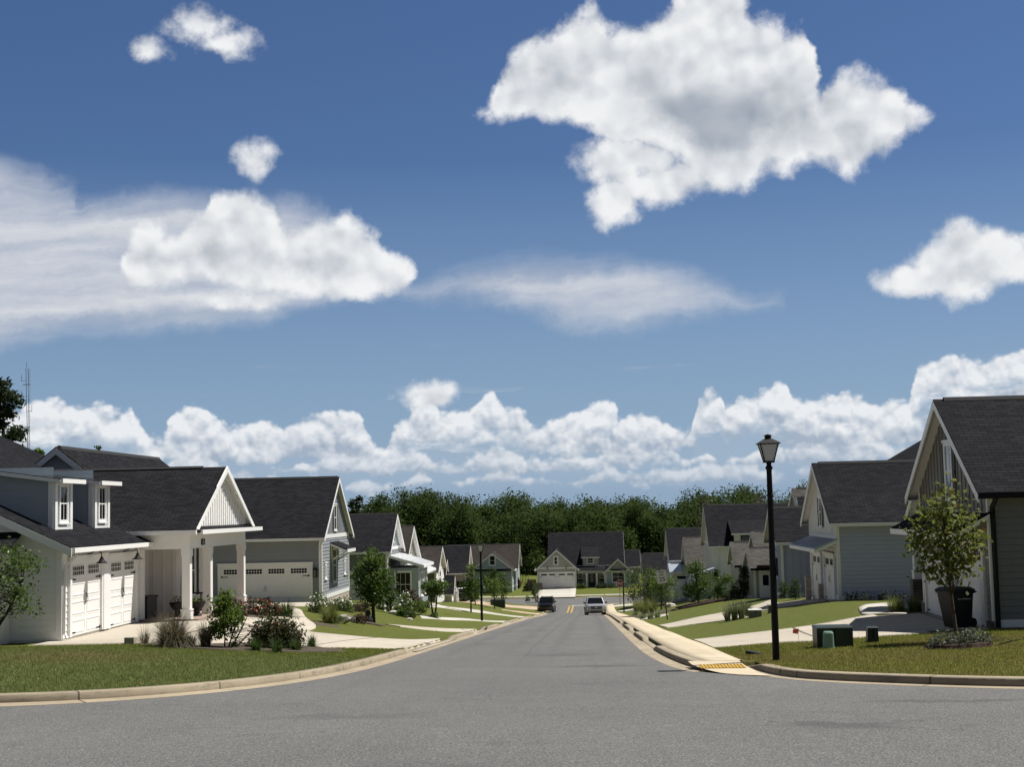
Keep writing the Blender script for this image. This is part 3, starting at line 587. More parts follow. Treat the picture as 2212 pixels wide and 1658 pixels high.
strip([KC(400, 1549), KC(800, 1578), KC(1250, 1597), KC(1370, 1600)], [KC(560, 1572), KC(800, 1603), KC(1150, 1628), KC(1330, 1640)], 'drive', .03, name='path')
strip([KC(760, 1458), KC(970, 1474), KC(1400, 1503), KC(1660, 1506)], [KC(780, 1484), KC(960, 1494), KC(1400, 1512), KC(1640, 1530)], 'drive_white', .03)
strip([KC(815, 1320), KC(960, 1337), KC(1000, 1360), KC(1400, 1403), KC(1820, 1460)], [KC(850, 1366), KC(920, 1368), KC(1000, 1373), KC(1400, 1424), KC(1790, 1472)], 'drive_white', .03)
strip([KC(1105, 1287), KC(1400, 1318), KC(1700, 1338), KC(1958, 1352)], [KC(1160, 1312), KC(1400, 1342), KC(1700, 1362), KC(1955, 1376)], 'drive_tan', .03)
strip([KC(1602, 1388), KC(1760, 1403), KC(1915, 1412)], [KC(1622, 1397), KC(1760, 1416), KC(1900, 1428)], 'drive_tan', .03, name='path')
# right-hand drives and paths
strip([(1497, 1384), (1580, 1374), KF(0, 1290), KF(300, 1250), KF(500, 1213), KF(640, 1185), (11.2, 47.4)][:-1] + [], [(1541, 1402), (1600, 1397), KF(0, 1363), KF(280, 1350), KF(620, 1322), KF(1000, 1300)], 'drive', .03, 60, 12)
strip([at2(KF(560, 1200)), (8.6, 47.8), (11.1, 47.6)], [at2(KF(560, 1330)), (8.4, 40.2), (11.1, 40.0)], 'drive', .034, 30, 12, px=False)
strip([KF(585, 1188), KF(565, 1165), KF(560, 1140), KF(640, 1122), KF(800, 1114)], [KF(860, 1186), KF(820, 1172), KF(785, 1152), KF(830, 1125), KF(880, 1114)], 'drive_white', .04, 40, 8, name='path')
strip([KE(80, 1568), KE(300, 1518), KE(480, 1484), KE(700, 1443), KE(1000, 1380), KE(1160, 1322)], [KE(165, 1590), KE(340, 1568), KE(590, 1538), KE(760, 1515), KE(1010, 1478), KE(1225, 1350)], 'drive', .03, 50, 10)
strip([(7.2, 71.5), (9.5, 71.8), (11.1, 71.8)], [(7.0, 64.6), (9.5, 64.3), (11.1, 64.2)], 'drive', .034, 20, 8, px=False)
strip([KI(215, 1398), KI(480, 1360), KI(760, 1310)], [KI(330, 1408), KI(520, 1383), KI(775, 1326)], 'drive_white', .03, name='path')
strip([KD(1112, 1347), KD(1200, 1340), KD(1325, 1327)], [KD(1130, 1364), KD(1220, 1358), KD(1330, 1352)], 'drive_white', .03)
strip([KD(1165, 1410), KD(1240, 1398), KD(1330, 1380)], [KD(1190, 1416), KD(1250, 1410), KD(1335, 1402)], 'drive_white', .03, name='path')
strip([(-7.75, 203.1), (-7.75, 210), (-7.75, 220.2)], [(-2.0, 203.1), (-2.0, 210), (-2.0, 220.2)], 'drive_white', .05, 20, 8, px=False)
strip([(-80, 205.6), (-8, 205.6)], [(-80, 206.9), (-8, 206.9)], 'drive_white', .05, 60, 3, 'sidewalk', False)
strip([(-1.9, 205.6), (80, 205.6)], [(-1.9, 206.9), (80, 206.9)], 'drive_white', .05, 60, 3, 'sidewalk', False)
strip([(2.2, 185.4), (4.4, 187.6)], [(1.6, 187.6), (4.4, 189.2)], 'drive_white', .03, 8, 4, 'sidewalk', False)
# painted lines at the far stop
def paint(x0, x1, y0, y1, mat, nm, lab):
    m = MB(); ys = np.linspace(y0, y1, 14)
    for a, b in zip(ys[:-1], ys[1:]):
        za, zb = (float(zr(q)) + .062 for q in (a, b)); m.poly([(x0, a, za), (x1, a, za), (x1, b, zb), (x0, b, zb)])
    o = m.build(nm, mat); o['kind'] = 'structure'
_cl = at(*KD(690, 1308))[0]
paint(_cl - .27, _cl - .07, 163, 185, 'ypaint', 'road_marking', ''); paint(_cl + .17, _cl + .37, 163, 185, 'ypaint', 'road_marking', '')
paint(_cl + .1, 1.0, 185.0, 185.6, 'wpaint', 'road_marking', '')
# blades over the two near lawns
def blades(name, x0, x1, y0, y1, n, hgt, dens=None):
    X = rng.uniform(x0, x1, n); Y = rng.uniform(y0, y1, n)
    keep = (X < xl(Y) - .02) if x1 < 0 else (X > xr(Y) + .02) & (X > np.interp(Y, [20, 21.6, 22, 23.3, 24.8, 25.8, 27, 30.4, 30.6], [90, 14, 8.3, 5.6, 4.0, 3.55, 3.42, 3.36, 0]))
    X, Y = X[keep], Y[keep]
    # keep the drives and beds clear
    for poly in CLEAR:
        p = np.array(poly); ins = np.zeros(len(X), bool); j = len(p) - 1
        for i in range(len(p)):
            c = ((p[i, 1] > Y) != (p[j, 1] > Y)) & (X < (p[j, 0] - p[i, 0]) * (Y - p[i, 1]) / (p[j, 1] - p[i, 1] + 1e-12) + p[i, 0]); ins ^= c; j = i
        X, Y = X[~ins], Y[~ins]
    n = len(X); Z = zt(X, Y); a = rng.uniform(0, 2 * np.pi, n); h = hgt * rng.uniform(.45, 1.25, n); w = rng.uniform(.006, .014, n); l = rng.uniform(0, .75, n) * h; b = rng.uniform(0, 2 * np.pi, n)
    A = np.stack([X - w * np.cos(a), Y - w * np.sin(a), Z - .01], 1); B = np.stack([X + w * np.cos(a), Y + w * np.sin(a), Z - .01], 1); T = np.stack([X + l * np.cos(b), Y + l * np.sin(b), Z + h], 1)
    V = np.stack([A, B, T], 1).reshape(-1, 3); o = np_mesh(name, V, np.arange(3 * n).reshape(-1, 3), 'blade')
    return tag(o, kind='stuff')
CLEAR = [[(-9.9, 47.8)] + e1 + [(-5.2, LO[0][1]), (-5.2, LO[0][0])] + e2[::-1] + [(-10.2, 38.2), (-15.3, 38.5), (-15.3, 47.2)],
         [at2(q) for q in [(1497, 1384), (1580, 1374), KF(0, 1290), KF(300, 1250), KF(500, 1213), KF(640, 1185)]] + [(11.1, 47.6), (11.1, 40)] + [at2(q) for q in [KF(1000, 1300), KF(620, 1322), KF(280, 1350), KF(0, 1363), (1600, 1397), (1541, 1402)]],
         [(1.8, 26), (3.05, 27.4), (3.12, 31), (3.12, 62), (1.5, 62)], [(-40, 36.9), (-15.2, 38.4), (-15.2, 47.6), (-13.4, 58), (-40, 60)], [(10.9, 39.7), (40, 39.7), (40, 62), (10.9, 60)]]
# ---------------------------------------------------------------- house kit
class Face:
    def __init__(s, o, d, n): s.o = np.array([*o, 0.]); s.d = np.array([*d, 0.]); s.n = np.array([*n, 0.])
    def p(s, a, b, z): q = s.o + s.d * a + s.n * b; return (q[0], q[1], z)
def S_(x0, y): return Face((x0, y), (1, 0), (0, -1))       # faces the camera end of the street
def E_(x, y0): return Face((x, y0), (0, 1), (1, 0))
def W_(x, y0): return Face((x, y0), (0, 1), (-1, 0))
def N_(x0, y): return Face((x0, y), (1, 0), (0, 1))
def lap(m, fc, L, z0, ze, zr_=None, c=.185, mi=0):
    top = zr_ if zr_ else ze; z = z0
    def lim(q):
        if zr_ is None or q <= ze: return 0., L
        h = L / 2 * (q - ze) / (zr_ - ze); return h, L - h
    while z < top - 1e-3:
        z2 = min(z + c, top)
        if z < ze < z2: z2 = ze
        a0, a1 = lim(z); b0, b1 = lim(z2); P = fc.p
        zg = z + .016
        m.poly([P(a0, .026, zg), P(a1, .026, zg), P(b1, .004, z2), P(b0, .004, z2)], mi)
        m.poly([P(a0, -.001, zg), P(a1, -.001, zg), P(a1, .026, zg), P(a0, .026, zg)], mi); z = z2
def flat(m, fc, L, z0, ze, zr_=None, mi=0, n=.004):
    P = fc.p
    m.poly([P(0, n, z0), P(L, n, z0), P(L, n, ze)] + ([P(L / 2, n, zr_)] if zr_ else []) + [P(0, n, ze)], mi)
def batten(m, fc, L, z0, ze, zr_=None, sp=.40, mi=0):
    flat(m, fc, L, z0, ze, zr_, mi); s = sp / 2
    while s < L - .03:
        zt_ = ze if zr_ is None else ze + (zr_ - ze) * (1 - abs(s - L / 2) / (L / 2))
        if zt_ - z0 > .05: m.fbox(fc, s - .025, s + .025, .004, .030, z0, zt_ - .03, mi)
        s += sp
SID = {'lap': lap, 'batten': batten, 'flat': flat}
def wing(t, x0, x1, y0, y1, zb, ze, zk, axis='x', wall='white', roof='char', sid='lap', gab=None, gsid='batten', oh=.42, rk=.35, gut=True, trim='trim', ends=(1, 1), sof='soffit', guts='trim', corner=True, split=None):
    """one gabled volume: walls, roof with ridge cap, soffit, rake boards, gutters, corner boards, each a part of thing t"""
    gab = gab or wall; m = MB(); g = MB(); tr = MB()
    if axis == 'x': F_e = [(S_(x0, y0), x1 - x0), (N_(x0, y1), x1 - x0)]; F_g = [(W_(x0, y0), y1 - y0, ends[0]), (E_(x1, y0), y1 - y0, ends[1])]
    else: F_e = [(W_(x0, y0), y1 - y0), (E_(x1, y0), y1 - y0)]; F_g = [(S_(x0, y0), x1 - x0, ends[0]), (N_(x0, y1), x1 - x0, ends[1])]
    half = F_g[0][1] / 2; tan = (zk - ze) / half; cs = 1 / math.sqrt(1 + tan * tan)
    m.box(x0 + .002, x1 - .002, y0 + .002, y1 - .002, zb - .6, ze)
    for f, L in F_e: SID[sid](m, f, L, zb, ze)
    for f, L, e in F_g:
        sz = split or ze; g = MB()
        SID[sid](m, f, L, zb, sz)
        if gsid == 'batten' : batten(g, f, L, sz, ze, zk) if sz < ze else batten(g, f, L, ze, ze, zk)
        else: SID[gsid](g, f, L, ze, ze + 1e-4, zk)
        g.poly([f.p(0, -.01, ze), f.p(L, -.01, ze), f.p(half, -.01, zk)]); g.build('gable_wall', gab, t)
        if e: tr = MB(); tr.fbox(f, 0, L, .0, .035, sz - .11, sz + .11); tr.build('frieze_board', trim, t)
    if corner:
        for f, L in F_e + [(a, b) for a, b, _ in F_g]:
            tr = MB(); tr.fbox(f, -.03, .11, .0, .034, zb, ze); tr.fbox(f, L - .11, L + .03, .0, .034, zb, ze)
            tr.fbox(f, .111, L - .111, .0, .034, zb - .02, zb + .20); tr.build('trim', trim, t)
    m.build('wall', wall, t)
    th = .10; r = MB(); so = MB(); rb = MB(); gt = MB(); rc = MB()
    e0, e1 = rk if ends[0] else -.02, rk if ends[1] else -.02
    f0, L0 = F_e[0]; f1, L1 = F_e[1]; up = th / cs
    for f, L in F_e:
        A = [f.p(-e0, oh, ze - oh * tan + up), f.p(L + e1, oh, ze - oh * tan + up), f.p(L + e1, -half, zk + up), f.p(-e0, -half, zk + up)]
        r.slab(A, th)
        so.slab([f.p(-e0 + .015, oh - .015, ze - oh * tan - .002), f.p(L + e1 - .015, oh - .015, ze - oh * tan - .002), f.p(L + e1 - .015, -half, zk - .002), f.p(-e0 + .015, -half, zk - .002)], .02)
        if gut: gt.fbox(f, -e0 + .0, L + e1 - .0, oh - .035, oh + .085, ze - oh * tan - .05, ze - oh * tan + up * .75)
        so.fbox(f, 0 - e0 + .02, L + e1 - .02, 0.03, oh - .04, ze - oh * tan - .055, ze - oh * tan - .03)
        for s, e in ((-e0, e0), (L + e1, e1)):
            if e > 0:
                sg = -1 if s < 0 else 1; a, b = sorted((s - sg * .03, s + sg * .012))
                q0, q1 = oh + .01, -half; z0, z1 = ze - oh * tan, zk
                pts = lambda ss: [f.p(ss, q0, z0 - .16), f.p(ss, q0, z0 + up * .62), f.p(ss, q1, z1 + up * .62), f.p(ss, q1, z1 - .17)]
                rb = MB(); rb.hexa(pts(a), pts(b)); rb.build('rake_board', trim, t)
    o = r.build('roof', roof, t); mid = f0.p(0, -half, zk + up)
    rc.hexa([f0.p(-e0 + .3, -half - .14, zk + up - .14 * tan + .02), f0.p(L0 + e1 - .1, -half - .14, zk + up - .14 * tan + .02), f0.p(L0 + e1 - .1, -half + .14, zk + up - .14 * tan + .02), f0.p(-e0 + .3, -half + .14, zk + up - .14 * tan + .02)],
            [f0.p(-e0 + .3, -half - .03, zk + up + .055), f0.p(L0 + e1 - .1, -half - .03, zk + up + .055), f0.p(L0 + e1 - .1, -half + .03, zk + up + .055), f0.p(-e0 + .3, -half + .03, zk + up + .055)])
    rc.build('ridge_cap', 'ridge', o); so.build('soffit', sof, t)
    if gut: gt.build('gutter', guts, t)
def pent(t, fc, s0, s1, z_in, z_out, out, mat, fascia='trim', th=.07, name='awning', ribs=0):
    m = MB(); P = fc.p; m.slab([P(s0, out, z_out + th), P(s1, out, z_out + th), P(s1, -.02, z_in + th), P(s0, -.02, z_in + th)], th * .6)
    if ribs:
        for i in range(ribs + 1):
            s = s0 + (s1 - s0) * i / ribs
            m.hexa([P(s - .015, out, z_out + th), P(s + .015, out, z_out + th), P(s + .015, 0, z_in + th), P(s - .015, 0, z_in + th)], [P(s - .015, out, z_out + th + .03), P(s + .015, out, z_out + th + .03), P(s + .015, 0, z_in + th + .03), P(s - .015, 0, z_in + th + .03)])
    o = m.build(name, mat, t); f = MB()
    f.fbox(fc, s0, s1, out - .03, out + .02, z_out - .10, z_out + th * .8)
    for a, b in ((s0 + .002, s0 + .035), (s1 - .035, s1 - .002)):
        f.hexa([P(a, 0, z_in - .10), P(b, 0, z_in - .10), P(b, out - .03, z_out - .10), P(a, out - .03, z_out - .10)], [P(a, 0, z_in + th * .3), P(b, 0, z_in + th * .3), P(b, out - .03, z_out + th * .3), P(a, out - .03, z_out + th * .3)])
    f.slab([P(s0 + .03, out - .03, z_out - .02), P(s1 - .03, out - .03, z_out - .02), P(s1 - .03, 0, z_in - .02), P(s0 + .03, 0, z_in - .02)], .02)
    f.build('fascia', fascia, o); return o
def brackets(t, fc, ss, z_in, z_out, out, mat='trim'):
    for s in ss:
        m = MB(); P = fc.p
        m.fbox(fc, s - .04, s + .04, 0, .09, z_out - .62, z_in - .08)
        m.hexa([P(s - .04, .05, z_out - .60), P(s + .04, .05, z_out - .60), P(s + .04, out - .14, z_out - .12), P(s - .04, out - .14, z_out - .12)], [P(s - .04, .05, z_out - .48), P(s + .04, .05, z_out - .48), P(s + .04, out - .14, z_out - .02), P(s - .04, out - .14, z_out - .02)])
        m.build('bracket', mat, t)
def window(t, fc, s, z, w, h, cols=1, sash=2, fr=.085, trim='trim', glass='glass', shut=None, sw=.32, sill=True, n0=.02, name='window'):
    """s, z: lower left of the glazed opening"""
    m = MB()
    m.fbox(fc, s - fr, s, 0, .055, z - fr, z + h + fr); m.fbox(fc, s + w, s + w + fr, 0, .055, z - fr, z + h + fr)
    m.fbox(fc, s, s + w, 0, .055, z + h, z + h + fr * 1.35); m.fbox(fc, s, s + w, 0, .055, z - fr, z)
    m.fbox(fc, s - fr - .03, s + w + fr + .03, .055, .085, z + h + fr, z + h + fr * 1.6)
    if sill: m.fbox(fc, s - fr - .03, s + w + fr + .03, .0, .09, z - fr - .04, z - fr + .01)
    for i in range(1, sash): m.fbox(fc, s, s + w, n0, n0 + .025, z + h * i / sash - .022, z + h * i / sash + .022)
    for j in range(1, cols): m.fbox(fc, s + w * j / cols - .012, s + w * j / cols + .012, n0, n0 + .02, z, z + h)
    for a, b in ((s, s + .03), (s + w - .03, s + w)): m.fbox(fc, a, b, n0, n0 + .022, z, z + h)
    o = m.build(name, trim, t); p = MB(); p.fbox(fc, s + .001, s + w - .001, .021, n0 + .008, z + .001, z + h - .001); p.build('pane', glass, o)
    if shut:
        for a in (s - fr - sw, s + w + fr):
            q = MB(); q.fbox(fc, a, a + sw, .021, .045, z - .06, z + h + .06)
            for zz in (z + .02, z + h * .45, z + h - .1): q.fbox(fc, a + .03, a + sw - .03, .045, .062, zz, zz + .09)
            q.fbox(fc, a + sw / 2 - .008, a + sw / 2 + .008, .045, .055, z - .06, z + h + .06); q.build('shutter', shut, t)
    return o
def gdoor(t, fc, s, w, z, h, groups=2, cols=6, rows=2, dcol='white', trim='trim', wz=.36, sections=4, pcols=None, casing=.15, depth=.10, hinges=True, handle='curl', wh=.26):
    P = fc.p; c = MB()
    c.fbox(fc, s - casing, s, 0, depth, z, z + h + casing); c.fbox(fc, s + w, s + w + casing, 0, depth, z, z + h + casing); c.fbox(fc, s - .001, s + w + .001, 0, depth, z + h, z + h + casing)
    c.fbox(fc, s - casing - .03, s + w + casing + .03, depth, depth + .035, z + h + casing - .04, z + h + casing + .03)
    c.build('door_frame', trim, t)
    d = MB(); d.fbox(fc, s, s + w, .021, .034, z, z + h); sh = h / sections; pc = pcols or groups
    for i in range(sections):
        d.fbox(fc, s, s + w, .034, .040, z + i * sh + .012, z + (i + 1) * sh - .004)
        if i < sections - 1:
            for j in range(pc):
                a = s + w * j / pc + .09; b = s + w * (j + 1) / pc - .09; q0, q1 = z + i * sh + .09, z + (i + 1) * sh - .09
                for e in (d.fbox(fc, a, b, .040, .050, q1 - .03, q1), d.fbox(fc, a, b, .040, .050, q0, q0 + .03), d.fbox(fc, a, a + .03, .040, .050, q0 + .03, q1 - .03), d.fbox(fc, b - .03, b, .040, .050, q0 + .03, q1 - .03)): pass
    o = d.build('garage_door', dcol, t)
    for j in range(groups):
        a = s + w * j / groups + w / groups * .14; b = s + w * (j + 1) / groups - w / groups * .14; zb = z + h - sh * .5 - wh / 2; m = MB()
        m.fbox(fc, a, b, .040, .046, zb, zb + wh); 
        wd = m.build('garage_window', 'glass', o); m = MB()
        if cols > 1:
            for q in range(cols + 1): x = a + (b - a) * q / cols; m.fbox(fc, x - .009, x + .009, .046, .056, zb - .014, zb + wh + .014)
            for q in range(rows + 1): y = zb + wh * q / rows; m.fbox(fc, a, b, .046, .055, y - .010, y + .010)
        else: m.fbox(fc, a - .02, b + .02, .040, .05, zb - .02, zb); m.fbox(fc, a - .02, b + .02, .040, .05, zb + wh, zb + wh + .02)
        m.build('muntin', dcol, o)
    if handle:
        for k, a in enumerate((s + w / 2 - .05, s + w / 2 + .05)):
            m = MB(); sg = -1 if k == 0 else 1; zc = z + h * .42
            m.tube([P(a, .05, zc), P(a + sg * .02, .085, zc + .07), P(a, .09, zc + .14), P(a - sg * .02, .085, zc + .21), P(a, .05, zc + .28)], .009, 6); m.build('handle', 'black', o)
    if hinges:
        for zz in (z + h * .76, z + .10):
            for a, b in ((s + .03, s + .42), (s + w - .42, s + w - .03)) :
                m = MB(); m.fbox(fc, a, b, .041, .052, zz - .018, zz + .018)
                e = a if a < s + w / 2 else b - .09; m.fbox(fc, e, e + .09, .0521, .056, zz - .045, zz + .045); m.build('hinge', 'black', o)
    return o
def column(t, x, y, z0, z1, w=.26, mat='trim', base=.32, cap=.26):
    m = MB(); m.box(x - w / 2, x + w / 2, y - w / 2, y + w / 2, z0 + base, z1 - cap); e = .03
    m.box(x - w / 2 - e, x + w / 2 + e, y - w / 2 - e, y + w / 2 + e, z0, z0 + base); m.box(x - w / 2 - e * .8, x + w / 2 + e * .8, y - w / 2 - e * .8, y + w / 2 + e * .8, z1 - cap, z1)
    m.box(x - w / 2 - e - .015, x + w / 2 + e + .015, y - w / 2 - e - .015, y + w / 2 + e + .015, z0 + base - .03, z0 + base + .012)
    return m.build('column', mat, t)
def gooseneck(t, fc, s, z, k=1.):
    m = MB(); P = fc.p; m.fbox(fc, s - .05, s + .05, 0, .03, z - .07, z + .07)
    m.tube([P(s, .03, z), P(s, .16 * k, z + .02), P(s, .30 * k, z + .10), P(s, .44 * k, z + .11), P(s, .53 * k, z + .03), P(s, .55 * k, z - .08)], .016, 7)
    q = P(s, .55 * k, z - .08); m.lathe(q, [(.03, .0), (.045, -.04), (.07, -.10), (.10, -.14), (.17, -.19), (.175, -.205)], 14)
    return m.build('barn_lamp', 'black', t, smooth=False)
def lantern(t, fc, s, z, h=.5, w=.2):
    m = MB(); P = fc.p
    for a in (s, s + w - .02): 
        for b in (.06, .06 + w - .02): m.fbox(fc, a, a + .02, b, b + .02, z, z + h * .8)
    m.fbox(fc, s - .02, s + w + .02, .04, .06 + w + .02, z + h * .8, z + h * .86); m.fbox(fc, s + .04, s + w - .04, .08, w + .02, z + h * .86, z + h); m.fbox(fc, s, s + w, .06, .06 + w, z - .02, z); m.fbox(fc, s + .05, s + w - .05, 0, .06, z + h * .5, z + h * .7)
    o = m.build('wall_lantern', 'black', t); g = MB(); g.fbox(fc, s + .022, s + w - .022, .082, .06 + w - .022, z + .002, z + h * .79); g.build('pane', 'glass_sky', o)
def downspout(t, pts, mat='trim', w=.045):
    m = MB(); m.tube(pts, w, 4); m.build('downspout', mat, t)
def shed_dormer(t, fc, s0, s1, back, z0, z1, rise, wall, roof='char', side=None, oh=.25):
    """front plane on fc at n=0, going back into the roof"""
    m = MB(); P = fc.p; sd = MB()
    flat(m, Face(P(s0, 0, 0)[:2], fc.d[:2], fc.n[:2]), s1 - s0, z0, z1); m.poly([P(s1, 0, z0), P(s1, -back, z0), P(s1, -back, z1 + rise), P(s1, 0, z1)])
    sd.poly([P(s0, -.001, z0), P(s0, -back, z0), P(s0, -back, z1 + rise), P(s0, -.001, z1)])  # side material darkens this cheek, its shade put into the colour
    m.build('dormer_wall', wall, t); sd.build('dormer_cheek', side or wall, t)
    k = rise / back; r = MB(); r.slab([P(s0 - oh, oh, z1 - k * oh + .12), P(s1 + oh, oh, z1 - k * oh + .12), P(s1 + oh, -back, z1 + rise + .12), P(s0 - oh, -back, z1 + rise + .12)], .09)
    r.build('dormer_roof', roof, t); f = MB(); f.fbox(fc, s0 - oh, s1 + oh, oh - .02, oh + .05, z1 - k * oh - .06, z1 - k * oh + .10); f.build('dormer_fascia', 'trim', t)

# ================================================================ white house in front on the left
def white_house():
    t = thing('house', 'white lap sided house with two single garage doors and a brick porch, nearest left', 'house', (-18, 46, -1.75))
    X, Y0, zb = -15., 40.08, -1.72; tan = .466; ze = .95
    f = S_(-24, Y0); e = E_(X, Y0)
    # garage wing: east slope roof, ridge beyond the frame
    m = MB(); m.box(-24, X - .002, Y0 + .002, 47.5, zb - .6, ze); m.hexa([(-24, Y0 + .002, ze), (X - .01, Y0 + .002, ze), (-24, Y0 + .002, ze + tan * 8.95)], [(-24, Y0 + .4, ze), (X - .01, Y0 + .4, ze), (-24, Y0 + .4, ze + tan * 8.95)])
    zk = ze + tan * (24 - 15)
    lapz = zb
    while lapz < 4.0:
        z2 = lapz + .185; lim = lambda z: (24 - 15.) if z <= ze else 9 - (z - ze) / tan
        P = f.p; zg = lapz + .016; m.poly([P(0, .026, zg), P(lim(zg), .026, zg), P(lim(z2), .004, z2), P(0, .004, z2)]); m.poly([P(0, -.001, zg), P(lim(zg), -.001, zg), P(lim(zg), .026, zg), P(0, .026, zg)]); lapz = z2
    lap(m, e, 7.45, zb, ze); m.build('wall', 'white', t)
    th = .10; r = MB(); up = .11; oh, rk = .40, .30; zo = ze - oh * tan
    zk2 = ze + tan * 13; r.slab([(X + oh, Y0 - rk, zo + up), (X + oh, 48.05, zo + up), (-28, 48.05, zk2 + up), (-28, Y0 - rk, zk2 + up)], th); r.slab([(-15.6, 48.051, ze + tan * .6 + up), (-15.6, 56.6, ze + tan * .6 + up), (-28, 56.6, zk2 + up), (-28, 48.051, zk2 + up)], th); r.build('garage_roof', 'char', t)
    so = MB(); so.slab([(X + oh - .02, Y0 - rk + .02, zo - .002), (X + oh - .02, 48.0, zo - .002), (-24, 48.0, zk - .002), (-24, Y0 - rk + .02, zk - .002)], .02); so.build('soffit', 'soffit', t)
    rb = MB(); pts = lambda y: [(X + oh + .01, y, zo - .16), (X + oh + .01, y, zo + .075), (-24, y, zk + .075), (-24, y, zk - .17)]
    rb.hexa(pts(Y0 - rk - .012), pts(Y0 - rk + .03)); rb.build('rake_board', 'trim', t)
    g = MB(); g.box(X + oh - .03, X + oh + .09, Y0 - rk + .05, 48.0, zo - .05, zo + .085); g.build('gutter', 'trim', t)
    tr = MB(); tr.fbox(e, -.03, .13, 0, .034, zb, ze - .2); tr.fbox(f, 8.87, 9.03, 0, .034, zb, ze - .05); tr.fbox(f, 7.6, 7.75, 0, .034, zb, .75); tr.fbox(e, 0, 7.45, 0, .05, .62, ze); tr.fbox(e, 7.0, 7.45, 0, .08, zb, .62); tr.fbox(e, 3.28, 3.75, 0, .12, zb, .62)
    tr.fbox(f, 0, 9, 0, .028, zb - .02, zb + .22); tr.build('trim', 'trim', t)
    gdoor(t, e, .62, 2.55, zb + .01, 2.14, 2, 6, 2, pcols=2, wh=.27)
    gdoor(t, e, 3.95, 2.58, zb - .02, 2.14, 2, 6, 2, pcols=2, wh=.27)
    gooseneck(t, e, 2.05, .62, .85); gooseneck(t, e, 5.45, .62, .85)
    downspout(t, [(X + oh, Y0 + .25, zo), (X + oh - .05, Y0 + .22, zo - .15), (X + .10, Y0 + .08, zo - .42), (X + .08, Y0 + .06, zo - .6), (X + .08, Y0 + .06, zb + .15), (X + .22, Y0 - .05, zb + .02)])
    lr_ = MB(); lr_.slab([(-24, Y0 - 1.0, .84), (-16.14, Y0 - 1.0, .84), (-16.14, Y0, 1.35), (-24, Y0, 1.35)], .06); o = lr_.build('side_roof', 'char', t)
    lg = MB(); lg.box(-24, -16.1, Y0 - 1.1, Y0 - .98, .74, .84); lg.build('side_gutter', 'trim', o); bo = MB(); bo.box(-24, -16.48, Y0 - .55, Y0 + .01, zb - .3, .78); bo.build('side_bay', 'white', t)
    # dormers
    for ya in (41.35, 44.75):
        y1 = ya + 1.42; xd = -15.72; z0 = ze + tan * (-15 - xd) - .05; fd = E_(xd, ya); w = MB(); back = 2.4 if ya < 43 else 1.6
        flat(w, fd, y1 - ya, z0, 2.86)
        fs = Face((xd, ya), (-1, 0), (0, -1)); q = z0
        while q < 3.2:
            q2 = q + .22; lo = lambda z: max(0, (z - (ze + tan * .72)) / tan)
            P = fs.p; w.poly([P(0, .018, q), P(min(back, lo(q)) if q > z0 else .01, .018, q), P(min(back, lo(q2)), .002, q2), P(0, .002, q2)])
            w.poly([P(0, .0, q), P(back, 0, q), P(back, .018, q), P(0, .018, q)]) if q > 2.4 else w.poly([P(0, .018, q), P(back, .018, q), P(back, .002, q2), P(0, .002, q2)])
            w.poly([P(0, .018, q), P(back, .018, q), P(back, .002, q2), P(0, .002, q2)]); q = q2
        w.build('dormer_wall', 'white_blue_shade', t)
        d = MB()
        for s0, s1 in ((0, .19), (1.23, 1.42)): d.fbox(fd, s0, s1, 0, .06, z0 + .03, 2.86)
        d.fbox(fd, .19, 1.23, 0, .05, z0 + .03, z0 + .22); d.fbox(fd, .19, 1.23, 0, .05, 2.68, 2.86); fs2 = Face((xd, ya), (-1, 0), (0, -1)); d.fbox(fs2, 0, .15, 0, .03, z0 + .05, 2.86); d.build('dormer_trim', 'trim', t)
        window(t, fd, .46, 1.66, .55, .98, 2, 2, .1)
        rr = MB(); bk = 3.6 if ya < 43 else 2.2; zbk = 2.86 + .144 * (bk + .28); rr.slab([(xd + .28, ya - .12, 2.86), (xd + .28, y1 + .30, 2.86), (xd - bk, y1 + .12, zbk), (xd - bk, ya - .12, zbk)], .10); rr.build('dormer_roof', 'char', t)
        fr = MB(); fr.box(xd + .262, xd + .33, ya - .12, y1 + .40, 2.74, 2.87); fr.hexa([(xd + .26, ya - .15, 2.74), (xd + .26, ya - .11, 2.74), (xd - bk, ya - .11, zbk - .13), (xd - bk, ya - .15, zbk - .13)], [(xd + .26, ya - .15, 2.84), (xd + .26, ya - .11, 2.84), (xd - bk, ya - .11, zbk - .02), (xd - bk, ya - .15, zbk - .02)]); fr.build('dormer_fascia', 'trim', t)
    # main body slope and the rear upper gable
    mw = MB(); mw.box(-24, -16.6, 48.1, 56.2, zb - .3, 1.2); mw.build('main_wall', 'white', t)
    wing(t, -22.6, -17.4, 53.3, 65.4, 1.2, 2.25, 4.30, 'y', 'mid_grey', 'char', 'lap', gab='white_blue_shade', gsid='flat', corner=False, rk=.5)
    # porch: cross gable over a hipped edge
    Xp, ys, yn, zf = -13.3, 47.2, 55.0, -1.74
    fl = MB(); fl.box(-15.9, Xp + .25, ys + .05, yn + .2, zf - .55, zf - .052); fl.build('porch_base', 'pbrick', t)
    fl = MB(); fl.box(-15.9, Xp + .28, ys + .02, yn + .22, zf - .05, zf); fl.build('porch_floor', 'pbrick', t)
    for y in (47.38, 50.0, 54.88): column(t, Xp - .14, y, zf, .61, .27)
    bm = MB(); bm.box(-15.9, Xp, ys, ys + .28, .60, 1.10); bm.box(Xp - .28, Xp, ys + .282, yn, .60, 1.10); bm.build('porch_beam', 'white', t)
    sf = MB(); sf.box(-16.2, Xp + .34, ys - .34, yn + .8, 1.102, 1.13); sf.build('porch_soffit', 'soffit', t)
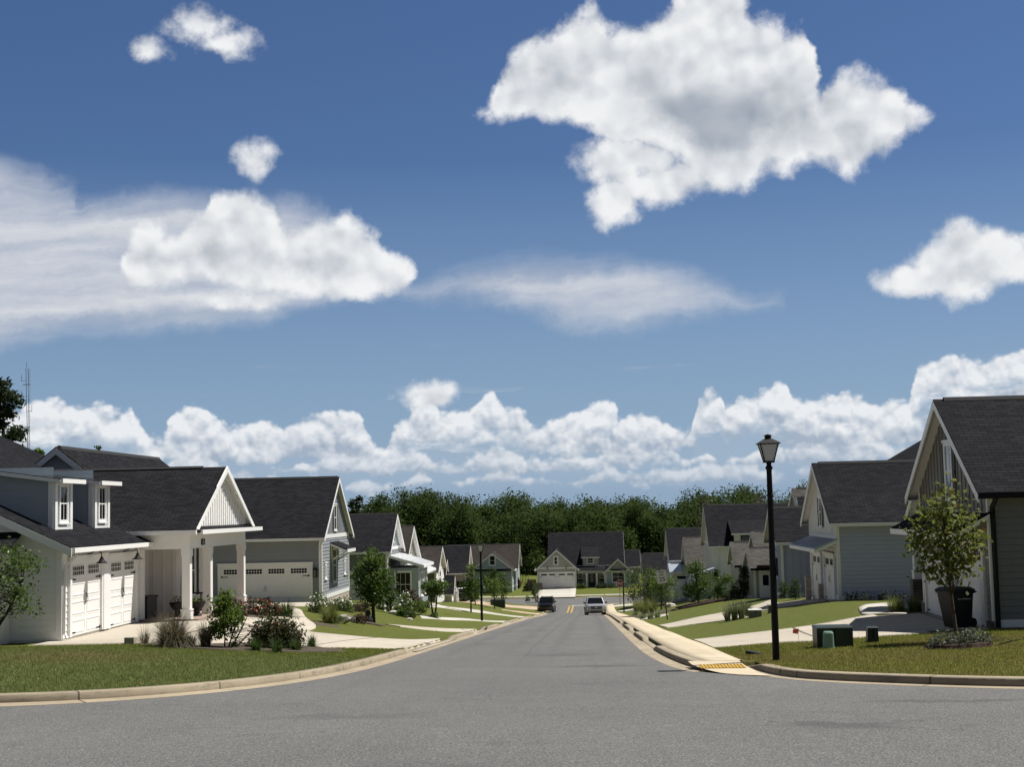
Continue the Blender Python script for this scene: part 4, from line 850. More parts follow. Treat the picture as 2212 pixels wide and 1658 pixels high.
    cl = MB(); cl.box(-16.2, Xp - .28, ys + .28, yn, .9, .95); cl.build('porch_ceiling', 'soffit', t)
    gg = MB(); gg.box(-15.6, Xp + .34, ys - .46, ys - .34, 1.08, 1.22); gg.build('gutter', 'trim', t); gg = MB(); gg.box(Xp + .36, Xp + .48, ys - .1, yn + .88, 1.08, 1.22); gg.build('gutter', 'trim', t)
    # roof of the porch: ridge along X at y=51.85
    yr, zr_, x_f, tn = 51.1, 3.45, -13.0, .53; r = MB()
    r.slab([(-22, 46.78, 1.22), (x_f, 46.78, 1.22), (x_f, yr, zr_), (-22, yr, zr_)], .1); r.slab([(-22, 55.4, 1.22), (x_f, 55.4, 1.22), (x_f, yr, zr_), (-22, yr, zr_)], .1)
    o = r.build('porch_roof', 'char', t); rc = MB(); rc.hexa([(-22, yr - .14, zr_ - .03), (x_f - .9, yr - .14, zr_ - .03), (x_f - .9, yr + .14, zr_ - .03), (-22, yr + .14, zr_ - .03)], [(-22, yr - .03, zr_ + .05), (x_f - .9, yr - .03, zr_ + .05), (x_f - .9, yr + .03, zr_ + .05), (-22, yr + .03, zr_ + .05)]); rc.build('ridge_cap', 'ridge', o)
    pr = MB(); pr.slab([(Xp + .42, 46.9, 1.2), (Xp + .42, 55.85, 1.2), (-13.3, 55.6, 1.36), (-13.3, 47.2, 1.36)], .07); pr.build('porch_edge_roof', 'char', t)
    gw = MB(); fe = E_(-13.25, 47.1); batten(gw, fe, 8.0, 1.28, 1.30, 3.34, .30); gw.box(-14.2, -13.26, 47.15, 55.05, 1.25, 1.34); gw.build('gable_wall', 'white', t)
    for ya, yb in ((46.95, yr), (55.25, yr)):
        rk_ = MB()
        pts = lambda x: [(x, ya, 1.08), (x, ya, 1.27), (x, yb, zr_ + .02), (x, yb, zr_ - .2)]
        rk_.hexa(pts(x_f - .03), pts(x_f + .02)); rk_.build('rake_board', 'trim', t)
    so = MB()
    for ya in (47.0, 55.2): so.slab([(-13.24, ya, 1.21), (x_f - .03, ya, 1.21), (x_f - .03, yr, zr_ - .12), (-13.24, yr, zr_ - .12)], .02)
    so.build('rake_soffit', 'soffit', t)
    # porch walls, door and window
    pw = MB(); batten(pw, E_(-15.75, 47.5), 8.1, zf, .9, None, .42); batten(pw, S_(-15.75, 50.6), 1.0, zf, .9, None, .36); batten(pw, E_(-14.75, 50.6), 5.0, zf, .9, None, .42); pw.box(-15.7, -14.76, 50.61, 55.6, zf, .9); pw.build('porch_wall', 'white', t)
    window(t, E_(-14.75, 50.6), 1.35, zf + .55, 1.0, 1.75, 1, 2, .1, shut='shutter', sw=.4)
    dr = MB(); fd = E_(-15.75, 47.5); dr.fbox(fd, 1.6, 2.6, .031, .06, zf, .45); o = dr.build('front_door', 'white', t)
    dp = MB(); dp.fbox(fd, 1.78, 2.42, .061, .07, -.7, .3); dp.build('pane', 'glass', o)
    pl = MB(); fb = E_(Xp, ys); pl.fbox(fb, 1.42, 1.86, .0, .025, .69, .90); o = pl.build('house_number_plate', 'black', t)
    pm = MB(); P = fb.p
    for a, b in ((1.54, 1.64), (1.74, 1.64)): pm.hexa([P(a - .015, .026, .72), P(a + .015, .026, .72), P(b + .015, .026, .87), P(b - .015, .026, .87)], [P(a - .015, .03, .72), P(a + .015, .03, .72), P(b + .015, .03, .87), P(b - .015, .03, .87)])
    pm.build('lettering', 'sign', o)
white_house()

# ================================================================ grey house, second on the left
def grey_house():
    t = thing('house', 'grey lap sided house with wide white double garage door in its shaded side wall', 'house', (-19, 82, -3.4))
    x0, x1, y0, y1, zb, ze, zk = -30, -14.57, 77.6, 86.45, -2.98, .60, 3.68
    wing(t, x0, x1, y0, y1, zb, ze, zk, 'x', 'mid_grey', 'char', 'lap', gsid='batten', ends=(0, 1), oh=.45, rk=.28, split=.42)
    s = S_(x0, y0); e = E_(x1, y0)
    w = MB(); w.fbox(s, 0, x1 - x0 + .002, .0, .01, -3.46, -2.98); w.build('foundation', 'white', t)
    b = MB(); b.box(x1 - .3, x1 + .012, y0 + .4, y1 + .01, -4.3, -3.0); b.box(x0 + .2, x1, y1 - .2, y1 + .005, -4.3, -3.0); b.build('brick_base', 'brick', t)
    gdoor(t, s, 9.86, 4.95, -3.45, 2.35, 4, 6, 2, wh=.27)
    lantern(t, s, 15.0, -1.75); lantern(t, s, 9.2, -1.75)
    downspout(t, [(x1 + .05, y0 - .42, .3), (x1 - .05, y0 - .2, .05), (x1 - .10, y0 - .06, -.1), (x1 - .10, y0 - .06, -3.2)], w=.05)
    window(t, e, 3.35, -2.15, 1.0, 1.75, 2, 2, .1, shut='mid_grey', sw=.35)
    window(t, e, .9, -1.80, .34, .62, 1, 1, .13); window(t, e, 7.1, -1.80, .34, .62, 1, 1, .13)
    window(t, e, 3.85, .80, .72, 1.3, 1, 2, .1, shut='shutter', sw=.3)
    pent(t, e, 2.55, 5.35, .0, -.42, 1.0, 'char', th=.10); brackets(t, e, (2.8, 5.1), 0, -.42, 1.0)
grey_house()

# ================================================================ the smaller houses down the left side
def left_three():
    t = thing('house', 'grey house with charcoal roof and bright white metal canopy beside the tall street tree', 'house', (-18, 108, -4.9))
    wing(t, -30, -14.75, 104.3, 111.7, -4.95, -1.0, 1.48, 'x', 'grey', 'char', 'lap', gab='duck', gsid='batten', ends=(0, 1), rk=.36)
    s = S_(-30, 104.3); e = E_(-14.75, 104.3)
    gdoor(t, s, 8.6, 4.9, -5.0, 2.3, 4, 6, 2)
    window(t, e, 2.9, .0 - .45, .7, 1.3, 1, 2, .1, shut='shutter', sw=.28)
    pr = MB(); pr.box(-14.74, -12.6, 105.6, 111.6, -5.4, -2.45); pr.build('porch_room', 'duck', t)
    fe = E_(-12.6, 105.6); fs = S_(-14.74, 105.6)
    window(t, fe, 1.2, -4.5, 1.2, 1.6, 3, 2, .1); window(t, fs, .45, -4.5, 1.1, 1.7, 3, 2, .1); window(t, fe, 3.7, -4.5, 1.2, 1.6, 3, 2, .1)
    pent(t, E_(-14.74, 105.2), 0, 6.8, -1.55, -2.35, 2.6, 'metal_roof', ribs=14)
    t = thing('house', 'taupe house with brown roof and a flag under its white metal canopy', 'house', (-18, 123, -6.2))
    wing(t, -30, -15.35, 118.4, 127.8, -6.3, -2.35, .40, 'x', 'taupe', 'brown_sh', 'batten', gab='beige', ends=(0, 1), rk=.36)
    e = E_(-15.35, 118.4); window(t, e, 4.2, -1.9, .65, 1.3, 1, 2, .1, shut='shutter', sw=.28)
    for s in (.9, 5.2): gdoor(t, e, s, 2.7, -6.3, 2.2, 2, 4, 1, dcol='mid_grey')
    pent(t, e, .1, 9.3, -2.75, -3.45, 1.7, 'metal_roof', ribs=18)
    t = thing('house', 'taupe batten house with brown roof and a narrow lit white gable front', 'house', (-18, 146, -7.6))
    wing(t, -30, -15.25, 142.2, 150, -7.6, -4.15, -1.98, 'x', 'taupe', 'brown_sh', 'batten', gab='white', gsid='batten', ends=(0, 1), rk=.36)
    m = MB(); m.fbox(E_(-15.25, 142.2), 0, 7.8, .035, .05, -7.6, -4.3); m.build('front_wall', 'white', t)
    window(t, E_(-15.2, 142.2), 3.0, -6.6, 1.3, 1.5, 2, 2, .12); pq = MB(); pq.fbox(E_(-15.2, 142.2), 3.5, 4.1, .03, .06, -4.9, -4.4); pq.build('wall_plaque', 'black', t)
    window(t, S_(-30, 142.2), 12.6, -6.7, .8, 1.4, 1, 2)
    t = thing('house', 'cream house with charcoal roof, small entry gables and an open garage', 'house', (-17, 163, -8.3))
    wing(t, -30, -13.85, 160.6, 167.4, -8.3, -5.05, -2.42, 'x', 'beige', 'char', 'batten', gab='white', ends=(0, 1), rk=.36)
    wing(t, -24, -16.0, 157.4, 160.5, -8.2, -5.2, -3.75, 'x', 'beige', 'char', 'flat', gab='white', ends=(0, 1), rk=.3)
    wing(t, -22, -14.9, 154.8, 157.3, -8.1, -6.9, -5.45, 'x', 'white', 'char', 'flat', gab='white', ends=(0, 1), rk=.3)
    for y in (155.1, 157.0): column(t, -14.5, y, -8.2, -6.9, .3)
    g = MB(); g.fbox(S_(-30, 160.6), 13.4, 16.0, .03, .05, -8.3, -6.2); g.build('garage_dark_panel', 'black', t)  # black panel on the wall stands for the unlit garage inside
    window(t, E_(-13.85, 160.6), 1.6, -7.2, .9, 1.3, 1, 2, .12); lantern(t, S_(-30, 160.6), 15.2, -7.0)
    t = thing('house', 'pale blue grey house with broad brown roof across the end street', 'house', (-16, 218, -9.9))
    wing(t, -22, -11.1, 219, 230, -9.95, -7.1, -3.75, 'x', 'duck', 'brown_sh', 'lap', gab='white', ends=(1, 1), rk=.4)
    wing(t, -17.35, -11.5, 214.6, 221, -9.95, -7.05, -4.75, 'y', 'duck', 'brown_sh', 'lap', gab='duck', gsid='flat', ends=(1, 0), rk=.4)
    window(t, S_(-17.35, 214.6), 2.55, -6.45, .75, 1.25, 1, 2, .16)
    m = MB(); m.slab([(-17.3, 213.9, -7.35), (-11.6, 213.9, -7.35), (-11.6, 214.6, -7.05), (-17.3, 214.6, -7.05)], .06); m.build('front_eave_roof', 'char', t)
    window(t, E_(-11.1, 219), 3, -8.9, 1, 1.4, 1, 2); window(t, E_(-11.5, 214.6), 2, -8.9, 1, 1.4, 1, 2)
left_three()

# ================================================================ house facing the street at its far end
def end_house():
    t = thing('house', 'sage house with two garage doors facing the street from its far end', 'house', (-1, 224, -10.4))
    Y, zb = 220., -10.36
    wing(t, -6.0, 5.3, 222.6, 234, zb, -7.0, -2.25, 'x', 'sage', 'char', 'lap', gab='sage', ends=(1, 1), rk=.3, oh=.3)
    wing(t, -7.85, -1.95, Y, 226, zb, -7.35, -4.6, 'y', 'sage', 'char', 'batten', gab='sage', gsid='batten', ends=(1, 0), rk=.35, oh=.4)
    wing(t, 2.62, 6.35, Y + .4, 226, zb, -7.95, -6.2, 'y', 'duck', 'char', 'lap', gab='sage', gsid='batten', ends=(1, 0), rk=.35, oh=.4)
    wing(t, 5.2, 7.9, 226.5, 232, zb, -7.4, -5.2, 'x', 'sage', 'char', 'lap', ends=(0, 1), rk=.3)
    s = S_(-7.85, Y)
    gdoor(t, s, .32, 2.55, zb, 2.30, 2, 1, 1, casing=.12, wh=.22, handle='curl'); gdoor(t, s, 3.08, 2.55, zb, 2.30, 2, 1, 1, casing=.12, wh=.22)
    window(t, s, 2.6, -6.75, .5, 1.05, 1, 2, .13); gooseneck(t, s, 1.55, -7.15, .8); gooseneck(t, s, 4.4, -7.15, .8)
    b = MB(); b.fbox(s, 0, 5.9, 0, .05, -7.42, -7.26); b.build('belt_trim', 'trim', t)
    p = MB(); p.slab([(-1.95, 220.5, -7.75), (2.6, 220.5, -7.75), (2.6, 222.6, -7.1), (-1.95, 222.6, -7.1)], .08); p.build('porch_roof', 'char', t)
    q = MB(); q.box(-1.94, 2.6, 220.55, 220.8, -8.3, -7.84); q.build('porch_beam', 'sage', t)
    for x in (-.35, 1.2, 2.45): column(t, x, 220.68, zb, -8.3, .24)
    fw = S_(-1.95, 222.58); window(t, fw, .35, zb + 1.25, .55, .75, 2, 2, .1); window(t, fw, 3.7, zb + 1.25, .55, .75, 2, 2, .1)
    for a in (.3, 3.65): bx = MB(); bx.fbox(fw, a, a + .65, .03, .25, zb + .85, zb + 1.05); bx.build('window_box', 'black', t)
    d = MB(); d.fbox(fw, 1.95, 2.85, .03, .06, zb, zb + 2.1); o = d.build('front_door', 'brown', t); g = MB(); g.fbox(fw, 2.15, 2.65, .061, .07, zb + .65, zb + 1.95); g.build('pane', 'glass_sky', o)
    dt = MB(); [dt.fbox(fw, a, a + .14, .0, .05, zb, zb + 2.2) for a in (1.6, 3.05)]; dt.build('door_frame', 'trim', t)
    fr = S_(2.62, Y + .4); window(t, fr, 1.0, zb + .75, 1.75, 1.35, 2, 2, .14); aw = MB(); aw.fbox(fr, .75, 3.1, 0, .55, zb + 2.45, zb + 2.62); aw.build('awning', 'black', t)
    shed_dormer(t, S_(-.9, 222.1), 0, 2.4, 3.4, -7.35, -5.85, 1.35, 'sage', side='black')
    window(t, S_(-.9, 222.1), .78, -6.75, .82, .72, 2, 2, .1)
end_house()

# ================================================================ right side
def slate_house():
    t = thing('house', 'dark slate house with shuttered gable window, closest on the right', 'house', (14, 44, -1.95))
    x0, y0, y1, zb, ze, zk = 11., 39.85, 47.85, -1.82, 2.02, 4.62
    wing(t, x0, 32, y0, y1, zb, ze, zk, 'x', 'r1', 'char', 'lap', gab='r1g', gsid='batten', ends=(1, 0), oh=.45, rk=.38, guts='black', split=1.2)
    w = W_(x0, y0); s = S_(x0, y0)
    b = MB(); b.fbox(s, -.03, 21, .0, .05, -2.2, -1.83); b.fbox(w, -.06, .42, .0, .09, -2.3, -1.66); b.fbox(w, 7.6, 8.05, 0, .09, -2.3, -1.66); b.build('stone_base', 'stone', t)
    hd = MB(); hd.fbox(w, .25, 7.75, .0, .03, .62, 1.08); hd.fbox(w, .1, .3, 0, .05, -1.7, .62); hd.build('header', 'taupe', t)
    gdoor(t, w, .62, 2.95, -1.95, 2.32, 2, 5, 2, wh=.27); gdoor(t, w, 4.45, 2.95, -1.95, 2.32, 2, 5, 2, wh=.27)
    window(t, w, 3.62, 1.75, .68, 1.55, 1, 2, .12, shut='dgrey', sw=.3, glass='glass_sky')
    pent(t, w, -.1, 8.0, 1.24, .70, 1.0, 'char', th=.09, name='pent_roof')
    downspout(t, [(x0 + .12, y0 - .46, 1.72), (x0 + .05, y0 - .2, 1.45), (x0 + .09, y0 - .085, 1.25), (x0 + .09, y0 - .085, -2.0)], 'black', .07)
    # set-back porch on the far side
    wing(t, 12.3, 30, 49.0, 54.2, -1.9, 1.25, 3.0, 'x', 'r1', 'char', 'flat', gab='r1g', ends=(1, 0), rk=.35, gut=False)
    column(t, 12.05, 53.3, -1.2, 1.0, .28); p = MB(); p.box(11.8, 12.3, 53.05, 53.55, -2.3, -1.2); p.build('column_pier', 'stone', t); p = MB(); p.box(11.3, 12.3, 48.2, 54, -2.35, -1.95); p.build('porch_floor', 'drive', t)
slate_house()
def pale_house():
    t = thing('house', 'pale blue grey house with a galvanised canopy over two garage doors', 'house', (14, 68, -2.8))
    x0, y0, y1, zb, ze, zk = 11., 63.95, 71.6, -2.64, .96, 3.44
    wing(t, x0, 28, y0, y1, zb, ze, zk, 'x', 'r2', 'char', 'lap', gab='white', gsid='batten', ends=(1, 0), oh=.45, rk=.38, trim='white', split=.1)
    wing(t, 16.2, 27, 68, 84, zb, 3.2, 6.2, 'y', 'r2', 'char', 'lap', ends=(1, 1))
    w = W_(x0, y0)
    gdoor(t, w, .75, 2.5, -2.75, 2.0, 2, 1, 1, wh=.28, handle='curl'); gdoor(t, w, 4.35, 2.5, -2.95, 2.2, 2, 1, 1, wh=.28)
    window(t, w, 3.7, .62, .62, 1.25, 1, 2, .1, shut='dgrey', sw=.34)
    pent(t, w, -.05, 7.7, .0, -.42, 1.0, 'blue_metal', th=.07, ribs=16, name='metal_canopy')
    bt = MB(); batten(bt, Face((x0 - .01, y0), (0, 1), (-1, 0)), 7.65, -.75, -.1); bt.build('header', 'white', t)
    b = MB(); b.fbox(w, 3.6, 3.9, .1, .3, -3.2, -2.1); b.build('brick_pier', 'brick', t); b = MB(); b.fbox(w, 7.3, 7.6, .1, .35, -3.5, -1.9); b.build('brick_pier', 'brick', t)
pale_house()
def batten_house():
    t = thing('house', 'blue grey board and batten house half hidden by the near street lamp', 'house', (14, 85, -3.5))
    wing(t, 11., 26, 82.3, 87.4, -3.6, -.35, 1.35, 'x', 'r2', 'char', 'batten', gab='white', ends=(1, 0), rk=.36, oh=.4)
    wing(t, 13.5, 28, 87.6, 97, -3.7, -.2, 2.55, 'x', 'r2', 'grey_sh', 'batten', ends=(1, 0), rk=.36)
    wing(t, 13., 28, 85.8, 90, -3.7, .2, 1.95, 'x', 'r2', 'char', 'batten', ends=(1, 0), rk=.2)
    window(t, W_(11., 82.3), 2.2, -2.6, .8, 1.4, 1, 2); downspout(t, [(10.9, 82.0, -.5), (11.06, 82.2, -.9), (11.06, 82.2, -3.5)])
batten_house()
def cottage():
    t = thing('house', 'cream cottage with weathered grey stepped gables and an arched window', 'house', (14, 103, -4.8))
    wing(t, 11.2, 26, 97.9, 102.3, -4.9, -2.55, -1.42, 'x', 'beige', 'grey_sh', 'flat', gab='beige', gsid='flat', ends=(1, 0), rk=.3, oh=.35, guts='black')
    wing(t, 12.2, 27, 103.4, 107.2, -4.9, -1.5, -.37, 'x', 'beige', 'grey_sh', 'flat', gab='beige', gsid='flat', ends=(1, 0), rk=.3, guts='black')
    wing(t, 11.2, 26, 108.3, 113.6, -5.4, -2.75, -1.25, 'x', 'beige', 'grey_sh', 'flat', gab='beige', gsid='flat', ends=(1, 0), rk=.3, oh=.35, guts='black')
    s = S_(11.2, 97.9); d = MB(); d.fbox(s, .3, 1.2, .02, .05, -4.9, -2.8); o = d.build('front_door', 'white', t); g = MB(); g.fbox(s, .55, .95, .051, .06, -3.8, -3.1); g.build('pane', 'glass', o)
    m = MB(); m.box(12.65, 12.85, 97.5, 97.7, -5, -2.6); m.build('post', 'wood', t); m = MB(); m.box(11.35, 15.5, 97.42, 97.62, -2.6, -2.42); m.build('beam', 'wood', t)
    w = Face((11.9, 108.3), (1, 0), (0, -1)); P = w.p; a = MB(); pts = [P(.0, .03, -4.9), P(.7, .03, -4.9), P(.7, .03, -3.7)] + [P(.35 + .35 * math.cos(q), .03, -3.7 + .45 * math.sin(q)) for q in np.linspace(0, math.pi, 9)[1:-1]] + [P(0, .03, -3.7)]
    a.poly(pts); a.build('arched_window', 'glass', t); m = MB(); m.box(13.0, 13.2, 107.9, 108.1, -5.5, -2.9); m.build('post', 'wood', t)
    gooseneck(t, W_(11.2, 97.9), .6, -3.0, .7)
cottage()
def dormer_house():
    t = thing('house', 'white house with long charcoal roof and wide shed dormer behind the cottage', 'house', (15, 132, -6.6))
    wing(t, 11.1, 30, 128.3, 137.2, -6.8, -1.75, 1.60, 'x', 'white', 'char', 'batten', gab='white', ends=(1, 0), rk=.38, oh=.4)
    s = S_(11.1, 127.8); shed_dormer(t, s, 1.85, 4.7, 4.0, -2.0, -.85, 1.35, 'white', side='black')
    window(t, s, 2.5, -1.65, 1.2, .55, 2, 1, .06, trim='trimblk', glass='glass_sky')
    window(t, W_(11.1, 128.3), 3.0, -1.4, .8, 1.3, 1, 2, .1, shut='shutter')
    pr = MB(); pr.slab([(9.0, 125.6, -4.4), (11.0, 125.6, -3.75), (11.0, 128.2, -3.75), (9.0, 128.2, -4.4)], .08); pr.build('side_canopy', 'blue_metal', t); pw = MB(); pw.box(9.3, 11.05, 125.9, 128.2, -6.8, -4.3); pw.build('side_room', 'r2', t)
    downspout(t, [(11.6, 127.9, -1.95), (11.6, 128.2, -2.3), (11.6, 128.2, -6.5)])
    t = thing('house', 'grey house with pale weathered roof and white garage door behind the light green tree', 'house', (12, 147, -7.6))
    wing(t, 9.9, 26, 141, 149, -7.6, -4.1, -1.55, 'x', 'r2', 'grey_sh', 'lap', gab='white', ends=(1, 0), rk=.35)
    wing(t, 8.75, 26, 150.5, 159.5, -7.9, -3.75, -.80, 'x', 'r2', 'char', 'lap', gab='white', ends=(1, 0), rk=.35)
    wing(t, 8.5, 10.5, 147.2, 150.4, -7.7, -4.9, -4.3, 'x', 'r2', 'blue_metal', 'lap', ends=(1, 0), rk=.3)
    gdoor(t, S_(8.5, 147.2), .25, 1.6, -7.6, 2.3, 1, 1, 1, wh=.3)
    t = thing('house', 'small low house with dark hipped roof, farthest on the right', 'house', (11, 172, -9.5))
    wing(t, 6.6, 22, 168, 176, -9.6, -6.2, -3.95, 'x', 'mid_grey', 'char', 'lap', gab='mid_grey', ends=(1, 0), rk=.3)
dormer_house()
# ---------------------------------------------------------------- plants
LEAF = dict(
    deep=leaf_mat('leaf_deep_green', (.022, .045, .011), (.050, .088, .018)), mid=leaf_mat('leaf_mid_green', (.035, .070, .012), (.085, .135, .024)),
    fresh=leaf_mat('leaf_fresh_green', (.060, .105, .015), (.130, .185, .032)), grey=leaf_mat('leaf_grey_green', (.055, .075, .040), (.115, .135, .080), (.22, .25, .21), .2, .3),
    maple=leaf_mat('leaf_maple', (.060, .082, .016), (.140, .160, .038), (.20, .12, .04), .5, .10), rose=leaf_mat('leaf_rose', (.025, .042, .013), (.065, .080, .022), (.085, .035, .02), .3, .22),
    purple=leaf_mat('leaf_purple', (.035, .014, .014), (.085, .032, .028), (.05, .05, .02), .3, .2), pine=leaf_mat('needle', (.020, .034, .013), (.045, .065, .022), None, .2),
    forest=leaf_mat('forest_leaf', (.030, .052, .015), (.056, .084, .022), (.075, .095, .030), .40, .12, .16, .04), bare=leaf_mat('forest_bare', (.07, .065, .05), (.12, .11, .085), None, .2),
    tan=leaf_mat('tan_grass', (.075, .058, .040), (.185, .155, .105), (.07, .09, .03), .3, .3), lily=leaf_mat('strap_leaf', (.028, .055, .016), (.075, .115, .030), None, .3),
    varie=leaf_mat('variegated_leaf', (.06, .09, .03), (.13, .16, .06), (.48, .48, .36), .3, .30), lime=leaf_mat('lime_grass', (.08, .11, .025), (.19, .20, .06), None, .35))
FLO = dict(red=M('red_petals', (.26, .022, .025), .6, .3, 30.), white=M('white_petals', (.72, .72, .66), .6, .1, 30.), orange=M('coral_petals', (.34, .055, .04), .6, .3, 30.))
def leafq(P, L, ratio=.55, up=.35, seed=None):
    n = len(P); g = rng
    a = g.normal(size=(n, 3)); a /= np.linalg.norm(a, axis=1)[:, None]
    nr = g.normal(size=(n, 3)); nr[:, 2] += up * 2; b = np.cross(nr, a); b /= np.linalg.norm(b, axis=1)[:, None] + 1e-9; c = np.cross(a, b)
    l = L * g.uniform(.6, 1.35, n)[:, None]; w = l * ratio
    V = np.stack([P - a * l * .5, P + b * w * .5 + c * w * .12, P + a * l * .5, P - b * w * .5 + c * w * .12], 1).reshape(-1, 3)
    return V, np.arange(4 * n).reshape(-1, 4)
def clump_pts(centers, n, r, flat=.8):
    k = rng.integers(0, len(centers), n); d = rng.normal(size=(n, 3)) * r; d[:, 2] *= flat; return np.asarray(centers)[k] + d
def envelope(shape, n, c, rad):
    """clump centres in a crown envelope: egg, round, column, cone, vase"""
    out = []
    while len(out) < n:
        v = rng.uniform(-1, 1, 3); rr = math.hypot(v[0], v[1]); z = v[2]
        lim = {'round': math.sqrt(max(0, 1 - z * z)), 'egg': math.sqrt(max(0, 1 - z * z)) * (1.0 - .32 * z), 'cone': (1 - z) / 2 * .95 + .06, 'column': .85 * math.sqrt(max(0, 1 - z ** 4)), 'vase': math.sqrt(max(0, 1 - z * z)) * (1 + .35 * z), 'dome': math.sqrt(max(0, 1 - ((z + 1) / 2) ** 2.2))}[shape]
        if rr <= lim and (rr > lim * .45 or rng.random() < .35 or z > .6): out.append(np.array(c) + v * np.array(rad))
    return np.array(out)
def plant(name, label, cat, base, c, rad, leaf='mid', n=1200, L=.09, shape='egg', clumps=30, cr=.16, trunk=.05, stems=1, bark='bark', group=None, ratio=.55, flower=None, nf=60, fl=.06, lean=0., part=('trunk', 'crown'), branches=True, top=None):
    t = thing(name, label, cat, base, group); base = np.array(base, float); c = np.array(c, float)
    C = envelope(shape, clumps, c, rad); m = MB()
    lowz = c[2] - rad[2] * .75
    for s in range(stems):
        o = np.array([rng.normal() * .06, rng.normal() * .06, 0]) * (stems > 1) * 1.6; tip = c + np.array([0, 0, rad[2] * (.55 if stems == 1 else .1)]) + o * 6 + np.array([0, 0, 0])
        mid = base * .5 + tip * .5 + np.array([rng.normal(), rng.normal(), 0]) * .04 + o * 1.2
        p0 = base + o - np.array([0, 0, .1]); m.tube([p0, p0 * .65 + mid * .35, mid, tip], [trunk * 1.15, trunk, trunk * .72, trunk * .18], 7)
        if branches:
            for q in C[s::stems]:
                f = np.clip((q[2] - base[2]) / (tip[2] - base[2]) - .18, .25 if stems == 1 else .12, .92); r0 = base + o + (tip - base - o) * f if f > .5 else p0 + (mid - p0) * f * 2
                if f > .5: r0 = mid + (tip - mid) * (f - .5) * 2
                h = r0 * .45 + q * .55 + np.array([0, 0, .04]); m.tube([r0, h, q], [trunk * .34, trunk * .22, trunk * .07], 4, cap=False)
    m.build(part[0], bark, t)
    P = clump_pts(C, n, cr); V, Fq = leafq(P, L, ratio); np_mesh(part[1], V, Fq, LEAF[leaf], t)
    if flower:
        Q = C[rng.integers(0, len(C), nf)]; d = rng.normal(size=(nf, 3)); d[:, 2] = np.abs(d[:, 2]); d[:, 1] -= .6; d /= np.linalg.norm(d, axis=1)[:, None]; Q = Q + d * cr * 1.75
        Q3 = np.repeat(Q, 3, 0) + rng.normal(size=(nf * 3, 3)) * fl * .15; V, Fq = leafq(Q3, fl, .9, .8); np_mesh('blossoms', V, Fq, FLO[flower], t)
    return t
def tuft(name, label, cat, base, h, spread, n, leaf='tan', w=.008, group=None, flower=None, up=.55):
    t = thing(name, label, cat, base, group); b = np.array(base, float)
    a = rng.uniform(0, 2 * np.pi, n); lean = np.abs(rng.normal(0, 1, n)) * up + .08; lean = np.clip(lean, 0, 1.35); ln = h * rng.uniform(.65, 1.2, n)
    r0 = spread * .22 * np.sqrt(rng.random(n)); o = b + np.stack([r0 * np.cos(a), r0 * np.sin(a), np.full(n, -.03)], 1)
    dirh = np.stack([np.cos(a), np.sin(a), 0 * a], 1); side = np.stack([-np.sin(a), np.cos(a), 0 * a], 1); V = []
    K_ = 5
    for j in range(K_):
        s = j / (K_ - 1); th = lean * (.35 + 1.05 * s); hor = np.sin(np.minimum(th, 1.9)) * s * ln * .8; ver = np.cos(np.minimum(th, 1.75)) * s * ln + .12 * s * (1 - s) * ln
        p = o + dirh * hor[:, None] + np.array([0, 0, 1.]) * ver[:, None]; ww = w * (1 - s * .92)
        V += [p - side * ww, p + side * ww]
    V = np.stack(V, 1).reshape(-1, 3); i = np.arange(n)[:, None] * 2 * K_; Fq = np.concatenate([np.concatenate([i + 2 * j, i + 2 * j + 1, i + 2 * j + 3, i + 2 * j + 2], 1) for j in range(K_ - 1)])
    # one island per blade is what the leaf shader keys its colour on
    np_mesh('blades', V, Fq, LEAF[leaf], t)
    if flower:
        Q = b + rng.normal(size=(30, 3)) * np.array([spread * .5, spread * .4, .05]) + np.array([0, 0, h * .85]); V, Fq = leafq(np.repeat(Q, 3, 0), .05, .9); np_mesh('blossoms', V, Fq, FLO[flower], t)
    return t
def bush(px, hw, ytop, name, label, cat, leaf, n=700, L=.07, shape='dome', lift=0., group=None, flower=None, nf=60, fl=.06, cl=26, stems=4, base=None, depth=.8, trunk=.018, bark='dbark'):
    b = at(*px) if base is None else np.array(base, float); Y = b[1]; r = hw * Y / 3072; h = (px[1] - ytop) * Y / 3072
    return plant(name, label, cat, b, (b[0], b[1], b[2] + h * (.5 + lift * .5) ), (r, r * depth, h * (.5 - lift * .5)), leaf, n, L, shape, cl, min(r, h) * .22, trunk, stems, bark, group, flower=flower, nf=nf, fl=fl, part=('stems', 'foliage'))
def tree(px, x0, x1, y0, y1, name, label, leaf='mid', n=1500, L=.10, shape='egg', cl=34, trunk=.05, group=None, base=None, dx=0, cat='tree', stems=1, bark='dbark', crk=.2, ratio=.55):
    """px: foot of the trunk in the picture; the crown fills x0..x1, y0..y1 there"""
    b = at(*px) if base is None else np.array(base, float); Y = b[1]; k = Y / 3072; c = onY((x0 + x1) / 2, (y0 + y1) / 2, Y); r = (x1 - x0) / 2 * k; h = (y1 - y0) / 2 * k
    return plant(name, label, cat, b, c, (r * .92, r * .92, h * .95), leaf, n, L, shape, cl, min(r, h) * crk, trunk, stems, bark, group, ratio=ratio)

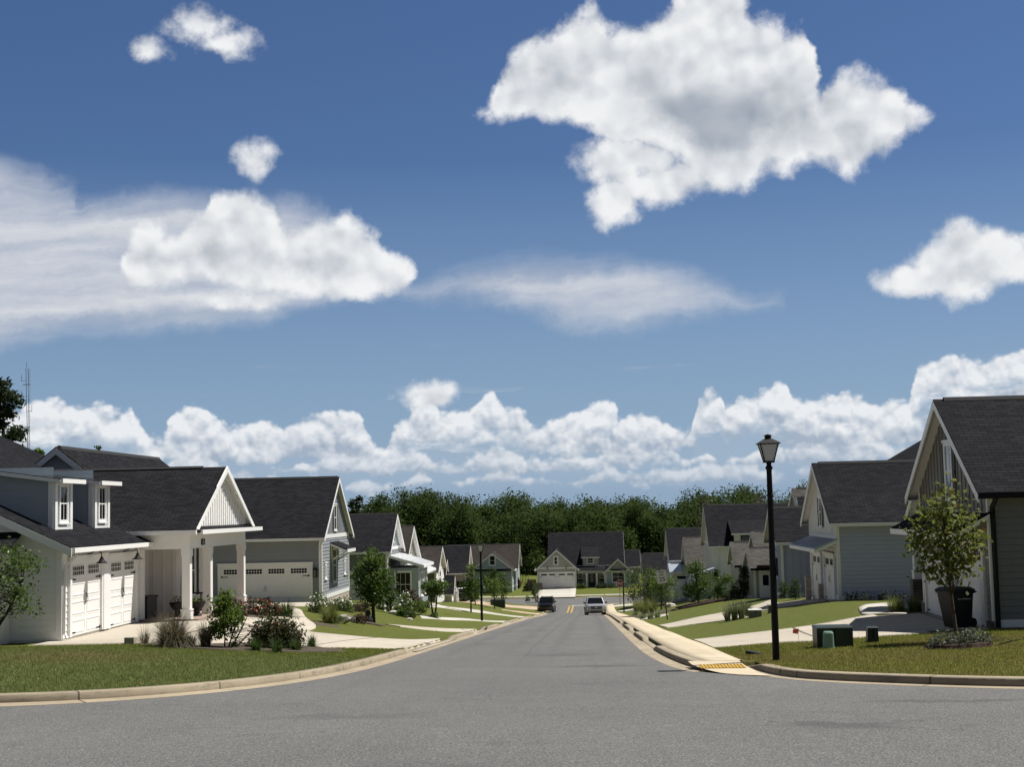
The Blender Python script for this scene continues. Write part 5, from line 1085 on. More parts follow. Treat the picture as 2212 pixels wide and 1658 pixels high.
# left of the street, front to back
plant('tree', 'loose branched small tree cut by the left edge of the photo, before the white wall', 'tree', (-16.25, 37.3, float(zt(-16.25, 37.3))), (-15.75, 37.4, .02), (1.35, 1.1, 1.15), 'mid', 2300, .105, 'round', 40, .17, .05, 2, 'dbark')
tuft('ornamental_grass', 'broad tan fountain grass before the brick porch', 'ornamental grass', at(372, 1401), 1.0, 1.1, 1500, 'tan', .008, 'tan grasses in the front bed', up=.95)
tuft('ornamental_grass', 'narrow upright tan grass just right of the broad fountain grass', 'ornamental grass', at(444, 1403), .72, .5, 500, 'tan', .007, 'tan grasses in the front bed', up=.3)
tuft('ornamental_grass', 'sparse low tan grass beside the timber edging', 'ornamental grass', at(312, 1394), .55, .5, 110, 'tan', .006, 'tan grasses in the front bed', up=.4)
tuft('ornamental_grass', 'green grassy clump hugging the broad fountain grass', 'ornamental grass', at(410, 1402), .45, .5, 350, 'lily', .007, up=.5)
tree((485, 1404), 452, 522, 1280, 1385, 'shrub', 'tall leafy green shrub standing before the middle porch column', 'fresh', 2300, .10, 'egg', 34, .022, cat='shrub', stems=4, crk=.26)
bush((597, 1404), 50, 1334, 'rose_bush', 'large dark rose bush with scattered red flowers in the front bed', 'rose bush', 'rose', 6500, .085, flower='red', nf=40, fl=.055, cl=110, depth=.8)
for i, (px, py, hw, lab) in enumerate([(553, 1409, 26, 'dark strap leaved clump at the left foot of the large rose bush'), (598, 1413, 28, 'dark strap leaved clump in front of the large rose bush'), (640, 1410, 25, 'dark strap leaved clump before the right side of the large rose bush'), (673, 1401, 23, 'dark strap leaved clump at the far right end of the rose bed'), (505, 1403, 16, 'dark strap leaved clump at the foot of the tall leafy shrub')]):
    tuft('lily_clump', lab, 'perennial', at(px, py), hw * .016, hw * .014, 200, 'lily', .014, 'strap leaved clumps in the front bed', up=.5)
for px, hw, yt, lab in [((512, 1331), 26, 1291, 'red flowering rose bush just right of the tall leafy shrub'), ((552, 1332), 24, 1294, 'red flowering rose bush below the horse ornament'), ((588, 1333), 22, 1297, 'smaller red rose bush beside the broad green lily clump')]:
    bush(px, hw, yt, 'rose_bush', lab, 'rose bush', 'rose', 1300, .075, flower='orange', nf=60, fl=.085, cl=34, group='red roses before the grey house')
tuft('lily_clump', 'broad green lily clump left of the grey house apron', 'perennial', at(617, 1334), .62, .95, 420, 'lily', .016, up=.7)
for px, hw, yt, lab, g in [((695, 1326), 30, 1286, 'white flowering rose bush at the corner of the grey house', 'white roses along the grey house'), ((741, 1322), 24, 1294, 'white flowering rose bush against the brick foundation', 'white roses along the grey house')]:
    bush(px, hw, yt, 'rose_bush', lab, 'rose bush', 'mid', 1300, .085, flower='white', nf=60, fl=.10, cl=34, group=g)
bush((780, 1323), 20, 1303, 'shrub', 'low dark purple shrub right of the white rose bushes', 'shrub', 'purple', 900, .08, cl=24)
tuft('ornamental_grass', 'arching yellow green grass in the small round bed', 'ornamental grass', at(712, 1347), .85, .9, 420, 'lime', .010, up=.6)
bush((727, 1347), 12, 1326, 'shrub', 'small green shrub beside the arching yellow green grass', 'shrub', 'mid', 450, .06)
bush((777, 1348), 14, 1323, 'shrub', 'small reddish shrub left of the tall street tree', 'shrub', 'purple', 600, .06, shape='round')
tree((807, 1346), 768, 847, 1190, 1302, 'tree', 'dense upright dark green tree on the lawn before the grey house', 'mid', 4200, .13, 'egg', 60, .075, crk=.22)
tree((844, 1326), 828, 862, 1258, 1308, 'tree', 'thin staked young tree behind the dense upright tree', 'deep', 700, .12, 'egg', 22, .03)
for px, hw, yt, lab in [((838, 1321), 24, 1290, 'white flowering bush at the feet of the staked young tree'), ((868, 1322), 22, 1284, 'white flowering bush before the canopied porch')]:
    bush(px, hw, yt, 'rose_bush', lab, 'rose bush', 'mid', 1000, .11, flower='white', nf=60, fl=.14, cl=28, group='white bushes before the canopied house')
bush((890, 1312), 18, 1276, 'shrub', 'large dark red shrub below the white metal canopies', 'shrub', 'purple', 1300, .12, cl=36)
for px, hw, yt, lf, lab in [((905, 1324), 16, 1299, 'fresh', 'rounded light green bush beyond the dark red shrub'), ((884, 1335), 14, 1314, 'mid', 'low green bush by the pale rock on the left lawn'), ((866, 1333), 12, 1317, 'mid', 'low spreading bush left of the pale rocks'), ((915, 1313), 12, 1296, 'fresh', 'light bush at the start of the white driveway')]:
    bush(px, hw, yt, 'shrub', lab, 'shrub', lf, 700, .11)
tree((938, 1336), 912, 968, 1256, 1290, 'crape_myrtle', 'vase shaped tree with two bare slanting trunks by the white drive', 'mid', 1500, .14, 'vase', 34, .055, stems=2, crk=.32)
bush((938, 1337), 9, 1326, 'shrub', 'low tuft of green around the two slanting trunks', 'shrub', 'mid', 250, .1)
tree((1017.5, 1324), 996, 1038, 1220, 1301, 'tree', 'narrow green street tree left of the middle lamp post', 'mid', 2000, .16, 'egg', 44, .06, group='young street trees on the left', crk=.26)
tree((1027, 1308), 1013, 1041, 1252, 1301, 'tree', 'smaller tree half hidden behind the narrow green street tree', 'mid', 900, .16, 'egg', 24, .05, group='young street trees on the left')
tree((1068, 1316), 1048, 1086, 1238, 1293, 'tree', 'feathery light green young tree left of the dark green box', 'fresh', 1100, .17, 'egg', 26, .05, group='young street trees on the left', crk=.3)
tree((1084, 1311.5), 1069, 1101, 1236, 1294, 'tree', 'fuller young tree right of the dark green box', 'mid', 1500, .17, 'egg', 32, .06, group='young street trees on the left')
tree((1058, 1285), 1042, 1078, 1226, 1276, 'tree', 'round dark tree on the lawn of the pale blue house', 'deep', 1800, .26, 'round', 38, .08)
tree((1156.5, 1303), 1147, 1165, 1262, 1299, 'tree', 'tiny young tree beside the black car', 'mid', 600, .18, 'egg', 18, .04)
bush((1117, 1272), 10, 1250, 'shrub', 'bushy red brown shrub at the corner of the pale blue house', 'shrub', 'purple', 900, .25, cl=28)
bush((1141, 1275), 10, 1257, 'shrub', 'dark rounded shrub before the timber fence', 'shrub', 'deep', 700, .25, cl=24)
bush((1140, 1300), 5, 1286, 'shrub', 'little tuft beside the tiny young tree', 'shrub', 'lily' if False else 'mid', 200, .16)
for x, lf, lab in [(1158 + 844, 'mid', None)][:0]: pass
for i, (px, hw, h_, lf, lab) in enumerate([((1400 - 390, 1281), 8, 12, 'deep', 'dark foundation shrub under the front gable of the pale blue house'), ((1417, 0), 0, 0, None, None)][:1]): bush(px, hw, px[1] - h_, 'shrub', lab, 'shrub', lf, 300, .25)
def KDp(x, y): return KD(x, y)
for i, (x0, x1, lab) in enumerate([(745, 790, 'leafy shrub under the left porch window of the end house'), (790, 842, 'leafy shrub left of the front walk of the end house'), (955, 1000, 'rounded shrub right of the front door of the end house'), (1005, 1050, 'rounded shrub before the right porch column of the end house'), (1082, 1132, 'broad shrub under the triple window of the end house')]):
    p0 = onY(*KD((x0 + x1) / 2, 1158), 219.6); b = (p0[0], 219.3, float(zt(p0[0], 219.3))); r = (x1 - x0) / 2 * .0147
    plant('shrub', lab, 'shrub', b, (b[0], b[1], b[2] + .32), (r, .4, .34), 'deep' if i in (2, 3) else 'mid', 350, .2, 'dome', 18, .12, .03, 3, 'dbark', 'shrubs along the end house', part=('stems', 'foliage'))
# right of the street
bush((1380, 1317), 29, 1226, 'shrub', 'big dark shrub beside the farthest lamp post', 'shrub', 'deep', 2600, .17, 'round', cl=60, flower=None)
bush((1404, 1309), 19, 1222, 'shrub', 'tall yellow green topped shrub between the dark shrub and the speed sign', 'shrub', 'fresh', 1300, .17, 'round', cl=36)
tree((1428, 1318), 1404, 1462, 1240, 1308, 'tree', 'light green small tree right behind the speed limit sign', 'fresh', 1900, .15, 'round', 42, .06, crk=.24)
for px, hw, lab, lf in [((1392, 1328), .9, 'arching green grass mound left of the speed sign', 'lime'), ((1376, 1323), .8, 'arching green grass nearest the farthest lamp', 'lime'), ((1411, 1326), .75, 'arching green grass under the light green tree', 'lime')]:
    tuft('ornamental_grass', lab, 'ornamental grass', at(*px), 1.5 * hw, 1.3 * hw, 320, lf, .016, 'arching grasses by the sidewalk', up=.5)
for px, lab in [((1388, 1339), 'pale striped tuft nearest the sidewalk edge'), ((1405, 1338), 'pale striped tuft beside the narrow path'), ((1420, 1335), 'pale striped tuft below the light green tree'), ((1372, 1333), 'pale striped tuft at the far end of the bed')]:
    tuft('liriope', lab, 'perennial', at(*px), .55, .7, 160, 'varie', .014, 'striped tufts by the sidewalk', up=.6)
tree((1509, 1308), 1476, 1530, 1205, 1285, 'tree', 'tall narrow street tree before the dormer house', 'mid', 2100, .15, 'egg', 44, .05, crk=.25)
for px, hw, yt, lab in [((1535, 1300), 30, 1246, 'wide loose green bush on the mulch bed'), ((1572, 1297), 23, 1243, 'wide green bush right of the mulch bed'), ((1497, 1303), 18, 1262, 'dark bush at the foot of the tall narrow tree')]:
    bush(px, hw, yt, 'shrub', lab, 'shrub', 'mid' if hw > 20 else 'deep', 1700, .13, 'round', cl=44)
for px, x0, x1, y0, y1, lab in [((1606, 1293), 1596, 1616, 1220, 1290, 'slim dark cypress before the cottage door'), ((1550, 1297), 1541, 1559, 1228, 1292, 'slim dark cypress rising above the wide green bush')]:
    tree(px, x0, x1, y0, y1, 'cypress', lab, 'deep', 1400, .12, 'column', 40, .05, group='cypresses before the cottage', crk=.3)
for px, hw, yt, lab in [((1632, 1292), 16, 1268, 'dark shrub left of the near lamp post, below the cottage'), ((1655, 1291), 15, 1270, 'dark shrub seen against the near lamp post'), ((1590, 1292), 12, 1272, 'dark shrub between the two cypresses')]:
    bush(px, hw, yt, 'shrub', lab, 'shrub', 'deep', 900, .11, cl=26)
for (x, y, h_, lab) in [(10.55, 78.6, .95, 'clipped dark cone shrub by the batten wall'), (10.55, 74.2, .95, 'clipped dark cone shrub beside the brick pier')]:
    b = (x, y, float(zt(x, y))); plant('topiary', lab, 'shrub', b, (x, y, b[2] + h_ * .55), (.34, .34, h_ * .55), 'deep', 1500, .06, 'egg', 50, .07, .03, 1, 'dbark', 'clipped cones by the drive', part=('stems', 'foliage'))
for i, (x, lab) in enumerate([(11.5, 'white flowers nearest the garage corner of the pale house'), (12.15, 'white flowers second from the garage corner of the pale house'), (12.8, 'white flowers third from the garage corner of the pale house'), (13.5, 'white flowers farthest from the garage corner of the pale house')]):
    b = (x, 63.4, float(zt(x, 63.4))); plant('flowering_plant', lab, 'flowers', b, (x, 63.4, b[2] + .16), (.3, .25, .16), 'mid', 260, .08, 'dome', 14, .08, .01, 3, 'dbark', 'white flowers along the pale house', flower='white', nf=26, fl=.08, part=('stems', 'foliage'))
for px, h_, lab in [((1572, 1343), .75, 'striped tall perennial at the left end of the drive bed'), ((1587, 1341), .85, 'striped tall perennial beside the left end of the drive bed'), ((1602, 1338), .8, 'striped tall perennial next to the white topped box'), ((1614, 1334), .7, 'striped tall perennial touching the white topped box')]:
    tuft('perennial', lab, 'perennial', at(*px), h_, .5, 150, 'varie', .016, 'striped perennials by the drive', up=.22)
tuft('ornamental_grass', 'pale green grass by the slate house porch path', 'ornamental grass', (10.3, 49.0, float(zt(10.3, 49.0))), .62, 1.0, 420, 'lime', .010, up=.45)
tuft('ornamental_grass', 'second pale green grass before the dark stone pier', 'ornamental grass', (11.0, 49.3, float(zt(11.0, 49.3))), .6, .9, 360, 'lime', .010, up=.45)
tree((2068, 1387), 1972, 2112, 1046, 1258, 'maple_tree', 'young maple with rusty leaf tips in a mulch ring on the right', 'maple', 2000, .115, 'egg', 64, .045, crk=.24, bark='bark', ratio=.8)
def mulch_ring():
    b = at(2070, 1400); m = MB(); n = 40; top = []; bot = []
    for i in range(n):
        a = 2 * math.pi * i / n; r = .76 + rng.normal() * .03; x, y = b[0] + r * math.cos(a), b[1] + r * 1.0 * math.sin(a); z = float(zt(x, y)); bot.append((x, y, z - .05)); top.append((b[0] + .9 * r * math.cos(a), b[1] + .9 * r * math.sin(a), z + .09))
    for i in range(n):
        j = (i + 1) % n; m.poly([bot[i], bot[j], top[j], top[i]]); m.poly([top[i], top[j], (b[0], b[1], b[2] + .14)])
    tag(m.build('mulch_ring', 'mulch'), 'round bark mulch ring at the foot of the young maple', 'mulch bed')
    for dx, dy, r, lab in [(-.35, -.2, .30, 'grey green shrub in the mulch ring, left of the maple trunk'), (.12, -.32, .30, 'grey green shrub in the mulch ring, before the maple trunk'), (.45, .0, .26, 'grey green shrub in the mulch ring, right of the maple trunk')]:
        x, y = b[0] + dx, b[1] + dy; z = float(zt(x, y)) + .08
        plant('shrub', lab, 'shrub', (x, y, z), (x, y, z + .14), (r, r, .17), 'grey', 900, .055, 'dome', 30, .06, .008, 5, 'dbark', 'grey shrubs in the mulch ring', part=('stems', 'foliage'))
mulch_ring()
def bed(px, label, rx, ry, mat, name='flower_bed', h=.05):
    b = at(*px); m = MB(); n = 34; top = []; bot = []
    for i in range(n):
        a = 2 * math.pi * i / n; r = 1 + rng.normal() * .05; x, y = b[0] + rx * r * math.cos(a), b[1] + ry * r * math.sin(a); z = float(zt(x, y)); bot.append((x, y, z - .04)); top.append((b[0] + rx * .94 * r * math.cos(a), b[1] + ry * .94 * r * math.sin(a), z + h))
    for i in range(n):
        j = (i + 1) % n; m.poly([bot[i], bot[j], top[j], top[i]]); m.poly([top[i], top[j], (b[0], b[1], b[2] + h * 1.3)])
    o = m.build(name, mat); return tag(o, label, 'garden bed')
bed((600, 1404), 'bare soil bed under the large dark rose bush', 1.9, 1.5, 'soil'); bed((470, 1404), 'bare soil bed under the tall leafy shrub', 1.2, .9, 'soil'); bed((790, 1347), 'small dark bed at the foot of the dense upright tree', .8, .45, 'soil')
bed((1535, 1304), 'red brown mulch bed under the wide loose bush', 2.4, 1.3, 'mulch', h=.14); bed((1503, 1307), 'dark mulch bed at the foot of the tall narrow tree', 1.5, 1.0, 'mulch', h=.14); bed((1395, 1331), 'planted bed by the sidewalk near the speed sign', 2.2, 3.0, 'soil')
bed((552, 1333), 'bare soil bed under the red flowering roses', 3.2, 1.2, 'soil')
# far trees
def pine(name, label, base, h, r, n, L, group=None, low=.35, leaf='pine'):
    t = thing(name, label, 'tree', base, group); b = np.array(base, float); m = MB(); m.tube([b, b + (0.1, 0, h * .5), b + (0, .1, h)], [.02 * h, .014 * h, .002 * h], 7); C = []
    for i in range(26):
        f = low + (1 - low) * (i / 26) ** .9; a = rng.uniform(0, 6.28); rr = r * (1.05 - f) ** .55 * rng.uniform(.55, 1.1) + .2; q = b + (rr * math.cos(a), rr * math.sin(a), h * f + rr * .22); p = b + (0, 0, h * f); m.tube([p, (p + q) / 2 + (0, 0, -.05 * rr), q], [.004 * h, .003 * h, .001 * h], 4, cap=False)
        C += [q, p * .35 + q * .65 + rng.normal(size=3) * .2]
    m.build('trunk', 'dbark', t); P = clump_pts(C, n, r * .15, .55); V, Fq = leafq(P, L, .35); np_mesh('crown', V, Fq, LEAF[leaf], t)
def far(px, ytop, Y, hw, name, label, kind='pine', leaf='pine', n=2600, L=.4, g=None):
    c = onY(px, ytop, Y); z0 = float(zt(c[0], Y)) - 1; h = c[2] - z0; r = hw * Y / 3072
    if kind == 'pine': pine(name, label, (c[0], Y, z0), h, r, n, L, g, .55, leaf)
    else: plant(name, label, 'tree', (c[0], Y, z0), (c[0], Y, c[2] - h * .38), (r, r, h * .38), leaf, n, L, 'egg', 46, r * .17, .2, 1, 'dbark', g)
far(6, 826, 95, 62, 'pine_tree', 'tall dark pine cut by the left edge, above the white house roof', n=5200, L=.42)
far(38, 945, 110, 30, 'tree', 'bushy tree crown showing above the white house roof beside the tall pine', 'leafy', 'mid', 1500, .45)
far(85, 952, 112, 26, 'tree', 'bushy tree crown below the radio mast', 'leafy', 'mid', 1500, .42); far(118, 962, 116, 20, 'tree', 'small thin tree crown left of the blue shaded upper gable', 'leafy', 'mid', 450, .4)
far(215, 936, 120, 20, 'tree', 'thin bare topped sapling showing above the rear roof ridge', 'leafy', 'deep', 900, .30)
far(769, 1077, 245, 26, 'pine_tree', 'lone pine standing clear of the forest, above the grey house gable', n=1500, L=.7); far(795, 1098, 250, 14, 'pine_tree', 'small thin pine between the lone pine and the forest', n=500, L=.6)
def forest():
    prof = np.array([(560, 1125), (745, 1112), (790, 1100), (805, 1062), (860, 1050), (905, 1044), (940, 1050), (962, 1070), (1000, 1060), (1060, 1064), (1100, 1056), (1150, 1073), (1200, 1070), (1260, 1077), (1300, 1068), (1335, 1074), (1368, 1066), (1400, 1082), (1440, 1090), (1480, 1080), (1530, 1068), (1570, 1066), (1620, 1060), (1680, 1066), (1740, 1052), (1800, 1050), (1900, 1052), (2300, 1050)], float)
    Ps = []; Ls = []; trunks = MB(); Pb = []
    for i in range(230):
        row = i % 4; Y = 258 + row * 9 + rng.uniform(-4, 4); px = rng.uniform(700, 1960)
        if px < 800 and row < 2: continue
        yt = np.interp(px, prof[:, 0], prof[:, 1]) + rng.uniform(-8, 30) + 6 - (18 if px > 1480 else 0)
        if row == 0: yt += rng.uniform(0, 40)
        c = onY(px, yt, Y); X = c[0]; z0 = float(zt(X, Y)) - .5; H_ = c[2] - z0
        if H_ < 3: continue
        r = rng.uniform(2.0, 5.2); low = rng.uniform(.12, .32) if row < 2 else .35; thin = (1490 < px < 1780) and rng.random() < .55
        cc = (X, Y, z0 + H_ * (1 + low) / 2); C = envelope('egg' if rng.random() < .7 else 'round', 34, cc, (r, r, H_ * (1 - low) / 2 * .95)); 
        nn = 600 if thin else 2500
        P = clump_pts(C, nn, .62 if thin else .80, .8)
        (Pb if thin and rng.random() < .5 else Ps).append(P)
        trunks.tube([(X, Y, z0), (X + rng.normal() * .3, Y, z0 + H_ * .5), (X, Y, z0 + H_ * .93)], [.24, .15, .03], 5, cap=False)
        for q in C[::4]: trunks.tube([(X, Y, z0 + (q[2] - z0) * .75), q], [.07, .02], 3, cap=False)
    for i in range(90):                                         # undergrowth along the forest edge
        px = rng.uniform(780, 1800); Y = rng.uniform(250, 258); c = onY(px, 1200, Y); z0 = float(zt(c[0], Y)); h = rng.uniform(1.5, 4.5); Ps.append(clump_pts(envelope('dome', 12, (c[0], Y, z0 + h / 2), (1.8, 1.5, h / 2)), 260, .5))
    root = thing('forest', 'dark mixed woodland rising behind the end of the street', 'forest', (5, 265, -10)); root['kind'] = 'stuff'
    a = trunks.build('trunks', 'dbark', root); a['kind'] = 'stuff'
    V, Fq = leafq(np.concatenate(Ps), .42, .7, .6); b = np_mesh('canopy', V, Fq, LEAF['forest'], root); b['kind'] = 'stuff'
    if Pb: V, Fq = leafq(np.concatenate(Pb), .42, .5, .4); b = np_mesh('thin_canopy', V, Fq, LEAF['bare'], root); b['kind'] = 'stuff'
forest()
blades('lawn_grass', -18, -4.6, 20, 44, 330000, .055); blades('lawn_grass', 2, 16, 20, 44, 300000, .045)
# ---------------------------------------------------------------- street furniture
def copy_tree(o, loc, label=None):
    c = o.copy(); COL.objects.link(c); c.location = loc
    if label: c['label'] = label
    for ch in list(o.children):
        d = ch.copy(); COL.objects.link(d); d.parent = c
        for g in list(ch.children):
            e = g.copy(); COL.objects.link(e); e.parent = d
    return c
def lamp_post(loc, label, Hh=4.69):
    t = thing('street_lamp', label, 'street lamp', loc, 'black street lamps along the street'); x, y, z = loc
    m = MB(); m.lathe((x, y, z), [(.075, -.3), (.072, .9), (.070, .92), (.056, Hh - .75), (.075, Hh - .73), (.075, Hh - .69), (.05, Hh - .66), (.055, Hh - .60), (.05, Hh - .58)], 14); m.box(x + .07, x + .1, y - .06, y + .06, z + 1.75, z + 2.12); m.build('pole', 'black', t)
    zb, zt_ = z + Hh - .57, z + Hh - .22; a, b = .098, .185; f = MB()
    ring = lambda r, q: [(x - r, y - r, q), (x + r, y - r, q), (x + r, y + r, q), (x - r, y + r, q)]
    f.hexa(ring(a + .012, zb - .03), ring(a + .014, zb)); 
    for sx in (-1, 1):
        for sy in (-1, 1):
            g = lambda r, q, w=.012: [(x + sx * r - w, y + sy * r - w, q), (x + sx * r + w, y + sy * r - w, q), (x + sx * r + w, y + sy * r + w, q), (x + sx * r - w, y + sy * r + w, q)]
            f.hexa(g(a, zb), g(b, zt_))
    f.hexa(ring(b + .02, zt_), ring(b + .055, zt_ + .02)); f.hexa(ring(b + .055, zt_ + .0201), ring(.075, zt_ + .12)); f.lathe((x, y, z), [(.07, Hh - .101), (.07, Hh - .045), (.092, Hh - .04), (.092, Hh - .03), (.02, Hh - .005), (.004, Hh)], 10)
    f.build('lantern', 'black', t); p = MB(); p.hexa(ring(a - .004, zb + .002), ring(b - .006, zt_ - .002)); p.build('pane', 'frost', t); return t
L0 = at(1677, 1430)
lp = lamp_post(L0, 'tall black lamp post by the corner ramp, nearest of the three')
def scale_at(px, py, ytop):
    b = at(px, py); return b, (py - ytop) * b[1] / 3072
for px, py, yt, lab in [(1041, 1343, 1181, 'black lamp post on the left lawn beside the narrow street tree'), (1348, 1322.5, 1217, 'black lamp post beyond the silver car, before the big dark shrub')]:
    b = at(px, py); copy_tree(lp, b, lab)
def text(t, s, p0, right, up, h, mat, name='lettering', align='CENTER', depth=.004, sx=1.):
    cu = bpy.data.curves.new(name, 'FONT'); cu.body = s; cu.size = h * 1.38; cu.align_x = align; cu.extrude = depth; cu.offset = h * .022
    o = bpy.data.objects.new(name, cu); COL.objects.link(o); r, u = Vector(right).normalized(), Vector(up).normalized(); n = r.cross(u)
    me = bpy.data.meshes.new_from_object(o); bpy.data.objects.remove(o); bpy.data.curves.remove(cu)
    A = Matrix((r, u, n)).transposed().to_4x4(); A.translation = Vector(p0) - Vector(ORG[t.name]); me.transform(A @ Matrix.Diagonal((sx, 1, 1, 1))); me.name = name
    me.materials.clear(); return link(name, me, mat, t)
def speed_sign():
    b = at(*KI(757, 1404)); Y = b[1]; k = Y / 3072
    t = thing('speed_limit_sign', 'leaning white speed limit 25 sign on a grey post', 'road sign', b)
    top = onY(*KI(690, 800), Y); top2 = onY(*KI(660, 600), Y)
    m = MB(); d = (np.array(top2) - b); d = d / np.linalg.norm(d)
    L = np.linalg.norm(np.array(top2) - b); p0, p1 = b - d * .2, b + d * L; m.hexa([p0 + (-.04, -.02, 0), p0 + (.04, -.02, 0), p0 + (.04, .02, 0), p0 + (-.04, .02, 0)], [p1 + (-.04, -.02, 0), p1 + (.04, -.02, 0), p1 + (.04, .02, 0), p1 + (-.04, .02, 0)]); m.build('post', 'steel', t)
    c = onY(*KI(665, 700), Y); r = np.array([math.cos(.09), 0, math.sin(.09) + .022]); r /= np.linalg.norm(r); n = np.array([0, -1., 0]); u = np.cross(r, -n) * 1.; u = np.array([-r[2], 0, r[0]])
    w, h = 168 * .2111 / 1.6022 * k / 2, 218 * .2111 / 1.6022 * k / 2; Q = lambda a, e, q: tuple(c + r * a + u * e + n * q)
    def rr(w_, h_, q0, q1, rad=.04):
        pts = []
        for sx, sy, a0 in ((1, 1, 0), (-1, 1, 90), (-1, -1, 180), (1, -1, 270)):
            for a in (0, 30, 60, 90): a_ = R(a0 + a); pts.append((sx * (w_ - rad) + rad * math.cos(a_), sy * (h_ - rad) + rad * math.sin(a_)))
        return [Q(x, y, q0) for x, y in pts], [Q(x, y, q1) for x, y in pts]
    m = MB(); m.hexa(*rr(w, h, .03, .036)); o = m.build('sign_plate', 'sign', t); m = MB()
    a, _ = rr(w - .02, h - .02, .038, .04); bb, _ = rr(w - .032, h - .032, .038, .04)
    for i in range(len(a)): j = (i + 1) % len(a); m.poly([a[i], a[j], bb[j], bb[i]])
    m.build('border', 'ink', o)
    for s, y, hh, sx in (('SPEED', .56, .20, 1.0), ('LIMIT', .16, .20, 1.0), ('25', -.66, .52, 1.15)):
        text(t, s, Q(0, h * y, .037), r, u, h * hh * 1.22, 'ink', sx=sx)
speed_sign()
def stop_sign():
    b = at(*KD(1193, 1290)); Y = 184.; b = onY(*KD(1193, 1290), Y); b[2] = float(zt(b[0], Y)); t = thing('stop_sign', 'red octagonal stop sign on a thin post at the far junction', 'road sign', b)
    c = onY(*KD(1191, 1118), Y); m = MB(); m.box(b[0] - .035, b[0] + .035, Y - .03, Y + .03, b[2] - .3, c[2] + .5); m.build('post', 'steel', t)
    def octo(r, q0, q1): p = [(c[0] + r * math.cos(R(22.5 + 45 * i)), c[2] + r * math.sin(R(22.5 + 45 * i))) for i in range(8)]; return [(x, Y - q0, z) for x, z in p], [(x, Y - q1, z) for x, z in p]
    m = MB(); m.hexa(*octo(.50, .032, .045)); m.build('rim', 'sign', t); m = MB(); m.hexa(*octo(.46, .0451, .05)); m.build('sign_plate', 'red', t); text(t, 'STOP', (c[0], Y - .051, c[2] - .17), (1, 0, 0), (0, 0, 1), .32, 'sign')
    b = onY(*KD(340, 1325), 183.); b[2] = float(zt(b[0], 183.)); t = thing('street_sign', 'thin post with a grey sign back beside the tiny young tree', 'road sign', b); c = onY(*KD(347, 1150), 183.)
    m = MB(); m.box(b[0] - .04, b[0] + .04, 182.97, 183.03, b[2] - .3, c[2] + .6); m.build('post', 'steel', t); m = MB(); m.box(c[0] - .45, c[0] + .45, 183.031, 183.05, c[2] - .45, c[2] + .45); m.build('sign_plate', 'steel', t)
stop_sign()
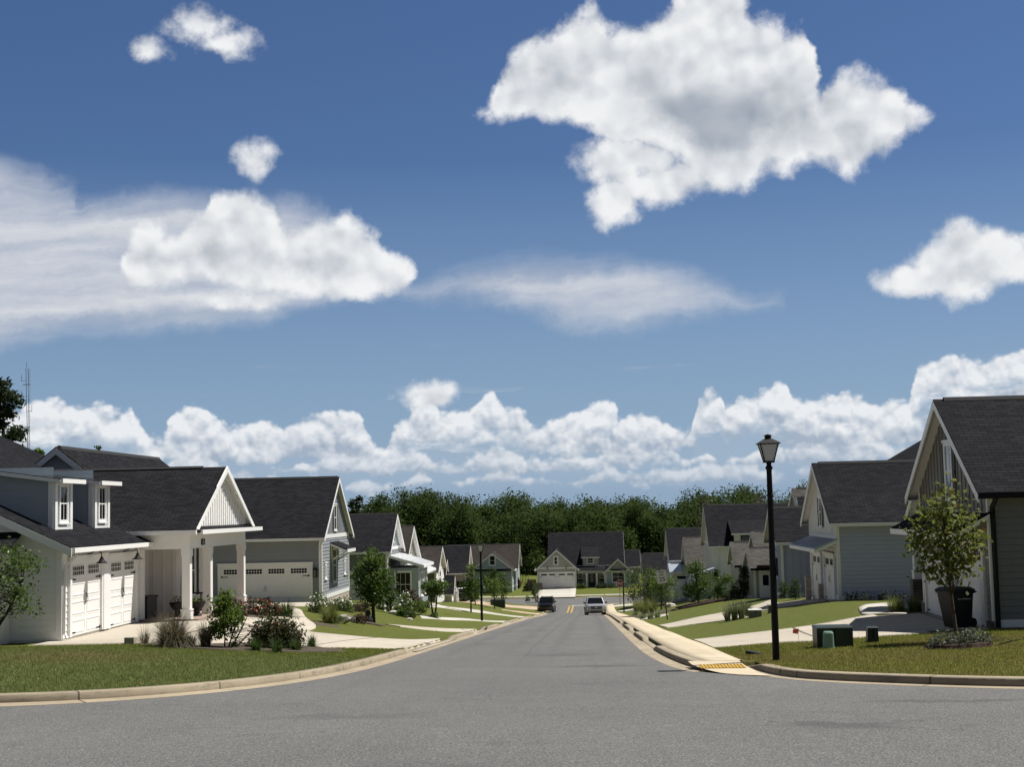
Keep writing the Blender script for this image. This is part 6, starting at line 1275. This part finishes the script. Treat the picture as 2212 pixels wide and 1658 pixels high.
# ---------------------------------------------------------------- cars
def suv(label, loc, rot, L, Wd, Hh, paint, boxy=False, roofrail=True, emblem=True):
    """nose towards -Y in its own space, wheels on z=0"""
    t = thing('parked_car', label, 'car', (0, 0, 0)); w = Wd / 2; m = MB()
    hood = .60 * Hh; belt = .62 * Hh; g0 = .19
    # stations from nose to tail: y, lower z, shoulder z, half width low, half width shoulder
    st = [(-L / 2, .38, hood * .72, .72 * w, .70 * w), (-L / 2 + .08, .27, hood * .86, .88 * w, .84 * w), (-L / 2 + .35, .23, hood * .97, .97 * w, .93 * w), (-L / 2 + .9, .22, hood * 1.02, w, .96 * w), (-L * .19, .22, belt, w, .965 * w),
          (L * .15, .22, belt * 1.02, w, .97 * w), (L / 2 - .5, .24, belt * 1.03, .99 * w, .95 * w), (L / 2 - .08, .32, belt * .98, .92 * w, .88 * w), (L / 2, .42, belt * .9, .82 * w, .78 * w)]
    def ring(s):
        y, z0, z1, wl, ws = s; zm = z0 + (z1 - z0) * .55
        return [(-wl * .93, y, z0), (wl * .93, y, z0), (wl, y, z0 + .12), (wl * 1.0, y, zm), (ws, y, z1 - .05), (ws * .93, y, z1), (0, y, z1 + .02 * (y < -L * .19)), (-ws * .93, y, z1), (-ws, y, z1 - .05), (-wl, y, zm), (-wl, y, z0 + .12)]
    rs = [ring(s) for s in st]; n = len(rs[0])
    for a, b in zip(rs[:-1], rs[1:]):
        for i in range(n): j = (i + 1) % n; m.poly([a[i], b[i], b[j], a[j]])
    m.poly(rs[0]); m.poly(rs[-1][::-1])
    ya, yb, yc, yd = (-L * .20, -L * .045, L * .36, L * .46) if not boxy else (-L * .19, -L * .09, L * .42, L * .47)
    lo = [(ya, belt + .0, .90 * w), (yd, belt + .02, .86 * w)]; hi = [(yb, Hh - .03, .70 * w), (yc, Hh - .04, .68 * w)]
    body = m.build('body', paint, t, smooth=False)
    # greenhouse: dark glass with painted pillars and roof
    g = MB(); P = lambda y, z, x: (x, y, z)
    A = [P(ya, belt - .03, -.90 * w), P(ya, belt - .03, .90 * w), P(yd, belt - .03, .87 * w), P(yd, belt - .03, -.87 * w)]; B = [P(yb, Hh - .07, -.70 * w), P(yb, Hh - .07, .70 * w), P(yc, Hh - .07, .69 * w), P(yc, Hh - .07, -.69 * w)]
    g.hexa(A, B); g.build('windows', 'glass', t)
    rf = MB(); Bo = [P(yb - .03, Hh - .085, -.725 * w), P(yb - .03, Hh - .085, .725 * w), P(yc + .04, Hh - .085, .715 * w), P(yc + .04, Hh - .085, -.715 * w)]; T = [P(yb + .12, Hh, -.62 * w), P(yb + .12, Hh, .62 * w), P(yc - .05, Hh, .62 * w), P(yc - .05, Hh, -.62 * w)]; rf.hexa(Bo, T)
    for sx in (-1, 1):
        for (y0, x0, y1, x1, q) in ((ya, .90, yb, .70, .05), (yd, .87, yc, .69, .05), (L * .05, .885, L * .08, .695, .03), (L * .26, .875, L * .25, .69, .03)):
            rf.tube([(sx * x0 * w, y0, belt - .03), (sx * x1 * w * 1.005, y1, Hh - .07)], q * .75, 5)
        if roofrail: rf.tube([(sx * .62 * w, yb + .25, Hh + .04), (sx * .62 * w, yc - .1, Hh + .04)], .022, 5); [rf.tube([(sx * .62 * w, q, Hh - .02), (sx * .62 * w, q, Hh + .04)], .02, 5) for q in (yb + .25, yc - .1)]
    rf.build('roof', paint, t)
    yf = -L / 2; fr = MB(); fr.hexa([(-.50 * w, yf - .02, hood * .52), (.50 * w, yf - .02, hood * .52), (.50 * w, yf + .15, hood * .52), (-.50 * w, yf + .15, hood * .52)], [(-.60 * w, yf + .0, hood * .80), (.60 * w, yf + .0, hood * .80), (.60 * w, yf + .15, hood * .80), (-.60 * w, yf + .15, hood * .80)]); gr = fr.build('grille', 'trimblk', t)
    lo_ = MB(); lo_.box(-.62 * w, .62 * w, yf - .015, yf + .1, .30, .42); [lo_.box(sx * .80 * w - .12, sx * .80 * w + .12, yf + .03, yf + .2, .38, .50) for sx in (-1, 1)]; lo_.build('lower_grille', 'trimblk', t)
    if emblem:
        e = MB(); c = (0, yf - .035, hood * .685); e.tube([(0, yf - .02, c[2]), (0, yf - .04, c[2])], .10, 16)
        for a in (90, 210, 330): e.tube([(0, yf - .05, c[2]), (.085 * math.cos(R(a)), yf - .05, c[2] + .085 * math.sin(R(a)))], .012, 4)
        e.build('emblem', 'chrome', gr); b = MB(); [b.box(-.52 * w, .52 * w, yf - .035, yf - .021, hood * q, hood * q + .025) for q in (.60, .70)]; b.build('grille_bar', 'chrome', gr)
    for sx in (-1, 1):
        h = MB(); h.hexa([(sx * .62 * w, yf + .05, hood * .70), (sx * .62 * w, yf + .3, hood * .70), (sx * .97 * w, yf + .45, hood * .72), (sx * .93 * w, yf + .12, hood * .72)][::sx], [(sx * .62 * w, yf + .04, hood * .83), (sx * .62 * w, yf + .3, hood * .86), (sx * .95 * w, yf + .48, hood * .88), (sx * .90 * w, yf + .14, hood * .85)][::sx]); h.build('headlight', 'lamp', t)
        mi = MB(); mi.hexa([(sx * .97 * w, ya + .25, belt + .02), (sx * (w + .20), ya + .25, belt + .05), (sx * (w + .20), ya + .37, belt + .05), (sx * .97 * w, ya + .37, belt + .02)], [(sx * .99 * w, ya + .25, belt + .15), (sx * (w + .21), ya + .25, belt + .19), (sx * (w + .21), ya + .37, belt + .19), (sx * .99 * w, ya + .37, belt + .15)]); mi.build('mirror', 'black', t)
        for yy in (-L * .305, L * .29):
            wl = thing_part = MB(); x = sx * (w - .12); wl.tube([(x - .12, yy, .36), (x + .12, yy, .36)], .36, 20); q = wl.build('wheel', 'tyre', t)
            rm = MB(); xo = x + sx * .125; rm.tube([(xo - .01, yy, .36), (xo + .01, yy, .36)], .07, 10)
            for a in range(5): rm.tube([(xo, yy, .36), (xo, yy + .23 * math.cos(1.2566 * a), .36 + .23 * math.sin(1.2566 * a))], .03, 4)
            ra = [(xo, yy + .235 * math.cos(R(20 * a)), .36 + .235 * math.sin(R(20 * a))) for a in range(19)]; rm.tube(ra, .018, 4, cap=False); rm.build('rim', 'chrome', q)
            ar = MB(); pts = [(sx * (w + .004), yy + .44 * math.cos(R(a)), .36 + .44 * math.sin(R(a))) for a in range(0, 181, 15)]; ar.tube(pts, .035, 5); ar.build('wheel_arch', 'trimblk', t)
    bp = MB(); bp.box(-.92 * w, .92 * w, yf + .12, L / 2 - .15, .18, .30); bp.build('underbody', 'trimblk', t)
    pl = MB(); pl.box(-.26, .26, L / 2 - .0, L / 2 + .02, .75, .9); pl.build('number_plate', 'sign', t); tl = [MB() for _ in (0, 1)]
    for q, sx in zip(tl, (-1, 1)): q.box(sx * .80 * w - .1, sx * .80 * w + .1, L / 2 - .06, L / 2 + .01, belt * .72, belt * .95); q.build('tail_light', 'red', t)
    t.location = loc; t.rotation_euler = rot; return t
def park(label, px, Y, *a, yaw=0., **k):
    c = onY(*px, Y) if Y else at(*px); sl = math.atan(float(zr(c[1] + 2) - zr(c[1] - 2)) / 4); z = float(zr(c[1] + 2.3)) + .02
    return suv(label, (c[0], c[1] + 2.3, z), (sl, 0, yaw), *a, **k)
K8 = lambda a, b: K(a, b, 1840, 2040, 280 / 2212)
park('silver family car parked facing the camera at the right kerb', K8(1740, 722), None, 4.8, 1.93, 1.78, 'silver', yaw=R(3))
park('black boxy off road car coming up the left side of the street', K8(400, 655), None, 4.6, 1.92, 1.80, 'blackpaint', boxy=True, emblem=False, yaw=R(-2))
_c = onY(*KH(1080, 1060), 158.6) if False else onY(*K(1080, 1060, 1380, 1900, 320 / 1895), 158.)
suv('dark car parked at the open garage behind the white porch post', (_c[0], 159.6, float(zt(_c[0], 159.)) + .03), (0, 0, R(-62)), 4.5, 1.85, 1.5, 'blackpaint', emblem=False)
# ---------------------------------------------------------------- small things
def utility(px0, px1, label, name, mat, w, d, h, rnd=False, cat='utility box', yaw=0., taper=.0):
    b = at(*px0); t = thing(name, label, cat, b); x, y, z = b; m = MB(); cs, sn = math.cos(yaw), math.sin(yaw)
    def rect(a, c, zz): return [(x + cs * i - sn * j, y + sn * i + cs * j, zz) for i, j in ((-a, -c), (a, -c), (a, c), (-a, c))]
    if rnd:
        n = 16; sh = lambda k, zz: [(x + w / 2 * k * abs(math.cos(2 * math.pi * i / n)) ** .6 * np.sign(math.cos(2 * math.pi * i / n)), y + d / 2 * k * abs(math.sin(2 * math.pi * i / n)) ** .6 * np.sign(math.sin(2 * math.pi * i / n)), zz) for i in range(n)]
        m.hexa(sh(1.12, z - .1), sh(1.12, z + .03)); m.hexa(sh(1.0, z + .0301), sh(.90, z + h * .9)); m.hexa(sh(.90, z + h * .9), sh(.72, z + h)); m.build('shell', mat, t)
    else:
        m.hexa(rect(w / 2, d / 2, z - .1), rect(w / 2 * (1 - taper), d / 2 * (1 - taper), z + h * .93)); m.build('shell', mat, t); l = MB(); l.hexa(rect(w / 2 * (1 - taper) + .02, d / 2 * (1 - taper) + .02, z + h * .931), rect(w / 2 * (1 - taper) * .98, d / 2 * (1 - taper) * .98, z + h)); o = l.build('lid', mat, t)
        s = MB(); s.hexa(rect(.012, d / 2 + .004, z + .1), rect(.012, d / 2 * (1 - taper) + .004, z + h * .9)); s.build('seam', 'black', t)
    return t
KJ = lambda a, b: K(a, b, 2700, 2050, 844 / 2212)
utility(KJ(480, 503), None, 'big dark green transformer box on the corner lawn', 'transformer_box', 'dkgreen', .86, .62, .52, yaw=.02)
utility(KJ(440, 518), None, 'pale green rounded pedestal before the big transformer box', 'utility_pedestal', 'ltgreen', .27, .22, .41, True)
utility(KJ(838, 462), None, 'dark green tapered pedestal right of the big transformer box', 'utility_pedestal', 'dkgreen', .29, .26, .40, taper=.14)
utility(KC(1578, 1362), None, 'dark green box between the two young trees on the left', 'utility_box', 'dkgreen', 1.5, 1.0, .75)
utility(KE(1005, 1488), None, 'grey box with a white lid beside the striped perennials', 'utility_box', 'steel', .50, .42, .28)
def lid(): b = at(*KE(1005, 1488)); m = MB(); m.box(b[0] - .28, b[0] + .28, b[1] - .25, b[1] + .25, b[2] + .285, b[2] + .33); tag(m.build('box_cover', 'trim'), 'white cover lying on the grey box by the striped perennials', 'cover')
lid()
utility(KE(1150, 1448), None, 'small lantern shaped post with pale cap by the shaded drive', 'utility_pedestal', 'steel', .2, .2, .36)
def misc():
    b = at(*K(1925, 690, 2000, 2050, 700 / 2212)); t = MB(); a = .35; x, y, z = b; r = np.array([.16, -.07]); q = np.array([.03, .09])
    f = lambda s, e, zz: (x + r[0] * s + q[0] * e, y + r[1] * s + q[1] * e, zz); t.hexa([f(-1, -1, z - .02), f(1, -1, z - .06), f(1, 1, z - .06), f(-1, 1, z - .02)], [f(-1, -1, z + .10), f(1, -1, z + .04), f(1, 1, z + .04), f(-1, 1, z + .10)])
    tag(t.build('drain_cover', 'plastic'), 'black slanted cover lying in the grass beside the near lamp post', 'cover')
    b = at(*KJ(165, 452)); t = thing('marker_flag', 'small orange red marker flag stuck at the drive edge', 'marker flag', b); m = MB(); m.tube([b - (0, 0, .1), b + (0.02, 0, .34)], .004, 5); m.build('wire', 'steel', t); m = MB(); m.hexa([b + (.0, -.002, .20), b + (-.14, -.002, .22), b + (-.13, -.002, .32), b + (.02, -.002, .34)], [b + (.0, .002, .20), b + (-.14, .002, .22), b + (-.13, .002, .32), b + (.02, .002, .34)]); m.build('flag', 'flame', t)
    for px, s, lab in [(KC(578, 1448), .38, 'pale rounded rock on the left lawn edge'), (KC(495, 1446), .3, 'flat pale rock left of the rounded one'), (KC(655, 1502), .16, 'small white stone alone on the left lawn'), (K2(1215, 1245), .32, 'pale rock in the small round bed'), (K2(1262, 1250), .3, 'dark spotted rock in the small round bed'), (KI(800, 1200), .5, 'pale wedge shaped rock right of the speed sign'), (KE(885, 1495), .18, 'small white stone among the striped perennials')]:
        b = at(*px); V = []; m = MB(); n = 9; rings = []
        for k, (rr, zz) in enumerate([(1, -.2), (1.05, .15), (.85, .5), (.4, .68), (.02, .7)]):
            rings.append([(b[0] + s * rr * (1 + rng.normal() * .09) * math.cos(6.283 * i / n), b[1] + .7 * s * rr * (1 + rng.normal() * .09) * math.sin(6.283 * i / n), b[2] + s * zz * (.9 + .2 * rng.random())) for i in range(n)])
        for a, c in zip(rings[:-1], rings[1:]):
            for i in range(n): m.poly([a[i], a[(i + 1) % n], c[(i + 1) % n], c[i]])
        tag(m.build('rock', 'rock'), lab, 'rock', 'garden rocks')
    b = at(*K2(1397, 1258)); m = MB(); m.lathe(b, [(.2, -.05), (.19, .1), (.10, .3), (.12, .36), (.08, .48), (.0, .52)], 10); tag(m.build('garden_ornament', 'plastic'), 'black pointed garden ornament left of the dense tree trunk', 'ornament')
    # timber edging at the end of the front bed
    b = at(*K(215, 1438, 400, 1800, 500 / 1658)); m = MB(); m.box(b[0] - .26, b[0], b[1] - .06, b[1] + .08, b[2] - .2, b[2] + .2); m.box(b[0] - .14, b[0], b[1] + .081, b[1] + 1.3, b[2] - .2, b[2] + .18); tag(m.build('timber_edging', 'edging'), 'weathered timber edging at the corner of the front bed', 'edging')
    # horse ornament on a stake
    b = at(575, 1331); c = onY(575, 1297, b[1]); t = thing('horse_ornament', 'rusty flat metal horse on a stake above the red roses', 'ornament', b); m = MB(); m.tube([b, c - (0, 0, .06)], .008, 5); m.build('stake', 'black', t)
    S = .0105; pts = [(-13, 3), (-9, 6), (-4, 6), (2, 5.5), (6, 8), (8, 12), (10, 13), (10.5, 11), (14, 9), (13.5, 7.6), (10.5, 8.2), (9, 4), (8, 1), (12, -2), (15, -2), (14.6, -3.4), (10.5, -3.2), (6.5, -.6), (2, 0), (-3, .4), (-5.5, -2.5), (-9, -5), (-12, -8), (-13.2, -7.4), (-10.6, -4), (-8.6, -.5), (-9.5, 2.2), (-14, 0), (-17, -1), (-17.4, .2)]
    m = MB(); m.hexa([(c[0] + x * S, c[1] - .008, c[2] + z * S) for x, z in pts], [(c[0] + x * S, c[1] + .008, c[2] + z * S) for x, z in pts]); m.build('horse', M('rust', (.10, .04, .025), .9, .4, 20.), t)
    # flag under the canopy of the taupe house
    e = onY(*KC(785, 1008), 127.); w0 = onY(*KC(690, 1000), 126.)
    t = thing('flag', 'striped red and white flag hanging from a slanted pole under the canopy', 'flag', (e[0], 127., e[2])); m = MB(); m.tube([(e[0] - 1.8, 127., e[2] - .75), (e[0] + .05, 127., e[2] + .05)], .02, 6); m.build('flag_pole', 'steel', t)
    for k in range(13):
        m = MB(); f0, f1 = k / 13, (k + 1) / 13; A = np.array([e[0] - 1.35, 127., e[2] - .5]); Bp = np.array([e[0] + .02, 127., e[2] + .02]); P0, P1 = A + (Bp - A) * f0, A + (Bp - A) * f1
        n = 6
        for j in range(n):
            d0, d1 = j / n, (j + 1) / n; wv = lambda d: np.array([.30 * d + .05 * math.sin(d * 7 + k * .5), .05 * math.sin(d * 6), -1.25 * d]); m.poly([P0 + wv(d0) * 1, P1 + wv(d0), P1 + wv(d1), P0 + wv(d1)])
        m.build('stripe', 'flagred' if k % 2 == 0 else 'flagwhite', t)
    # porch furniture
    for px, py, lab in [(K(715, 1100, 400, 1800, 500 / 1658), None, 'black urn planter left of the corner porch column'), (K(935, 1070, 400, 1800, 500 / 1658), None, 'black urn planter right of the corner porch column')]:
        Y = 48.6 if 'left' in lab else 48.9; c = onY(*px, Y); z = -1.74; t = thing('urn_planter', lab, 'planter', (c[0], Y, z), 'black urns on the brick porch'); m = MB(); m.lathe((c[0], Y, z), [(.16, 0), (.17, .05), (.09, .12), (.11, .2), (.22, .3), (.29, .46), (.31, .49), (.25, .49), (.22, .44)], 16); m.build('urn', 'plastic', t)
        P = clump_pts(envelope('dome', 12, (c[0], Y, z + .55), (.2, .2, .1)), 160, .06); V, Fq = leafq(P, .06); np_mesh('foliage', V, Fq, LEAF['fresh'], t)
    x, y, z = -14.15, 51.15, -1.735; t = thing('rocking_chair', 'black slatted rocking chair on the brick porch', 'rocking chair', (x, y, z)); BX = lambda a, b, c, d, e, f, nm: MB().box(x + a, x + b, y + c, y + d, z + e, z + f).build(nm, 'plastic', t)
    BX(-.28, .26, -.27, .27, .40, .44, 'seat')
    for s in (-.26, .23): BX(.2, .24, s, s + .04, .06, .64, 'leg'); BX(-.3, -.26, s, s + .04, .06, 1.12, 'leg'); BX(-.3, .28, s - .01, s + .06, .64, .67, 'arm'); m = MB(); m.tube([(x + .42, y + s + .02, z + .10), (x + .1, y + s + .02, z + .03), (x - .2, y + s + .02, z + .03), (x - .5, y + s + .02, z + .12)], .025, 5); m.build('rocker', 'plastic', t)
    m = MB(); [m.box(x - .29, x - .27, y - .2 + i * .085, y - .16 + i * .085, z + .45, z + 1.08) for i in range(5)]; m.box(x - .3, x - .26, y - .22, y + .23, z + 1.06, z + 1.14); m.build('backrest', 'plastic', t)
    t = thing('storage_box', 'black deck storage box against the porch wall', 'storage box', (-15.2, 48.4, -1.738)); m = MB(); m.box(-15.7, -14.95, 47.85, 49.0, -1.738, -1.08); m.build('shell', 'plastic', t); m = MB(); m.box(-15.72, -14.92, 47.82, 49.03, -1.079, -1.0); m.build('lid', 'plastic', t)
    # wheeled bin
    b = at(*K(800, 1440, 3250, 2020, 200 / 1842)); x, y = 10.15, 40.5; z = float(zt(x, y)) + .035; t = thing('wheelie_bin', 'black wheeled trash bin before the slate house garage', 'trash bin', (x, y, z)); m = MB()
    rc = lambda a, c, zz, o=0: [(x - a + o, y - c, zz), (x + a + o, y - c, zz), (x + a + o, y + c, zz), (x - a + o, y + c, zz)]
    m.hexa(rc(.26, .25, z + .02, .05), rc(.37, .32, z + .98)); m.hexa(rc(.39, .34, z + .93), rc(.40, .35, z + .9801)); m.build('body', 'plastic', t); m = MB(); m.hexa(rc(.42, .36, z + .985), rc(.40, .35, z + 1.03)); m.hexa(rc(.40, .35, z + 1.031), rc(.3, .27, z + 1.09)); m.build('lid', 'plastic', t); m = MB(); m.tube([(x + .40, y - .27, z + .93), (x + .50, y - .27, z + .95), (x + .50, y + .27, z + .95), (x + .40, y + .27, z + .93)], .022, 6); m.build('handle', 'plastic', t)
    for s in (-.27, .22): m = MB(); m.tube([(x + .36, y + s, z + .13), (x + .36, y + s + .05, z + .13)], .13, 16); m.build('wheel', 'tyre', t)
    text(t, 'City of Tallahassee', (x + .06, y - .313, z + .76), (1, 0, 0), (0, -.07, 1), .042, 'frost', depth=.002); t.rotation_euler = (0, 0, R(24)); t.scale = (1, 1, 1.03)
    # fences at the end of the street
    x0, x1 = onY(*KD(228, 1010), 216)[0], onY(*KD(318, 1010), 216)[0]; t = thing('timber_fence', 'dark upright board fence left of the end house', 'fence', ((x0 + x1) / 2, 216, -10)); m = MB(); z0 = float(zt(x0, 216.)); n = 11
    for i in range(n): a = x0 + (x1 - x0) * i / n; m.box(a + .008, a + (x1 - x0) / n - .008, 216, 216.03, z0 - .1, z0 + 1.8)
    m.build('board', 'fence', t); m = MB(); [m.box(x0, x1, 216.031, 216.09, z0 + q, z0 + q + .1) for q in (.3, 1.4)]; m.build('rail', 'fence', t)
    m = MB(); m.box(x0 - .07, x0 - .002, 216.0, 221.0, z0 - .1, z0 + 1.8); m.build('return_board', 'fence', t)
    xa, xb = onY(*KD(122, 1050), 232)[0], onY(*KD(235, 1050), 232)[0]; zb = float(zt(xa, 232.)); t = thing('metal_fence', 'thin black metal fence on the grass beyond the timber fence', 'fence', ((xa + xb) / 2, 232, zb))
    for i in range(5): a = xa + (xb - xa) * i / 4; m = MB(); m.box(a - .03, a + .03, 231.97, 232.03, zb - .2, zb + 1.45); m.build('post', 'black', t)
    m = MB(); [m.box(xa, xb, 231.99, 232.01, zb + q, zb + q + .04) for q in (.15, 1.3)]; [m.box(xa + .12 * i - .008, xa + .12 * i + .008, 231.993, 232.007, zb + .19, zb + 1.3) for i in range(1, int((xb - xa) / .12))]; m.build('railing', 'black', t)
    # lattice radio mast far off on the left
    Y = 520.; c0, c1 = onY(62, 960, Y), onY(57.5, 797, Y); t = thing('radio_mast', 'thin lattice radio mast rising above the trees on the left', 'radio mast', (c0[0], Y, c0[2] - 6)); m = MB(); n = 26; zz = np.linspace(c0[2] - 6, c1[2], n); w = .5
    legs = [(w * math.cos(a), w * math.sin(a)) for a in (.3, 2.4, 4.5)]
    for lx, ly in legs: m.tube([(c0[0] + lx, Y + ly, zz[0]), (c1[0] + lx, Y + ly, zz[-1])], .09, 4)
    for i in range(n - 1):
        for q in range(3):
            a, b_ = legs[q], legs[(q + 1) % 3]; m.tube([(c0[0] + a[0], Y + a[1], zz[i]), (c0[0] + b_[0], Y + b_[1], zz[i + 1])], .045, 3, cap=False)
    m.build('lattice', 'steel', t); m = MB(); m.tube([(c1[0], Y, c1[2]), (c1[0], Y, c1[2] + 2.5)], .08, 4)
    for dz, dx in ((-4.5, -1.9), (-10.5, -1.9), (-16, 2.1)): m.tube([(c1[0], Y, c1[2] + dz), (c1[0] + dx, Y, c1[2] + dz)], .08, 4); m.tube([(c1[0] + dx, Y, c1[2] + dz - .3), (c1[0] + dx, Y, c1[2] + dz + 2.2)], .1, 4)
    for dz in (-6, -22): m.box(c1[0] - 1.3, c1[0] + 1.5, Y - .1, Y + .1, c1[2] + dz - .12, c1[2] + dz + .12)
    m.build('antenna', 'steel', t)
KH = lambda a, b: K(a, b, 1380, 1900, 320 / 1895)
misc()
def inlets():
    for px, sx, lab in [(KC(1437, 1606), -1, 'dark storm drain inlet in the left kerb near the middle lamp post'), (KD(1225, 1570), 1, 'dark storm drain inlet in the right kerb below the speed sign')]:
        b = at(*px); x = (float(xl(b[1])) + .20) if sx < 0 else (float(xr(b[1])) - .20); z = float(zr(b[1])); m = MB(); m.box(x - .05, x + .05, b[1] - .6, b[1] + .6, z + .015, z + .105); m.box(x - .06 * sx - .03, x - .06 * sx + .03, b[1] - .66, b[1] + .66, z + .106, z + .13)
        tag(m.build('drain_inlet', 'plastic'), lab, 'drain')
inlets()
